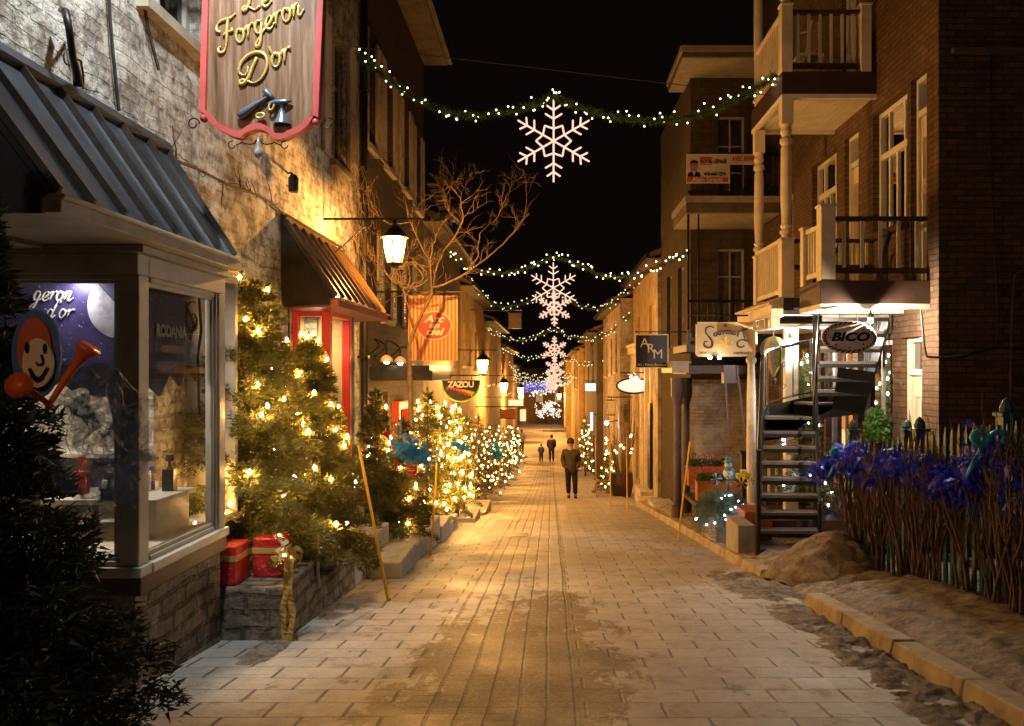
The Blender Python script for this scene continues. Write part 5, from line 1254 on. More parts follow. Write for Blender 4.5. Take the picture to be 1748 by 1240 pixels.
MB().prism([(a.x+W_*.02, a.z+.12), (a.x+W_*.04, a.z+.19), (a.x+W_*.12, a.z+.22), (a.x+W_*.17, a.z+.13), (a.x+W_*.22, a.z+.23), (a.x+W_*.30, a.z+.19), (a.x+W_*.33, a.z+.12)], .007, lambda u, v, w: (u, d-.007+w, v)).build('portrait_suit', M_IRON, sg)
text('ROYAL LEPAGE', .10, (a.x+W_*.62, d-.008, b.z-.148), M_IRON, sg, sx=.72, bold=.003)
text('418-666-1274', .09, (a.x+W_*.65, d-.008, a.z+.17), M_IRON, sg, sx=.8, bold=.003)
text('Alain Gravel', .12, (a.x+W_*.48, d-.008, a.z+.065), M_BW, sg, sx=.95, bold=.004)
a2, b2 = P(1247, 281, d), P(1298, 263, d)
MB().box(a2.x, b2.x, d+.002, d+.028, a2.z, b2.z).build('rider_board', M_BW, sg)
text('AVEC REVENU', .13, (a2.x+.03, d-.004, (a2.z+b2.z)/2), M_BR, sg, sx=.62, align='LEFT', bold=.004)
# ------------------------------------------------------------------ right: second house with dark porch, then the row
h2 = T('brick_house', 'brown house with deep white soffits and iron balcony behind the cream balconies', 'building', (3.4, 18, zg(18)))
Fc = FC(17.3)
facade(Fc, 2.95, 4.38, -.15, 6.3, [(3.5, 4.1, .9, 2.6), (3.5, 4.1, 3.6, 5.4)], M_DARKWALL, h2)
facade(Fc, 2.95, 4.38, -3.6, -.16, [], M_BRICKP, h2)
win(Fc, 3.5, 4.1, .9, 2.6, h2, M_TRIM, 2, 3, .05, .03, back=M_CURT); win(Fc, 3.5, 4.1, 3.6, 5.4, h2, M_TRIM, 2, 3, .05, .03, back=M_CURT)
facade(FR(2.949), 17.31, 21.9, -4.2, 6.3, [(18.2, 19.0, .6, 2.4), (20, 20.8, .6, 2.4), (18.5, 19.4, -3, -.9)], M_DARKWALL, h2)
for a in (18.2, 20): win(FR(2.949), a, a+.8, .6, 2.4, h2, M_TRIM, 2, 3, .05, .03, back=M_CURT)
win(FR(2.949), 18.5, 19.4, -3, -.9, h2, M_TRIM, 2, 3, .05, .03, back=M_WARMD)
def canopy2(x0, x1, y0, y1, z0, z1, lip):
    MB().box(x0, x1, y0, y1, z0+.03, z1).build('roof_slab', M_DARKP, h2)
    MB().box(x0+.02, x1, y0+.02, y1, z0, z0+.028).box(x0-.03, x1, y0-.03, y0+.0, z1-.10, z1+.02).box(x0-.03, x0+.0, y0, y1, z1-.10, z1+.02).build('white_soffit', lip, h2)
canopy2(2.6, 4.35, 16.2, 18.2, 6.2, 6.42, M_TRIM)
canopy2(2.58, 4.35, 15.6, 17.28, 3.0, 3.32, M_TRIM)
MB().box(2.58, 4.35, 15.6, 17.28, .38, .52).box(2.58, 4.35, 15.6, 17.28, -.04, .12).build('porch_roof', M_BROWN, h2)
r_ = rail((2.62, 15.62, 3.32), (4.34, 15.62, 3.32), .85, h2, 16, name='iron_railing', bal=.008, sw=.008, mat=M_IRON, capm=M_IRON, cap=.025)
r_ = rail((2.62, 15.62, .52), (4.34, 15.62, .52), .85, h2, 16, name='iron_railing', bal=.008, sw=.008, mat=M_IRON, capm=M_IRON, cap=.025)
MB().box(2.60, 2.64, 15.6, 15.64, .52, 3.0).box(2.80, 2.83, 15.6, 15.63, .52, 3.0).build('iron_post', M_IRON, h2)
for x, z0 in ((2.47, -.04), (2.72, -.04)):
    m = MB(); m.lathe([(.12, 0), (.12, .35), (.085, .38), (.075, 1.0), (.07, 2.3), (.10, 2.38), (.13, 2.5), (.13, -z0*-1-zg(16)-.08)], (x, 16.0+(.5 if x > 2.6 else 0), zg(16)), 12); m.build('porch_column', M_PLUM, h2)
MB().box(2.30, 2.62, 15.55, 17.0, -.02, .16).box(2.26, 2.66, 15.5, 17.05, .161, .20).build('corbel', M_TRIM, h2)
# terrace with flower boxes
te = T('terrace', 'raised wooden terrace with orange lattice skirt', 'terrace', (3.1, 14.8, zg(15)))
MB().box(2.58, 4.39, 14.35, 15.9, -2.42, -2.34).box(2.54, 2.60, 14.33, 14.4, zg(15)-.1, -2.3).build('deck', M_BROWN, te)
m = MB()
for k in range(9):
    x = 2.62+.08*k
    m.hexa([(x, 14.36, -2.9), (x+.02, 14.36, -2.9), (x+.02, 14.37, -2.9), (x, 14.37, -2.9)], [(x+.36, 14.36, -2.45), (x+.38, 14.36, -2.45), (x+.38, 14.37, -2.45), (x+.36, 14.37, -2.45)])
    m.hexa([(x+.36, 14.375, -2.9), (x+.38, 14.375, -2.9), (x+.38, 14.385, -2.9), (x+.36, 14.385, -2.9)], [(x, 14.375, -2.45), (x+.02, 14.375, -2.45), (x+.02, 14.385, -2.45), (x, 14.385, -2.45)])
m.build('lattice', M_TERR, te)
rf = random.Random(8)
def leaves(name, mat, parent, c, ext, n, size, rng, up=.3):
    p = np.array([[c[i]+ext[i]*rng.uniform(-1, 1) for i in range(3)] for _ in range(n)])
    a = np.random.RandomState(rng.randrange(9999)).normal(size=(n, 3, 3)); a /= np.linalg.norm(a, axis=2, keepdims=True)
    v = p[:, None, :]+a*size; v[:, :, 2] += up*size
    return mesh_np(name, v.reshape(-1, 3), 3, mat, parent)
for (x0, x1, y, z), lb in (((2.62, 3.35, 14.75, -1.98), 'near orange wooden box of red flowers on the terrace'), ((2.60, 3.4, 15.6, -1.82), 'far orange wooden box of red flowers on the terrace edge')):
    b = T('flower_box', lb, 'planter', ((x0+x1)/2, y, z-.32))
    MB().box(x0, x1, y-.12, y+.12, z-.34, z).box(x0-.02, x1+.02, y-.14, y+.14, z+.001, z+.03).build('box', M_TERR, b, bevel=.006)
    leaves('foliage', M_NEEDG, b, ((x0+x1)/2, y, z+.07), ((x1-x0)/2, .12, .07), 700, .035, rf)
    leaves('flowers', paint('red_petals', (.55, .03, .03), .6), b, ((x0+x1)/2, y, z+.20), ((x1-x0)/2, .12, .08), 130, .028, rf)
    m = MB()
    for k in range(24): xx = rf.uniform(x0, x1); m.tube([(xx, y, z), (xx+rf.uniform(-.03, .03), y+rf.uniform(-.05, .05), z+rf.uniform(.12, .26))], .004, 4)
    m.build('stems', M_TWIG, b)
m = MB(); m.box(3.15, 3.28, 13.5, 13.63, zg(13.5), -1.35).box(3.12, 3.31, 13.47, 13.66, -1.35, -1.31)
tag(m.build('black_post', M_IRON), 'square black wooden post before the orange flower boxes', 'post')
m = MB(); m.box(3.02, 3.24, 14.3, 14.5, -.20, .12); m.tube([(3.05, 14.3, -.2), (3.12, 14.3, -1.1)], .02); m.tube([(3.24, 14.28, .1), (3.40, 14.28, -1.15)], .02)
tag(m.build('folded_sign_frame', M_PLUM), 'purple box with two pale slanting struts near the twin lamps', 'frame')

row_house('R', 3.0, 22.0, 30, 3.2, M_OCHRE, 'yellow boarded house behind the black lettered sign', [(24.2, 25.0, .4, 2.0), (27.5, 28.3, .3, 1.9)], [(25.6, 26.5, -4.3, -2.0)], [(27.2, 28.8, -3.7, -1.9, M_WARMD)], M_CREAM, M_DARKP, .35)
m = MB(); m.box(2.86, 3.3, 21.91, 22.9, -4.2, 2.9); tag(m.build('brick_pier', M_BRICKP), 'pale whitewashed brick corner pier below the black lettered sign', 'pier')
m = MB(); m.box(2.82, 2.86, 23.3, 23.9, -3.4, -.9); tag(m.build('black_shutter', M_IRON), 'tall narrow black shutter on the yellow boarded house', 'shutter')
for i, y in enumerate((24.0, 25.4, 26.6, 29.0, 29.8)):
    m = MB(); m.box(2.90, 2.999, y-.09, y+.09, zg(y)-.2, .6); tag(m.build('pilaster', M_CREAM), 'cream boarded pilaster on the yellow house front', 'pilaster', 'cream pilasters on the yellow house')
m = MB(); m.box(2.80, 2.998, 24, 30, .62, .85).box(2.74, 2.998, 23.98, 30.02, .86, .95); tag(m.build('shop_cornice', M_CREAM), 'cream shop cornice along the yellow boarded house', 'cornice')
row_house('R', 2.55, 30.1, 40, 2.7, M_BRICKP, 'pale brick house with white shutters beyond the bright oval sign', [(31.5, 32.3, .0, 1.5), (34, 34.8, -.1, 1.4), (36.8, 37.6, -.2, 1.3)], [(33, 33.9, -5, -2.8)], [(30.6, 32.2, -4.3, -2.6, M_WARMD), (35, 38.5, -4.7, -2.8)], M_CREAM, M_DARKP, .35)
row_house('R', 2.25, 40.1, 55, 2.1, M_DARKP, 'dark gabled house halfway down the right row', [(43, 44, -.8, .6), (48, 49, -.9, .5)], [(46, 47, -5.6, -3.5)], [(41, 43.5, -5.0, -3.3, emis('cool_shop_window', (.9, .95, 1), 1.1)), (49, 53, -5.4, -3.6)], M_CREAM, M_DARKP, .35)
row_house('R', 1.9, 55.1, 78, 1.6, M_OCHRE, 'glowing ochre boarded house near the right end of the street', [(58, 59.4, -1.2, .3), (64, 65.4, -1.2, .3), (70, 71.4, -1.2, .3)], [(62, 63, -6.1, -4)], [(57, 60, -5.8, -4)], M_CREAM, M_DARKP, .35)
row_house('R', 1.5, 78.1, 107, 1.2, M_OCHRE2, 'farthest ochre house closing the right row', [(82, 84, -2, -.4)], [], [(84, 90, -6.2, -4.6, M_WARMD)], M_CREAM, M_DARKP, .35)
endb = T('end_building', 'dim ochre house closing the bottom of the street', 'building', (-1, 109, zg(109)))
facade(FC(108.5), -9, 4, -7.2, -1.5, [(-4.5, -3.5, -4, -2.6), (-2, -1, -4, -2.6), (.5, 1.5, -4, -2.6), (-4.6, -3.2, -6.6, -4.9)], M_OCHRE, endb)
for a in (-4.5, -2, .5): win(FC(108.5), a, a+1, -4, -2.6, endb, M_CREAM, 2, 2, .08, .05, back=M_WARMD)
win(FC(108.5), -4.6, -3.2, -6.6, -4.9, endb, M_CREAM, 2, 1, .08, .05, back=M_WARMW)
MB().hexa([(-9.5, 108, -1.5), (4.5, 108, -1.5), (4.5, 112, -1.5), (-9.5, 112, -1.5)], [(-9, 110, .5), (4, 110, .5), (4, 110.2, .5), (-9, 110.2, .5)]).build('roof', M_DARKP, endb)
# steps on the right
step('stone_step', 'lower stone step at the cream pilastered door', 2.35, 2.9, 21.0, 22.6, -3.42, -4.0, 'worn steps on the right side')
step('stone_step', 'upper stone step at the cream pilastered door', 2.5, 2.99, 22.92, 24.5, -3.35, -4.2, 'worn steps on the right side')
step('stone_step', 'low stone block by the white brick corner pier', 2.4, 2.93, 18.9, 20.2, -3.12, -3.8, 'worn steps on the right side')
step('stone_planter_block', 'sloping stone block holding up the cypress planter', 1.98+.35, 2.62, 11.6, 12.8, -2.10, None, None, M_CONC)
step('stone_planter_block', 'second stone block between the planter and the stair foot', 2.34, 2.56, 10.25, 10.95, -1.92, None, None, M_CONC)
m = MB(); m.box(2.58, 2.95, 10.9, 11.5, zg(11), -1.86); tag(m.build('wooden_tub', M_TERR, bevel=.01), 'small brown wooden tub beside the stair foot', 'tub')

# far right signs
gs = T('oval_shop_sign', 'glowing white oval sign on the yellow boarded house', 'shop sign', P(1082, 672, 26))
gc_ = P(1082, 659, 26)
MB().prism(oval(gc_.x, gc_.z, .50, .20, 0), .10, lambda u, v, w: (u, 26+w, v)).build('light_board', emis('glowing_white_sign', (1, .80, .50), 1.5), gs)
MB().tube([(gc_.x+.54*math.cos(t), 26.05, gc_.z+.24*math.sin(t)) for t in lin(0, 6.2832, 30)], .025, 5).tube([(gc_.x-.4, 26.05, gc_.z+.42), (3.0, 26.05, gc_.z+.42)], .02, 5).tube([(gc_.x, 26.05, gc_.z+.23), (gc_.x, 26.05, gc_.z+.42)], .015, 5).build('iron_rim', M_IRON, gs)
MB().sphere((gc_.x+.05, 25.85, gc_.z+.19), .09, 8, 6).build('bulb', emis('sign_lamp', (1, .85, .6), 60), gs)
wisps('lit_flourish', emis('glowing_white_sign', (1, .8, .5), 1.5), gs, [Vector((gc_.x-.2, 26.0, gc_.z+.2)), Vector((gc_.x+.3, 26.0, gc_.z+.22))], .14, 24, 4, .05, .3, 0)
far_sign('small bright greenish white box sign down the right row', 999, 655, 1022, 668, 41, emis('greenish_sign', (.8, 1, .85), 1.6), wallx=2.25)
far_sign('blank cream board sign hanging below the glowing oval sign', 1037, 684, 1050, 708, 29, M_CREAM, wallx=3.0)
t = T('small_wall_lamp', 'tiny white globe lamp low on the pale brick house', 'lamp', P(1038, 722, 31)); MB().sphere(P(1036, 722, 31), .08, 8, 6).build('bulb', M_LAMPW, t); p_ = P(1036, 722, 31); MB().tube([p_, (2.55, 31, p_.z+.1)], .02, 5).build('bracket', M_IRON, t)
t = T('lit_column_sign', 'vertical white lit shop sign down the right row', 'shop sign', P(1010, 730, 40)); a, b = P(1008, 735, 40), P(1012, 705, 40); MB().box(a.x, b.x, 40, 40.1, a.z, b.z).build('sign_tube', emis('white_tube', (.95, .95, 1), 3), t); MB().box(b.x, 2.25, 40.03, 40.07, b.z-.1, b.z-.06).build('bracket', M_IRON, t)
bn = T('street_banner', 'blue violet lit banner across the far end of the street', 'banner', (-2, 80, -1.5))
a, b = P(895, 671, 80), P(944, 653, 80)
m = MB(); xs = lin(a.x, b.x, 30); 
for i in range(29): m.quad((xs[i], 80+.08*math.sin(i*1.3), a.z+.25*math.sin(i*.1)), (xs[i+1], 80+.08*math.sin((i+1)*1.3), a.z+.25*math.sin((i+1)*.1)), (xs[i+1], 80+.08*math.sin((i+1)*1.3), b.z), (xs[i], 80+.08*math.sin(i*1.3), b.z))
def ban2m():
    m, nt, out = new_mat('blue_violet_lights'); g = nt.nodes.new('ShaderNodeNewGeometry')
    v = N(nt, 'ShaderNodeTexVoronoi', Scale=5.0); L(nt, g.outputs['Position'], v.inputs['Vector'])
    c = ramp(nt, v.outputs['Distance'], [(.05, (1, .92, 1)), (.28, (.42, .33, .95)), (.6, (.08, .06, .35))])
    e = N(nt, 'ShaderNodeEmission', Strength=1.1); L(nt, c, e.inputs[0]); L(nt, e.outputs[0], out.inputs[0]); return m
m.build('light_panel', ban2m(), bn); MB().tube([(a.x-1.5, 80, b.z+.1), (b.x+2.2, 80, b.z+.1)], .03, 5).build('cable', M_CABLE, bn)

# ------------------------------------------------------------------ conifers
def conifer_np(H, Rad, nb, per, size, seed, droop=.25, xclip=None, base=.08, wid=.28, pw=.75):
    rg = np.random.RandomState(seed); tris = []; tips = []
    for i in range(nb):
        t = base+(1-base)*(i+rg.rand())/nb
        Lb = Rad*(1-t)**pw*(.72+.38*rg.rand())+.05*Rad*2
        az = i*2.39996+rg.uniform(-.3, .3)
        up = .55*t-.05+rg.uniform(-.12, .12)
        k = max(10, int(per*Lb/Rad))
        s = rg.rand(k)**.75
        # point along branch + lateral twig
        dirv = np.array([math.cos(az), math.sin(az), up]); lat = np.array([-math.sin(az), math.cos(az), 0])
        l = rg.uniform(-1, 1, k)*(wid*Lb*(1-s*.75)+.02)
        p = s[:, None]*Lb*dirv+l[:, None]*lat; p[:, 2] += H*t-droop*Lb*s**2-rg.rand(k)*.03-np.abs(l)*.15+rg.normal(size=k)*.028*min(1, Lb*2)
        p += dirv*0
        dd = dirv[None, :]*.8+np.sign(l)[:, None]*lat[None, :]*rg.uniform(.2, 1.1, k)[:, None]+rg.normal(size=(k, 3))*.45; dd /= np.linalg.norm(dd, axis=1, keepdims=True)
        sd = rg.normal(size=(k, 3)); sd -= (sd*dd).sum(1, keepdims=True)*dd; sd /= np.linalg.norm(sd, axis=1, keepdims=True)
        ln = size*rg.uniform(.7, 1.3, k)[:, None]; w = ln*.16
        tris.append(np.stack([p-sd*w, p+sd*w, p+dd*ln], 1))
        tips.append((Lb*.93*dirv[0], Lb*.93*dirv[1], H*t+Lb*.93*up-droop*Lb*.86))
        if Lb > .25: tips.append((Lb*.6*dirv[0]+.1*lat[0], Lb*.6*dirv[1]+.1*lat[1], H*t+Lb*.6*up-droop*Lb*.3+.03))
    # leader
    k = 40; p = np.zeros((k, 3)); p[:, 2] = H*(.93+.1*rg.rand(k)); dd = rg.normal(size=(k, 3))*.5; dd[:, 2] = 1; dd /= np.linalg.norm(dd, axis=1, keepdims=True); sd = rg.normal(size=(k, 3))
    tris.append(np.stack([p-sd*size*.1, p+sd*size*.1, p+dd*size*1.2], 1))
    return np.concatenate(tris), np.array(tips)
def conifer(label, x, y, z, H, Rad, nb=90, per=260, size=.055, seed=1, mat=None, xclip=None, lights=0, lmat=None, br=.016, group='firs along the street', lightlabel=None, lgroup='strings of warm bulbs on the firs', stuff=False, droop=.25, pw=.75):
    t = T('fir_tree', label, 'tree', (x, y, z), group)
    tr, tips = conifer_np(H, Rad, nb, per, size, seed, droop, pw=pw)
    tr = tr+np.array([x, y, z])
    if xclip is not None:
        s, xc = xclip
        mx_ = tr[:, :, 0].min(1) if s > 0 else tr[:, :, 0].max(1)
        keep = (mx_ > xc) if s > 0 else (mx_ < xc)
        tr = tr[keep]
    mesh_np('foliage', tr.reshape(-1, 3), 3, mat or M_NEED, t)
    b = MB(); b.tube([(x, y, z-.02), (x, y, z+H*.5), (x, y, z+H*.97)], [.03*H/2, .02*H/2, .004], 7)
    rr = random.Random(seed)
    for i in range(0, nb, 3):
        tt = .08+.92*i/nb; p = tips[min(2*i, len(tips)-1)] if len(tips) > i else tips[-1]
        if xclip and ((x+p[0] < xclip[1]) if xclip[0] > 0 else (x+p[0] > xclip[1])): continue
        zz = min(p[2], H*.96); b.tube([(x, y, z+max(.05, zz-.1*abs(p[0]))), (x+p[0]*.9, y+p[1]*.9, z+zz)], [.007, .002], 4)
    b.build('trunk', M_BARK, t)
    if lights:
        ls = T('light_string', lightlabel, 'string lights', (x, y, z), lgroup)
        cand = [p for p in tips if (xclip is None or ((x+p[0]-xclip[1])*xclip[0] > .04))]
        rr.shuffle(cand); cand = cand[:lights]; cand.sort(key=lambda p: p[2]*3+math.atan2(p[1], p[0])*.1)
        while len(cand) < lights:
            q_ = cand[rr.randrange(len(cand))]; cand.append((q_[0]*.9+rr.uniform(-.05, .05), q_[1]*.9, q_[2]+rr.uniform(-.06, .06)))
        proto = None; allm = MB(); cb = MB(); prev = None
        for p in cand:
            c_ = Vector((x+p[0]*1.04, y+p[1]*1.04, z+p[2]+.015))
            if stuff: allm.sphere(c_, br, 5, 3, 1.3)
            elif proto is None:
                m = MB(); m.lathe([(br*.5, 0), (br*.95, br*.8), (br, br*1.5), (br*.7, br*2.4), (.001, br*2.9)], (0, 0, 0), 6)
                proto = m.build('bulb', lmat or M_BULB, ls, smooth=True); proto.location = c_; pbase = c_
            else:
                o = proto.copy(); C.objects.link(o); o.location = c_
            if prev is not None and (c_-prev).length < .55: cb.tube([prev, (prev+c_)/2+Vector((0, 0, -.04)), c_], .003, 3)
            prev = c_
        if stuff: allm.build('bulbs', lmat or M_BULBF, ls)['kind'] = 'stuff'
        if cb.v: cb.build('cable', M_CABLE, ls)
    return t
XC = (1, XL+.02)
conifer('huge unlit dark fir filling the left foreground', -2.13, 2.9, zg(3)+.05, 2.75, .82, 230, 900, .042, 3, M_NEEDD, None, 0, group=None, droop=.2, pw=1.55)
conifer('tall lit fir rising just behind the bay window', -2.60, 6.9, -1.60, 2.38, .90, 160, 820, .046, 11, None, XC, 40, pw=.66, lightlabel='warm bulbs strung on the tall fir behind the bay window', br=.0125)
conifer('broad lit fir between the gift boxes and the red bay', -2.30, 7.8, -1.80, 2.12, .66, 150, 760, .046, 12, None, XC, 36, pw=.85, lightlabel='warm bulbs strung on the broad fir before the red bay', br=.013)
conifer('half lit fir just beside the red bay door', -2.3, 10.75, -2.2, 1.95, .48, 100, 420, .045, 13, None, XC, 16, lightlabel='few warm bulbs on the fir beside the red bay door', br=.015)
conifer('dark little fir with trumpets on the pale platform', -1.98, 11.0, -2.2, 1.55, .44, 100, 420, .045, 14, None, XC, 12, lightlabel='sparse warm bulbs on the dark little fir with trumpets', br=.014)
conifer('bright lit fir below the half round rainbow sign', -2.15, 14.3, -2.62, 2.25, .62, 90, 300, .06, 15, None, XC, 38, lightlabel='dense warm bulbs on the fir below the rainbow sign', br=.018)
conifer('lit fir behind the wooden railing near side', -2.1, 15.9, -2.75, 2.1, .60, 80, 240, .06, 16, None, XC, 36, lightlabel='dense warm bulbs on the fir nearest the wooden railing', br=.019)
conifer('lit fir right past the wooden railing', -2.15, 18.7, -3.0, 2.2, .62, 70, 200, .065, 17, None, XC, 36, lightlabel='dense warm bulbs on the fir past the wooden railing', br=.021)
for i, (y, w_) in enumerate(((21.5, 'short of the second lantern'), (25.0, 'just past the second lantern'), (29.0, 'before the third lantern'), (33.0, 'under the third lantern'), (38.0, 'beyond the third lantern'), (44.0, 'near the standing figure in pale coat'), (52.0, 'at the far end of the left row'))):
    conifer('small distant lit fir %s' % w_, -2.2-.0*i, y, zg(y), 2.3+.2*(i % 2), .62, 45, 90, .09, 30+i, None, (1, -2.86), 34 if i < 3 else 28, lightlabel='warm bulbs on the distant fir %s' % w_, br=.024+.0035*i, lmat=M_BULBF, stuff=True)
# right side trees
conifer('fir with blue lights standing behind the iron stair', 3.85, 12.5, -2.14, 2.35, .52, 90, 280, .06, 41, None, (-1, XR-.02), 34, M_BBULB, .016, lightlabel='blue white bulbs on the fir behind the iron stair', lgroup='strings of blue bulbs')
conifer('distant fir cone wrapped in bulbs at the right wall', 1.75, 41.5, zg(41.5), 3.0, .62, 45, 90, .1, 42, None, None, 40, M_BULBF, .038, lightlabel='warm bulbs on the cone shaped fir by the right wall', stuff=True)
conifer('small round lit bush at the foot of the barrel', 1.95, 28.4, zg(28.4), 1.35, .52, 40, 110, .08, 43, None, None, 18, M_BULBF, .03, lightlabel='warm bulbs on the small bush beside the barrel', stuff=True)
# cypress planter with blue bulbs
cy = T('cypress_shrub', 'grey green feathery shrub spilling over the stone block', 'shrub', (2.45, 12, -2.1))
rg = np.random.RandomState(5); k = 9000
u = rg.normal(size=(k, 3)); u /= np.linalg.norm(u, axis=1, keepdims=True); u[:, 2] = np.abs(u[:, 2])
rad = (.55+.45*rg.rand(k)**.6)[:, None]*(1+.18*np.sin(u[:, :1]*9+u[:, 1:2]*7))
p = u*rad*np.array([.36, .62, .34])+np.array([2.48, 11.85, -2.08]); p[:, 2] -= .22*np.maximum(0, 1-u[:, 2])**2*rad[:, 0]
dd = u+np.array([0, 0, .6])+rg.normal(size=(k, 3))*.35; dd /= np.linalg.norm(dd, axis=1, keepdims=True); sd = rg.normal(size=(k, 3)); sd /= np.linalg.norm(sd, axis=1, keepdims=True)
mesh_np('foliage', np.stack([p-sd*.005, p+sd*.005, p+dd*.07], 1).reshape(-1, 3), 3, M_CYPR, cy)
m = MB()
for i in range(14): a = i*.7; m.tube([(2.48, 11.9, -2.1), (2.48+.3*math.cos(a), 11.9+.45*math.sin(a), -1.9)], .008, 4)
m.build('stems', M_BARK, cy)
ls = T('light_string', 'blue white bulbs scattered over the grey green shrub', 'string lights', (2.45, 12, -2.1), 'strings of blue bulbs')
rb = random.Random(2); proto = None
for i in range(26):
    a = rb.uniform(3.0, 6.4); e_ = rb.uniform(.0, 1.3); q_ = Vector((2.48+.38*math.cos(a)*math.cos(e_), 11.85+.64*math.sin(a)*math.cos(e_), -2.06+.32*math.sin(e_)-.1*math.cos(e_)))
    if i > 17: q_ = Vector((rb.uniform(2.35, 2.85), rb.uniform(11.0, 11.3), rb.uniform(-2.15, -2.0)))
    if proto is None: m = MB(); m.sphere((0, 0, 0), .0135, 6, 4); proto = m.build('bulb', M_BBULB, ls); proto.location = q_
    else: o = proto.copy(); C.objects.link(o); o.location = q_
# topiary by the lit door
tp = T('potted_topiary', 'bright green potted topiary beside the lit door', 'plant', (4.15, 10.45, -2.2))
k = 3500; u = rg.normal(size=(k, 3)); u /= np.linalg.norm(u, axis=1, keepdims=True)
p = u*(.5+.5*rg.rand(k)[:, None])*np.array([.17, .17, .42])+np.array([4.15, 10.45, -.85]); a_ = rg.normal(size=(k, 3, 3)); a_ /= np.linalg.norm(a_, axis=2, keepdims=True)
mesh_np('foliage', (p[:, None]+a_*.028).reshape(-1, 3), 3, leafm('bright_leaves', (.06, .14, .03), (.13, .26, .05)), tp)
MB().lathe([(.10, 0), (.14, .3), (.15, .32)], (4.15, 10.45, zg(10.4)+.1), 12).tube([(4.15, 10.45, -2.0), (4.15, 10.45, -1.0)], .02).build('pot', M_TERR, tp)
# barrel with bare branches
ba = T('barrel_planter', 'dark barrel full of bare upright branches by the right wall', 'planter', (2.3, 26.6, zg(26.6)))
MB().lathe([(.30, 0), (.38, .35), (.36, .75), (.31, .76)], (2.3, 26.6, zg(26.6)), 14).build('barrel', M_BROWN, ba)
m = MB()
for i in range(26):
    a = rb.uniform(0, 6.3); m.tube([(2.3+.15*math.cos(a), 26.6+.15*math.sin(a), zg(26.6)+.7), (2.3+.35*math.cos(a), 26.6+.3*math.sin(a), zg(26.6)+1.5), (2.3+.5*math.cos(a+.3), 26.6+.4*math.sin(a), zg(26.6)+rb.uniform(1.9, 3.1))], [.02, .014, .005], 4)
m.build('bare_branches', M_BARKV, ba)
ls = T('light_string', 'warm bulbs looped around the bare branches in the barrel', 'string lights', (2.3, 26.6, zg(26.6)))
m = MB()
for i in range(14): a = rb.uniform(2.6, 6.3); m.sphere((2.2+.42*math.cos(a), 26.5+.3*math.sin(a), zg(26.6)+rb.uniform(1.3, 2.2)), .034, 6, 4)
m.build('bulbs', M_BULBF, ls)['kind'] = 'stuff'
# tree of lights at the street end
et = T('lit_tree', 'far bare tree wrapped in a cloud of pale bulbs at the street end', 'tree', (-.2, 100, zg(100)))
m = MB(); m.tube([(-.2, 100, zg(100)), (-.2, 100, zg(100)+1)], .12, 6)
pts = []
for i in range(60):
    a = rb.uniform(0, 6.28); r__ = rb.uniform(.3, 1.55); z_ = zg(100)+1.1+rb.uniform(0, 1.7); q_ = (-.2+r__*math.cos(a), 100+r__*math.sin(a)*.7, z_-(r__-.6)*.35); pts.append(q_)
    m.tube([(-.2, 100, zg(100)+.9), ((q_[0]-.2)/2, 100, z_-.2), q_], [.03, .02, .01], 3)
m.build('trunk_and_limbs', M_BARK, et)
ls = T('light_string', 'cloud of pale bulbs on the far tree at the street end', 'string lights', (-.2, 100, zg(100)))
m = MB()
for q_ in pts:
    for k in range(5): m.sphere((q_[0]+rb.uniform(-.22, .22), q_[1], q_[2]+rb.uniform(-.22, .22)), .045, 5, 3)
m.build('bulbs', emis('pale_cluster', (1, .74, .55), 4.5, 'NONE'), ls)['kind'] = 'stuff'

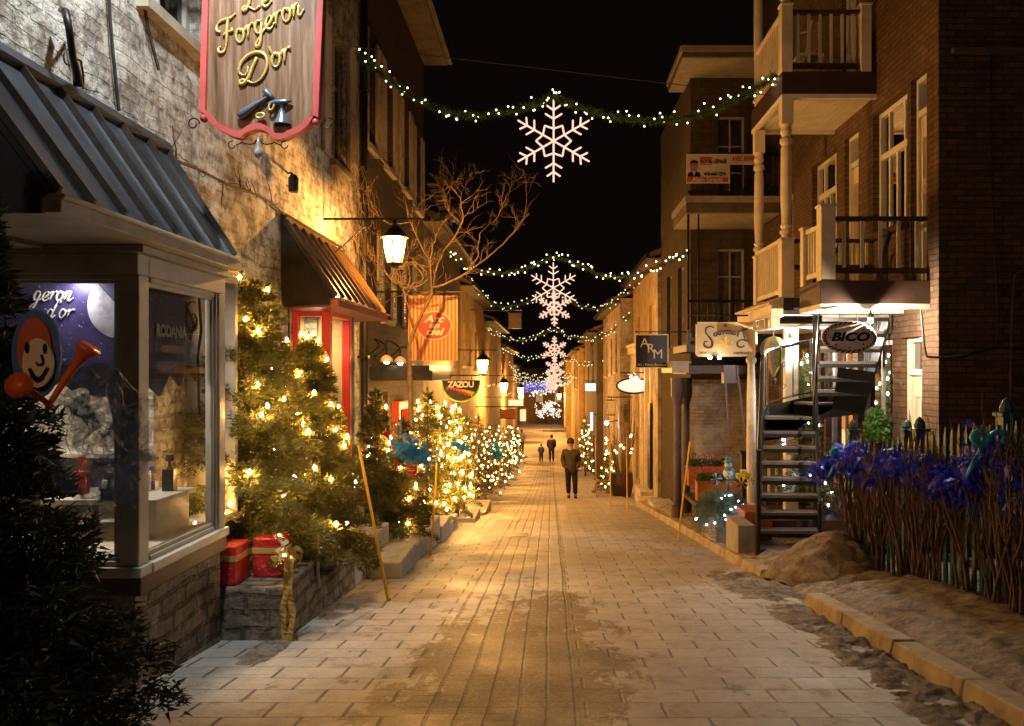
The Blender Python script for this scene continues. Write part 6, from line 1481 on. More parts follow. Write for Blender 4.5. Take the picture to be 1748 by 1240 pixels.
# ------------------------------------------------------------------ bare tree in front of the lantern
def bare_tree():
    t = T('bare_tree', 'leafless twisting tree lit orange by the nearest lantern', 'tree', (-2.05, 12.0, zg(12)))
    m = MB(); r = random.Random(21); d = 12.0
    q = lambda px, py, dy=0: P(px, py, d+dy)
    limbs = [([(700, 790), (701, 700), (699, 620), (703, 575), (738, 500)], .045, .024), ([(738, 500), (742, 470), (758, 430), (790, 380), (786, 340), (800, 305)], .026, .008), ([(740, 492), (790, 470), (850, 425), (885, 385), (895, 372)], .024, .007),
             ([(738, 500), (735, 440), (748, 395), (755, 372)], .018, .006), ([(704, 560), (690, 500), (662, 470), (640, 440), (612, 400)], .022, .006), ([(742, 470), (720, 420), (700, 380), (690, 330), (668, 290), (660, 270)], .018, .005), ([(800, 460), (815, 440), (820, 400), (850, 370), (862, 340), (880, 310)], .014, .004),
             ([(786, 340), (770, 320), (745, 330), (715, 350)], .012, .004), ([(690, 500), (700, 470), (690, 440), (700, 420)], .014, .006), ([(786, 380), (760, 350), (772, 310), (760, 285)], .011, .004), ([(700, 380), (660, 380), (635, 350), (628, 320)], .012, .004), ([(738, 497), (700, 505), (680, 480), (690, 455)], .012, .005)]
    def grow(p, v, L_, rad, dep):
        pts = [p]; n = r.randrange(3, 5)
        for i in range(n):
            v = (v+Vector((r.uniform(-.5, .5), r.uniform(-.35, .35), r.uniform(-.4, .5)))).normalized()
            pts.append(pts[-1]+v*L_/n)
        if any(pp.x < XL+.05 and pp.y < 12.3 for pp in pts): return
        m.tube(pts, [rad*(1-.6*i/n) for i in range(n+1)], 5)
        if dep > 0:
            for k in range(r.randrange(2, 4)):
                i = r.randrange(1, n+1); w_ = (v+Vector((r.uniform(-1, 1), r.uniform(-.5, .5), r.uniform(-.6, .8)))).normalized()
                grow(pts[i], w_, L_*r.uniform(.5, .8), rad*.6, dep-1)
    for li, (pl_, r0, r1) in enumerate(limbs):
        yy = [r.uniform(-.12, .12)*i for i in range(len(pl_))] if li else [0]*len(pl_)
        cp = catmull([q(a_, b_, yy[i]) for i, (a_, b_) in enumerate(pl_)], 5); n = len(cp)
        if li: cp = [c_+Vector((r.uniform(-.012, .012), r.uniform(-.01, .01), r.uniform(-.012, .012))) for c_ in cp]
        m.tube(cp, [(r0+(r1-r0)*i/(n-1))*(1 if li == 0 else .72)*(1+.12*math.sin(i*1.7)) for i in range(n)], 7)
        if li == 0: continue
        for k in range(int(n*.55)):
            i = r.randrange(2, n); dv = (cp[i]-cp[i-1]).normalized()+Vector((r.uniform(-.8, .8), r.uniform(-.4, .4), r.uniform(-.3, .9)))
            grow(cp[i], dv.normalized(), r.uniform(.16, .38), r1*.6+.002, 2)
    # tangle
    c_ = q(700, 470, -.1)
    for k in range(9): m.tube([c_+Vector((r.uniform(.12, .3)*math.cos(a), r.uniform(-.08, .08), r.uniform(.1, .24)*math.sin(a))) for a in [k+.5*i for i in range(9)]], .008, 4)
    m.build('trunk_and_limbs', M_BARKV, t, smooth=True)
bare_tree()
m = MB(); rv = random.Random(6)
for k in range(60):
    p = Vector((XL+.03+rv.uniform(0, .1), rv.uniform(11.2, 13.2), rv.uniform(1.4, 3.0))); pts = [p]
    for j in range(6): pts.append(pts[-1]+Vector((rv.uniform(-.02, .04), rv.uniform(-.1, .12), rv.uniform(-.16, .1))))
    for c_ in pts: c_.x = max(c_.x, XL+.02)
    m.tube(pts, .006, 4)
tag(m.build('climbing_vine', M_BARKV), 'tangled vine on the wall edge glinting in the lantern light', 'creeper')

# ------------------------------------------------------------------ garlands and snowflakes
def garland(label, pts, nb, stuff, rad=.075, nn=2600, mat=None, br=.017, needle=.05, cab=None, seed=1):
    t = T('garland', label, 'garland', tuple(pts[len(pts)//2]), 'lit fir garlands strung across the street')
    path = catmull(pts, 12); n = len(path); A = np.array([tuple(p) for p in path])
    rg = np.random.RandomState(seed); idx = rg.rand(nn)*(n-1); i0 = idx.astype(int); f_ = (idx-i0)[:, None]
    p = A[i0]*(1-f_)+A[np.minimum(i0+1, n-1)]*f_
    u = rg.normal(size=(nn, 3)); u /= np.linalg.norm(u, axis=1, keepdims=True)
    sd = rg.normal(size=(nn, 3)); sd /= np.linalg.norm(sd, axis=1, keepdims=True)
    o_ = p+u*rad*.3; tip = p+u*rad*rg.uniform(.6, 1.3, nn)[:, None]
    mesh_np('greenery', np.stack([o_-sd*needle*.12, o_+sd*needle*.12, tip], 1).reshape(-1, 3), 3, M_NEEDG, t)
    c = MB(); c.tube(path, .012, 4)
    if cab: MB().tube([cab[0], cab[1]], .006, 4).build('support_wire', M_CABLE, t)
    c.build('cable', M_CABLE, t)
    rr = random.Random(seed+50); proto = None; am = MB()
    for k in range(nb):
        f = (k+rr.random()*.7)/nb; q_ = path[min(n-1, int(f*(n-1)))].lerp(path[min(n-1, int(f*(n-1))+1)], (f*(n-1)) % 1)
        a = rr.uniform(0, 6.28); q_ = q_+Vector((rr.uniform(-1, 1)*rad*.6, math.cos(a)*rad*.8-.02, math.sin(a)*rad*1.15))
        if stuff: am.sphere(q_, br, 5, 3)
        elif proto is None: m = MB(); m.sphere((0, 0, 0), br, 7, 5); proto = m.build('bulb', mat or M_GBULB, t); proto.location = q_; adopt(proto, t)
        else: o = proto.copy(); C.objects.link(o); o.location = q_
    if stuff: am.build('bulbs', mat or M_GBULBF, t)['kind'] = 'stuff'
def snowflake(label, px, py, d, r_=.62, near=False):
    c = P(px, py, d); t = T('snowflake_light', label, 'snowflake light', (c.x, c.y, c.z-r_), 'rope light snowflakes hung on the garlands')
    tr = .0145 if near else .015+.0005*d
    for k in range(6):
        a = R(90+60*k); ca, sa = math.cos(a), math.sin(a)
        def g(l, s): return (c.x+r_*(l*ca-s*sa), d, c.z+r_*(l*sa+s*ca))
        m = MB(); segs = [((0, 0), (1, 0))]
        for s in (-1, 1): segs += [((.30, 0), (.372, s*.213)), ((.54, 0), (.66, s*.20)), ((.75, 0), (.86, s*.16))]
        for p0, p1 in segs:
            n = max(2, int(math.dist(p0, p1)*r_/.05)); m.tube([g(p0[0]+(p1[0]-p0[0])*i/n, p0[1]+(p1[1]-p0[1])*i/n) for i in range(n+1)], tr, 6)
        o = m.build('arm', M_SNOWF, t)
        if near:
            b = MB()
            for p0, p1 in segs:
                n = max(2, int(math.dist(p0, p1)*r_/.028))
                for i in range(n+1):
                    q_ = g(p0[0]+(p1[0]-p0[0])*i/n, p0[1]+(p1[1]-p0[1])*i/n); b.sphere((q_[0], q_[1]-tr*.8, q_[2]), .0085, 5, 3)
            b.build('rope_beads', M_SNOWC, o)
    MB().tube([(c.x, d, c.z+r_), (c.x, d, c.z+r_+.12)], .01, 4).build('hanger', M_CABLE, t)
garland('nearest and largest lit garland, swagged from the upper cream balcony', [P(604, 92, 12), P(640, 118, 12), P(680, 148, 12), P(740, 183, 12), P(800, 197, 12), P(860, 193, 12), P(915, 178, 12), P(945, 168, 12), P(985, 182, 12), P(1040, 199, 12), P(1105, 207, 12), P(1170, 201, 12), P(1230, 183, 11.9), P(1285, 155, 11.7), P(1325, 128, 11.4)], 84, False, .09, 6500, br=.0125, cab=(P(604, 80, 12), P(1330, 165, 11.6)), seed=1)
snowflake('largest nearest rope light snowflake', 945, 241, 12, .60, True)
MB().lathe([(.001, 0), (.09, .02), (.1, .05), (.02, .08)], (P(950, 166, 12).x, 12, P(950, 170, 12).z), 10)
garland('second lit garland, peaking high above the second snowflake', [P(765, 432, 19), P(795, 457, 19.5), P(850, 466, 20), P(900, 458, 20), P(944, 440, 20), P(985, 452, 20), P(1035, 472, 19.5), P(1085, 470, 17.5), P(1130, 452, 16.5), P(1180, 428, 15.6)], 76, False, .09, 3800, br=.018, seed=2)
snowflake('second rope light snowflake, overlapping the third one', 944.5, 492, 20, .62, True)
garland('third lit garland, dipping low left of the overlapping snowflakes', [P(796, 474, 28), P(815, 497, 28), P(850, 523, 28), P(885, 521, 28), P(925, 506, 28), P(946, 496, 28), P(985, 521, 28), P(1025, 528, 27.5), P(1055, 512, 27), P(1090, 484, 26)], 74, False, .10, 2800, br=.023, mat=M_GBULBF, seed=3)
snowflake('third rope light snowflake, just under the second', 946.5, 527, 28, .60, False)
garland('fourth lit garland crossing above the fourth snowflake', [P(828, 555, 37), P(845, 571, 38), P(885, 582, 38), P(920, 574, 38), P(947, 563, 38), P(970, 574, 38), P(1005, 580, 36), P(1040, 567, 33), P(1074, 538, 29)], 88, True, .11, 1800, br=.029, seed=4)
snowflake('fourth rope light snowflake', 946.5, 597, 38, .62, False)
garland('fifth lit garland crossing above the fifth snowflake', [P(840, 588, 46), P(860, 601, 48), P(895, 612, 48), P(925, 609, 48), P(947, 603, 48), P(970, 614, 48), P(1000, 621, 45), P(1030, 613, 40), P(1058, 593, 34)], 88, True, .11, 1400, br=.035, seed=5)
snowflake('fifth rope light snowflake, lowest separate one', 947, 628, 48, .62, False)
for i, (d, pl_) in enumerate(((58, [(866, 618), (885, 634), (905, 643), (930, 640), (947, 630), (970, 640), (995, 642), (1015, 632), (1022, 622)]), (68, [(868, 630), (888, 643), (908, 650), (932, 648), (946, 640), (965, 648), (984, 648), (992, 640)]), (78, [(872, 642), (890, 651), (910, 657), (932, 653), (944, 648), (958, 653), (972, 654), (980, 647)]), (90, [(878, 648), (892, 657), (912, 661), (930, 659), (942, 654), (955, 658), (966, 656)]))):
    pp_ = [P(a, b, d) for a, b in pl_]
    if i == 0: pp_[-1].xyz = P(1022, 622, 42); pp_[-2].xyz = P(1015, 632, 48)
    garland('small far lit garland, %s of those beyond the fifth snowflake' % ('nearest', 'second', 'third', 'farthest')[i], pp_, 80, True, .12, 700, br=.040+.005*i, seed=6+i)
    if i < 3: snowflake('tiny far rope light snowflake, %s of the bright cluster' % ('nearest', 'middle', 'farthest')[i], 946-i*3, (645, 654, 661)[i], d, .62, False)
m = MB(); rb = random.Random(77)
for k in range(170):
    px = rb.gauss(930, 11); py = 661-(px-930)*.25+rb.gauss(0, 5.5); m.sphere(P(px, py, rb.uniform(88, 98)), .07, 5, 3)
lc = T('light_cluster', 'dense white cluster of far overlapping lights above the banner', 'string lights', P(930, 661, 94)); m.build('bulbs', emis('white_cluster', (1, .88, .85), 3.5, 'NONE'), lc)['kind'] = 'stuff'
MB().tube([P(890, 640, 94), P(970, 640, 94)], .03, 4).build('cable', M_CABLE, lc)
# ------------------------------------------------------------------ picket fence, dead shrubs, blue tulle
M_TEAL = paint('dark_teal_paint', (.02, .07, .085), .45, .35, 6)
fe = T('picket_fence', 'dark teal picket fence with capped posts behind the bare shrubs', 'fence', (3.35, 6.5, zg(6.5)))
FX = 3.36
def fz(y): return side_z(FX, y)
ys_f = [3.2+i*.118 for i in range(52)]
proto = None
for y in ys_f:
    m = MB(); z = fz(y); h = 1.24; m.hexa([(FX-.010, y-.022, z-.05), (FX+.010, y-.022, z-.05), (FX+.010, y+.022, z-.05), (FX-.010, y+.022, z-.05)], [(FX-.010, y-.022, z+h), (FX+.010, y-.022, z+h), (FX+.010, y+.022, z+h), (FX-.010, y+.022, z+h)])
    m.hexa([(FX-.010, y-.022, z+h+.0005), (FX+.010, y-.022, z+h+.0005), (FX+.010, y+.022, z+h+.0005), (FX-.010, y+.022, z+h+.0005)], [(FX-.004, y-.003, z+h+.09), (FX+.004, y-.003, z+h+.09), (FX+.004, y+.003, z+h+.09), (FX-.004, y+.003, z+h+.09)])
    m.build('picket', M_TEAL, fe)
for zz in (.18, 1.12):
    m = MB()
    for a, b in zip(ys_f[:-1:3], ys_f[3::3]): m.hexa([(FX+.011, a, fz(a)+zz), (FX+.045, a, fz(a)+zz), (FX+.045, b, fz(b)+zz), (FX+.011, b, fz(b)+zz)], [(FX+.011, a, fz(a)+zz+.06), (FX+.045, a, fz(a)+zz+.06), (FX+.045, b, fz(b)+zz+.06), (FX+.011, b, fz(b)+zz+.06)])
    m.build('rail', M_TEAL, fe)
def fpost(x, y, par):
    m = MB(); z = side_z(min(x, 4.5), y); m.box(x-.055, x+.055, y-.055, y+.055, z-.1, z+1.38); m.box(x-.07, x+.07, y-.07, y+.07, z+1.381, z+1.41); m.lathe([(.05, 1.411), (.055, 1.44), (.035, 1.49), (.005, 1.52)], (x, y, z), 8); m.build('post', M_TEAL, par, bevel=.005)
for y in (9.28, 7.6, 6.15, 4.7): fpost(FX+.06, y, fe)
fe2 = T('picket_fence', 'short return of dark iron pickets running to the brick corner', 'fence', (3.9, 9.25, zg(9.2)))
for i in range(9):
    x = 3.52+i*.10; z = zg(9.25)+.12; m = MB(); m.tube([(x, 9.24, z), (x, 9.24, z+1.30)], .011, 5); m.lathe([(.011, 1.30), (.02, 1.34), (.001, 1.42)], (x, 9.24, z), 6); m.build('picket', M_IRON, fe2)
for zz in (.2, 1.16): MB().box(3.45, 4.39, 9.226, 9.254, zg(9.25)+.12+zz, zg(9.25)+.15+zz).build('rail', M_IRON, fe2)
fpost(4.0, 9.2, fe2)
sheet('snowy_yard', lin(4.55, 12, 30), lin(-3, 9.3, 60), lambda x, y: zg(y)+.16+.05*mn.noise(Vector((x*2, y*2, 0)))+.02*mn.noise(Vector((x*7, y*7, 0))), M_STREETSNOW)
# dead shrubs in front of the fence
def shrub_mesh(seed):
    r = random.Random(seed); m = MB()
    def grow(p, v, L_, rad, dep):
        n = 5; pts = [p]
        for i in range(n):
            v = (v+Vector((r.uniform(-.12, .12), r.uniform(-.28, .28), r.uniform(-.05, .25)))).normalized(); pts.append(pts[-1]+v*L_/n)
        for c_ in pts: c_.x = max(-.16, min(.0+.05, c_.x))
        m.tube(pts, [rad*(1-.55*i/n) for i in range(n+1)], 5)
        if dep > 0:
            for k in range(3): 
                i = r.randrange(2, n+1); grow(pts[i].copy(), (v+Vector((r.uniform(-.3, .3), r.uniform(-.8, .8), r.uniform(0, .5)))).normalized(), L_*r.uniform(.4, .62), rad*.62, dep-1)
    for k in range(r.randrange(6, 9)):
        grow(Vector((r.uniform(-.06, .02), r.uniform(-.12, .12), -.04)), Vector((r.uniform(-.1, .05), r.uniform(-.45, .45), 1)).normalized(), r.uniform(.62, .85), r.uniform(.010, .017), 2)
    return m
protos = []
for i in range(19):
    y = 3.6+i*.30; x = FX-.10
    if i < 4:
        o = shrub_mesh(100+i).build('bare_shrub', M_TWIG); base = o.location.copy(); protos.append((o, base)); 
    else:
        o = protos[i % 4][0].copy(); C.objects.link(o); base = protos[i % 4][1]
    o.location = (x, y+rs.uniform(-.06, .06), side_z(x, y)-.03); o.rotation_euler = (0, 0, 0); o.scale = (1, rs.choice((-1, 1))*rs.uniform(.9, 1.1), rs.uniform(.92, 1.12))
    tag(o, 'leafless brown shrub of upright twigs pressed against the teal fence', 'shrub', 'bare shrubs along the teal fence')
# blue tulle
def tulle(label, path, rad, seed, mat, layers=3, name='tulle_garland', n=70, cat='fabric swag'):
    rg = random.Random(seed); m = MB(); cp = catmull(path, n//(len(path)-1)); k = 22
    for L_ in range(layers):
        vs = []; ph = rg.uniform(0, 9)
        for i, c_ in enumerate(cp):
            t = (cp[min(i+1, len(cp)-1)]-cp[max(i-1, 0)]).normalized(); s = t.cross(Vector((0, 0, 1))).normalized(); u = s.cross(t)
            for j in range(k):
                a = 2*math.pi*j/k+ph
                nn = mn.noise(Vector((c_.x*3+ph, c_.y*3.2+math.cos(a)*.9, c_.z*3+math.sin(a)*.9)))
                n2 = mn.noise(Vector((c_.y*11+ph, math.cos(a)*2.6, math.sin(a)*2.6+ph)))
                n3 = mn.noise(Vector((c_.y*30+ph, math.cos(a)*6, math.sin(a)*6)))
                r_ = rad*(.55+.22*L_)*(1+1.0*nn+.8*n2+.8*n3)
                dz = -abs(min(0, math.sin(a)))*rad*max(0, mn.noise(Vector((c_.y*2.3+ph, 5, 0))))*2.6
                vs.append(c_+s*math.cos(a)*r_*.75+u*(math.sin(a)*r_)+Vector((0, 0, dz)))
        fs = [(i*k+j, i*k+(j+1) % k, (i+1)*k+(j+1) % k, (i+1)*k+j) for i in range(len(cp)-1) for j in range(k)]
        m.add(vs, fs)
    return tag(m.build(name, mat, smooth=True), label, cat)
M_TUL = sheer('blue_tulle', (.0, .008, .60), .5)
tu = T('tulle_garland', 'crumpled deep blue tulle draped along the fence top', 'fabric swag', (FX, 6.5, fz(6.5)+.8))
tp_ = [Vector((FX-.07, y, fz(y)+z)) for y, z in ((9.35, 1.02), (8.9, 1.14), (8.3, .96), (7.7, 1.14), (7.1, .98), (6.5, .90), (6.1, 1.14), (5.5, .92), (4.9, 1.02), (4.4, .84), (3.8, .98), (3.2, .9))]
wisps('netting', M_TUL, tu, tp_, .115, 900, 5, .07, .30, .5)
wisps('hanging_netting', M_TUL, tu, [p+Vector((0, 0, -.16)) for p in tp_[4:]], .09, 130, 6, .055, .34, 1.0)
tu = T('tulle_puff', 'puff of blue tulle hanging off the fence end post toward the stair', 'fabric bow', (3.1, 9.35, fz(9.3)+.8))
wisps('netting', M_TUL, tu, [Vector((FX-.02, 9.3, fz(9.3)+1.12)), Vector((3.2, 9.35, fz(9.3)+.98)), Vector((2.98, 9.4, fz(9.3)+.88))], .08, 110, 9, .07, .22, .2)
M_TURQ = paint('turquoise_ribbon', (.02, .42, .46), .35, .2, 10)
for (x, y, z), lb in (((3.26, 9.2, fz(9.2)+1.12), 'turquoise ribbon bow tied on the far fence post by the stair'), ((3.24, 6.1, fz(6.1)+1.22), 'turquoise ribbon bow tied on the middle of the blue tulle')):
    m = MB()
    for s in (-1, 1):
        m.tube(catmull([(x, y, z), (x+s*.07, y-.03, z+.06), (x+s*.12, y-.03, z+.02), (x+s*.08, y-.03, z-.03), (x, y, z)], 5), .022, 6)
        m.tube(catmull([(x, y, z), (x+s*.05-.04, y-.05, z-.12), (x+s*.08-.08, y-.04, z-.26)], 5), [.022, .024, .02, .02, .018, .018, .02, .02, .016, .014, .01], 6)
    m.sphere((x, y-.02, z), .03, 8, 5); tag(m.build('ribbon_bow', M_TURQ, smooth=True), lb, 'bow', 'turquoise bows on the fence')
m = MB(); m.lathe([(.03, 0), (.04, .04), (.04, .10), (.03, .14)], (3.3, 8.3, fz(8.3)+1.16), 8); m.tube([(3.3, 8.3, fz(8.3)+1.2), (3.2, 8.25, fz(8.3)+.95), (3.12, 8.2, fz(8.3)+.88)], [.02, .018, .01], 6)
tag(m.build('dried_flower_stem', M_BARKV), 'pale dried stem tucked between the tulle puffs', 'decoration')
# cables on the dark brick end wall
qb = lambda px, py, o=.03: Vector(P(px, py, 9.3-o))
def bcable(lb, pts, r=.012, mat=None, loop=None):
    m = MB(); m.tube(catmull([qb(*p) for p in pts], 6), r, 6)
    if loop: m.tube([qb(loop[0]+loop[2]*math.cos(t), loop[1]+loop[3]*math.sin(t), .04+.003*t) for t in [i*.35 for i in range(36)]], .006, 4)
    tag(m.build('wall_cable', mat or M_CABLE), lb, 'cable')
bcable('black cable dropping down the dark brick end wall from a coil', [(1692, 92), (1691, 200), (1694, 330), (1698, 420), (1703, 520), (1702, 590)], loop=(1668, 132, 16, 20))
bcable('black cable crossing the dark brick wall at door top height', [(1572, 530), (1580, 600), (1592, 610), (1640, 608), (1700, 594), (1760, 598)])
bcable('grey conduit with a bent top on the dark brick wall', [(1755, 462), (1738, 466), (1730, 490), (1726, 600), (1724, 760)], .014, M_DARKP)
m = MB(); a, b = qb(1625, 98), qb(1760, 84); m.box(a.x, b.x, 9.22, 9.298, b.z-.05, b.z); tag(m.build('ledge', M_DARKP), 'thin dark ledge high on the brick end wall', 'ledge')

# ------------------------------------------------------------------ spinners and carnival decorations
bl = T('balloon_spinner', 'striped hot air balloon wind spinner hanging under the porch', 'wind spinner', P(1325, 612, 12.2))
c = P(1320, 604, 12.2)
bc = [(.02, .12, .32), (.75, .45, .03), (.30, .45, .55), (.70, .62, .05), (.45, .5, .05), (.6, .2, .03)]
for i in range(12):
    m = MB(); pr_ = [(.02, -.34), (.05, -.28), (.11, -.18), (.17, -.05), (.19, .06), (.165, .16), (.10, .23), (.02, .26)]
    m.lathe(pr_, c, 3, i*math.pi/6, (i+1)*math.pi/6); m.build('gore', paint('balloon_%d' % (i % 6), bc[i % 6], .5, .1), bl, smooth=True)
MB().lathe([(.03, -.46), (.05, -.40), (.045, -.36)], c, 8).tube([(c.x, c.y, c.z+.26), (c.x, c.y, .62)], .004, 4).build('basket', M_BROWN, bl)
def pinwheel(t, c, r, cols, n=12):
    for i in range(n):
        a = 2*math.pi*i/n; b = a+math.pi/n; m = MB(); m.add([(c[0], c[1], c[2]), (c[0]+r*math.cos(a), c[1]-.01, c[2]+r*math.sin(a)), (c[0]+r*math.cos(b), c[1]+.015, c[2]+r*math.sin(b))], [(0, 1, 2)]); m.build('vane', cols[i % len(cols)], t)
M_CY = paint('cyan_foil', (.05, .45, .75), .3, .1); M_WT = paint('white_foil', (.75, .78, .8), .3, .1); M_YL = paint('yellow_foil', (.75, .62, .04), .35, .1); M_BK = M_IRON
sm = T('snowman_spinner', 'blue and white snowman wind spinner with pinwheel wheels', 'wind spinner', (2.5, 11.6, -2))
q_ = P(1243, 806, 11.6)
MB().sphere((q_.x, 11.6, q_.z-.02), .075, 10, 8).sphere((q_.x, 11.6, q_.z+.10), .055, 10, 8).build('body', M_WT, sm, smooth=True)
MB().lathe([(.065, .135), (.065, .15), (.04, .15), (.04, .21), (.001, .21)], (q_.x, 11.6, q_.z), 10).tube([(q_.x-.06, 11.57, q_.z+.05), (q_.x, 11.54, q_.z+.04), (q_.x+.06, 11.57, q_.z+.05), (q_.x+.08, 11.56, q_.z-.06)], .02, 6).build('hat_and_scarf', M_CY, sm)
pinwheel(sm, P(1223, 818, 11.5), .085, [M_WT, M_CY, M_BK]); pinwheel(sm, P(1247, 820, 11.5), .075, [M_CY, M_WT])
MB().tube([(q_.x, 11.6, q_.z-.08), (q_.x, 11.6, zg(11.6))], .008, 5).build('stake', M_IRON, sm)
ys2 = T('bee_spinner', 'yellow and black striped wind spinner with wheel vanes', 'wind spinner', (2.7, 11.4, -2))
q_ = P(1268, 818, 11.4)
pinwheel(ys2, (q_.x-.03, 11.32, q_.z-.05), .085, [M_YL, M_BK]); pinwheel(ys2, (q_.x+.09, 11.32, q_.z-.02), .06, [M_BK, M_YL])
MB().box(q_.x-.09, q_.x+.10, 11.36, 11.46, q_.z, q_.z+.08).box(q_.x-.03, q_.x+.05, 11.36, 11.46, q_.z+.081, q_.z+.13).build('body', M_YL, ys2, bevel=.015)
MB().tube([(q_.x, 11.41, q_.z), (q_.x, 11.41, zg(11.4))], .008, 5).build('stake', M_IRON, ys2)
# jester head cutout with two horns on the dark fir
je = T('jester_cutout', 'round jester face cutout in red and blue hood with two orange horns', 'decoration', P(75, 620, 2.75))
d = 2.7
JS = 2.7/3.3
def jo(px, py, rx, ry, off, mat, nm, n=28, th=.012):
    c = P(px, py, d); MB().prism([(c.x+JS*rx*math.cos(2*math.pi*i/n), c.z+JS*ry*math.sin(2*math.pi*i/n)) for i in range(n)], th, lambda u, v, w: (u, d-off-w, v)).build(nm, mat, je)
jo(65, 605, .098, .178, 0, paint('slate_blue_card', (.06, .09, .20), .5, .1), 'hood_rim'); jo(66, 596, .068, .125, .013, paint('orange_red_card', (.42, .07, .02), .5, .1), 'hood')
jo(76, 620, .060, .098, .026, paint('face_card', (.62, .38, .20), .5, .1), 'face')
jo(60, 594, .008, .022, .039, M_IRON, 'eye', th=.006); jo(90, 596, .007, .020, .039, M_IRON, 'eye', th=.006)
jf = lambda px, py: (P(px, py, d).x, d-.042, P(px, py, d).z)
MB().tube(catmull([jf(84, 606), jf(87, 620), jf(78, 623), jf(75, 619)], 5), .004, 5).tube(catmull([jf(64, 630), jf(74, 645), (jf(84, 644)), jf(95, 628)], 5), .006, 5).tube(catmull([jf(66, 638), jf(76, 651), jf(88, 645)], 5), .004, 5).build('smile', M_IRON, je)
M_HORN = paint('orange_plastic', (.62, .09, .015), .35, .15)
def horn(pts, rr): m = MB(); m.tube(catmull([P(x, y, dd_) for x, y, dd_ in pts], 5), rr, 12); return m
n_ = 16
horn([(90, 695, 2.62), (62, 675, 2.58), (45, 665, 2.55), (32, 658, 2.5)], [.008+.007*i/n_+(.034*max(0, (i/n_-.55)/.45)**1.6) for i in range(n_)]).build('horn', M_HORN, je, smooth=True)
horn([(80, 698, 2.62), (110, 650, 2.62), (135, 615, 2.62), (152, 592, 2.62)], [.008+.010*i/n_+(.028*max(0, (i/n_-.55)/.45)**1.4) for i in range(n_)]).build('horn', M_HORN, je, smooth=True)
M_TUL2 = sheer('grey_blue_tulle', (.07, .11, .22), .22)
tu = T('tulle_streamers', 'translucent grey blue tulle hanging beneath the jester cutout', 'fabric bow', P(170, 800, 2.75))
wisps('netting', M_TUL2, tu, [P(130, 670, 2.75), P(175, 690, 2.75), P(190, 750, 2.75), P(185, 810, 2.75)], .085, 130, 15, .05, .30, .5)
# bugle decoration on the little fir
bg_ = T('bugle_decoration', 'red bugles with sky blue tulle bow tied on the dark little fir', 'decoration', P(700, 770, 10.4))
M_RP = paint('shiny_red_plastic', (.70, .02, .03), .25, .1); d = 10.45
def horn2(pts, r0, r1): m = MB(); cp = catmull([P(x, y, d) for x, y in pts], 6); n = len(cp); m.tube(cp, [r0+(r1-r0)*max(0, (i/(n-1)-.6)/.4)**1.5 for i in range(n)], 10); return m
horn2([(674, 772), (670, 760), (663, 747), (659, 738)], .014, .062).build('bugle', M_RP, bg_, smooth=True)
horn2([(684, 775), (690, 762), (694, 752), (694, 744)], .012, .045).build('bugle', M_RP, bg_, smooth=True)
MB().tube([P(678, 785, d), P(675, 803, d)], .016, 8).build('bugle', M_RP, bg_)
m = MB()
for i in range(8): 
    c = P(704, 787+i*4, d-.06); m.tube([(c.x+.06*math.cos(t), d-.06+.05*math.sin(t), c.z+.004*t) for t in [k*.5 for k in range(14)]], .008, 5)
m.build('striped_spring', M_RP, bg_)
m = MB(); m.tube([P(672, 720, d), P(680, 745, d)], .02, 6); m.tube([P(683, 716, d), P(684, 745, d)], .016, 6); m.build('blue_streamer', M_STEELB, bg_)
M_TUL3 = sheer('sky_blue_tulle', (.02, .36, .80), .6)
for lb, px, py, d_, r_ in (('sky blue tulle puff on the dark little fir', 704, 772, 10.4, .17), ('sky blue tulle puff on the fir under the rainbow sign', 785, 762, 13.7, .10), ('sky blue tulle puff low on the lit firs past the railing', 847, 775, 24.5, .16), ('faint blue tulle puff between the railing and lit firs', 847, 762, 22.0, .10)):
    c = P(px, py, d_); tu = T('tulle_puff', lb, 'fabric bow', c); wisps('netting', M_TUL3, tu, [c+Vector((-r_*.9, 0, .04)), c+Vector((-.2*r_, -.02, .05)), c+Vector((.5*r_, 0, .0)), c+Vector((1.0*r_, 0, -.05))], r_*.5, 90, int(px), r_*.45, r_*1.5, .1)

# ------------------------------------------------------------------ people
def skin(name, joints, edges, mat, parent, sub=2):
    me = bpy.data.meshes.new(name); me.from_pydata([j[:3] for j in joints], edges, []); me.update()
    o = bpy.data.objects.new(name, me); C.objects.link(o)
    sk = o.modifiers.new('skin', 'SKIN'); sk.use_smooth_shade = True
    for i, j in enumerate(joints):
        v = me.skin_vertices[0].data[i]; r_ = j[3]; v.radius = r_ if isinstance(r_, tuple) else (r_, r_); v.use_root = (i == 0)
    s = o.modifiers.new('sub', 'SUBSURF'); s.levels = sub; s.render_levels = sub
    bpy.context.view_layer.update()
    m2 = bpy.data.meshes.new_from_object(o.evaluated_get(bpy.context.evaluated_depsgraph_get()))
    bpy.data.objects.remove(o); bpy.data.meshes.remove(me)
    m2.name = name; m2.materials.clear(); m2.materials.append(mat)
    o = bpy.data.objects.new(name, m2); C.objects.link(o); adopt(o, parent); return o
M_SKIN = paint('skin', (.45, .26, .18), .55, .1)
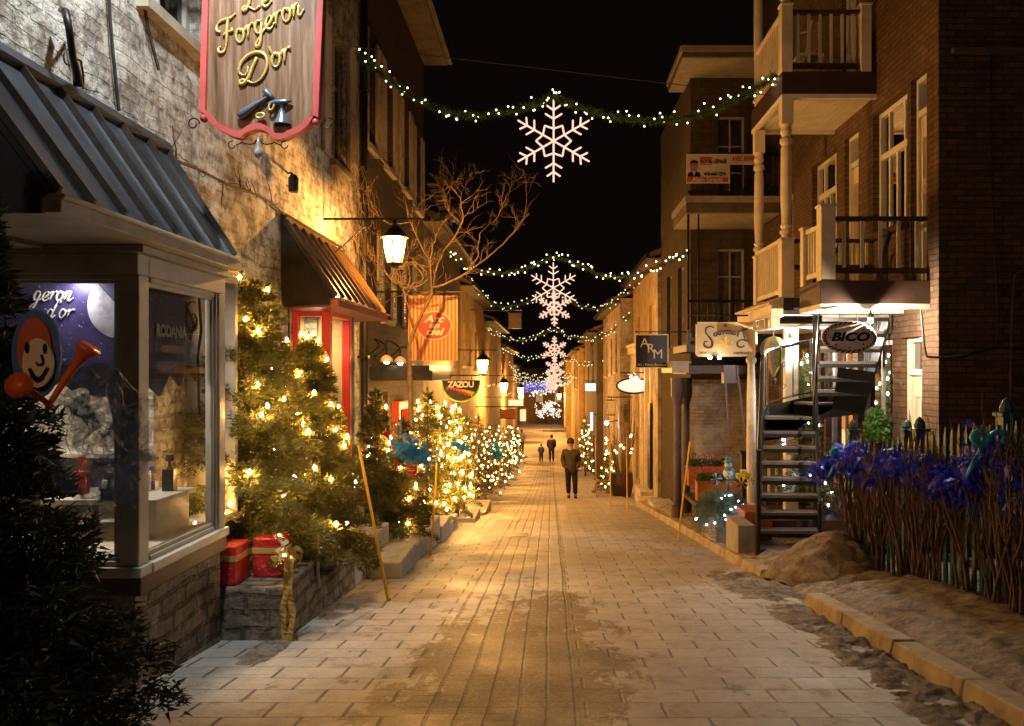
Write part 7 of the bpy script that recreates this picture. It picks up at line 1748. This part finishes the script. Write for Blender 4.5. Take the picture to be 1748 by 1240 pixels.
def person(label, x, y, H, jacket, trousers, hair, stride=.12, lean=0, pockets=True, face=1, hat=None, w=1.0, hold=None):
    z = zg(y); s = H/1.75; t = T('person', label, 'person', (x, y, z))
    J = lambda a, b, c, r: (x+a*s*w+lean*c*s, y+b*s*face, z+c*s, r*s)
    f = stride
    # body: continuous figure
    body = [J(0, 0, .95, .13), J(0, 0, 1.15, .13), J(0, 0, 1.38, .14), J(0, .0, 1.50, .06), J(0, -.01, 1.58, .075), J(0, -.02, 1.66, .088), J(0, -.01, 1.73, .05),
            J(.09, 0, .88, .09), J(.10, -f*.5, .48, .06), J(.10, f*.3-.0, .09, .045), J(.10, f*.3-.14, .04, .04),
            J(-.09, 0, .88, .09), J(-.10, f*.3, .48, .06), J(-.10, f*.9, .10, .045), J(-.10, f*.9-.14, .045, .04),
            J(.19, 0, 1.40, .06), J(.235, .04, 1.15, .045), J(.18, -.09, .97, .032), J(.16, -.11, .94, .03),
            J(-.19, 0, 1.40, .06), J(-.235, .04, 1.15, .045), J(-.18, -.09, .97, .032), J(-.16, -.11, .94, .03)]
    ed = [(0, 1), (1, 2), (2, 3), (3, 4), (4, 5), (5, 6), (0, 7), (7, 8), (8, 9), (9, 10), (0, 11), (11, 12), (12, 13), (13, 14), (2, 15), (15, 16), (16, 17), (17, 18), (2, 19), (19, 20), (20, 21), (21, 22)]
    for sx_, hb in ((1, 18), (-1, 22)):      # five short fingers, curled
        for k in range(5):
            b0 = len(body); o_ = (k-2)*.016
            a = .155*sx_; body += [J(a+o_*.6, -.12-.004*k, .91, .011), J(a+o_, -.125, .88+(.02 if k in (0, 4) else 0), .009)]
            ed += [(hb, b0), (b0, b0+1)]
    skin('body', body, ed, M_SKIN, t, 1)
    leg = [J(0, 0, .94, .155), J(.095, 0, .86, .115), J(.10, -f*.5, .48, .085), J(.10, f*.3, .10, .075), J(-.095, 0, .86, .115), J(-.10, f*.3, .48, .085), J(-.10, f*.9, .11, .075)]
    skin('trousers', leg, [(0, 1), (1, 2), (2, 3), (0, 4), (4, 5), (5, 6)], trousers, t, 1)
    for sx_, fy in ((1, f*.3), (-1, f*.9)):
        c = J(.10*sx_, fy-.05, 0, 0); b = MB(); b.hexa([(c[0]-.05*s, c[1]-.16*s*face, z), (c[0]+.05*s, c[1]-.16*s*face, z), (c[0]+.045*s, c[1]+.10*s*face, z), (c[0]-.045*s, c[1]+.10*s*face, z)], [(c[0]-.04*s, c[1]-.14*s*face, z+.06*s), (c[0]+.04*s, c[1]-.14*s*face, z+.06*s), (c[0]+.045*s, c[1]+.09*s*face, z+.13*s), (c[0]-.045*s, c[1]+.09*s*face, z+.13*s)]); b.build('boot', M_IRON, t, bevel=.01)
    jk = [J(0, 0, .72, (.215)), J(0, 0, 1.0, .19), J(0, 0, 1.2, .185), J(0, 0, 1.38, .175), J(0, 0, 1.50, .09), J(.20, 0, 1.39, .095), J(.25, .04, 1.14, .08), J(.185, -.12, .93, .075), J(-.20, 0, 1.39, .095), J(-.25, .04, 1.14, .08), J(-.185, -.12, .93, .075)]
    skin('jacket', jk, [(0, 1), (1, 2), (2, 3), (3, 4), (3, 5), (5, 6), (6, 7), (3, 8), (8, 9), (9, 10)], jacket, t, 2)
    hd = J(0, 0, 0, 0); hx = x+lean*1.64*s; hc = (hx, y, z+1.645*s)
    hm = MB(); hm.sphere((hx, y+.022*face*s, z+1.675*s), .103*s, 14, 8, 1.0); 
    v2 = []
    if hat: hm.lathe([(.112*s, 1.66*s), (.118*s, 1.70*s), (.10*s, 1.78*s), (.04*s, 1.82*s), (.005, 1.825*s)], (hx, y+.01*face*s, z), 12)
    hm.build('knitted_hat' if hat else 'hair', hat or hair, t, smooth=True)
    fc = MB(); fy = y-.085*s*face
    fc.sphere((hx, fy-.02*s*face, z+1.63*s), .016*s, 6, 4)
    for q in (-1, 1): fc.sphere((hx+q*.088*s, y, z+1.64*s), .022*s, 6, 4)
    fc.build('nose_and_ears', M_SKIN, t, smooth=True)
    e_ = MB()
    for q in (-1, 1): e_.sphere((hx+q*.033*s, fy-.004*s*face, z+1.66*s), .010*s, 6, 4)
    e_.tube([(hx-.025*s, fy-.006*s*face, z+1.59*s), (hx+.025*s, fy-.006*s*face, z+1.59*s)], .006*s, 4)
    e_.build('eyes_and_mouth', M_IRON, t)
    return t
M_JK = paint('olive_brown_jacket', (.055, .042, .022), .8, .3, 9); M_TR = paint('black_trousers', (.012, .011, .012), .8, .3, 9)
M_HAIR = paint('dark_hair', (.03, .02, .014), .7, .3, 20); M_BJ = paint('blue_child_jacket', (.06, .10, .26), .7, .2, 9); M_DJ = paint('dark_grey_coat', (.025, .022, .024), .8, .3, 9); M_PJ = paint('pale_coat', (.42, .40, .40), .7, .2, 9); M_TJ = paint('dark_teal_coat', (.02, .10, .13), .7, .2, 9)
person('man in a bulky olive brown jacket and black trousers walking up the street', .66, 25.2, 1.78, M_JK, M_TR, M_HAIR, .16, lean=-.03, hat=M_HAIR, w=1.0)
person('grown up in a dark coat walking away down the street', .06, 54, 1.75, M_DJ, M_TR, M_HAIR, .18, face=-1, w=1.05)
person('child in a blue jacket walking beside the dark coated grown up', -.62, 53.4, 1.18, M_BJ, M_TR, M_HAIR, .14, face=-1)
person('person in a pale coat standing by the distant left firs', -2.2, 62, 1.7, M_PJ, M_TR, M_HAIR, .15)
person('person in a dark teal coat half hidden at the distant left firs', -2.62, 60.5, 1.65, M_TJ, M_TR, M_HAIR, .1)
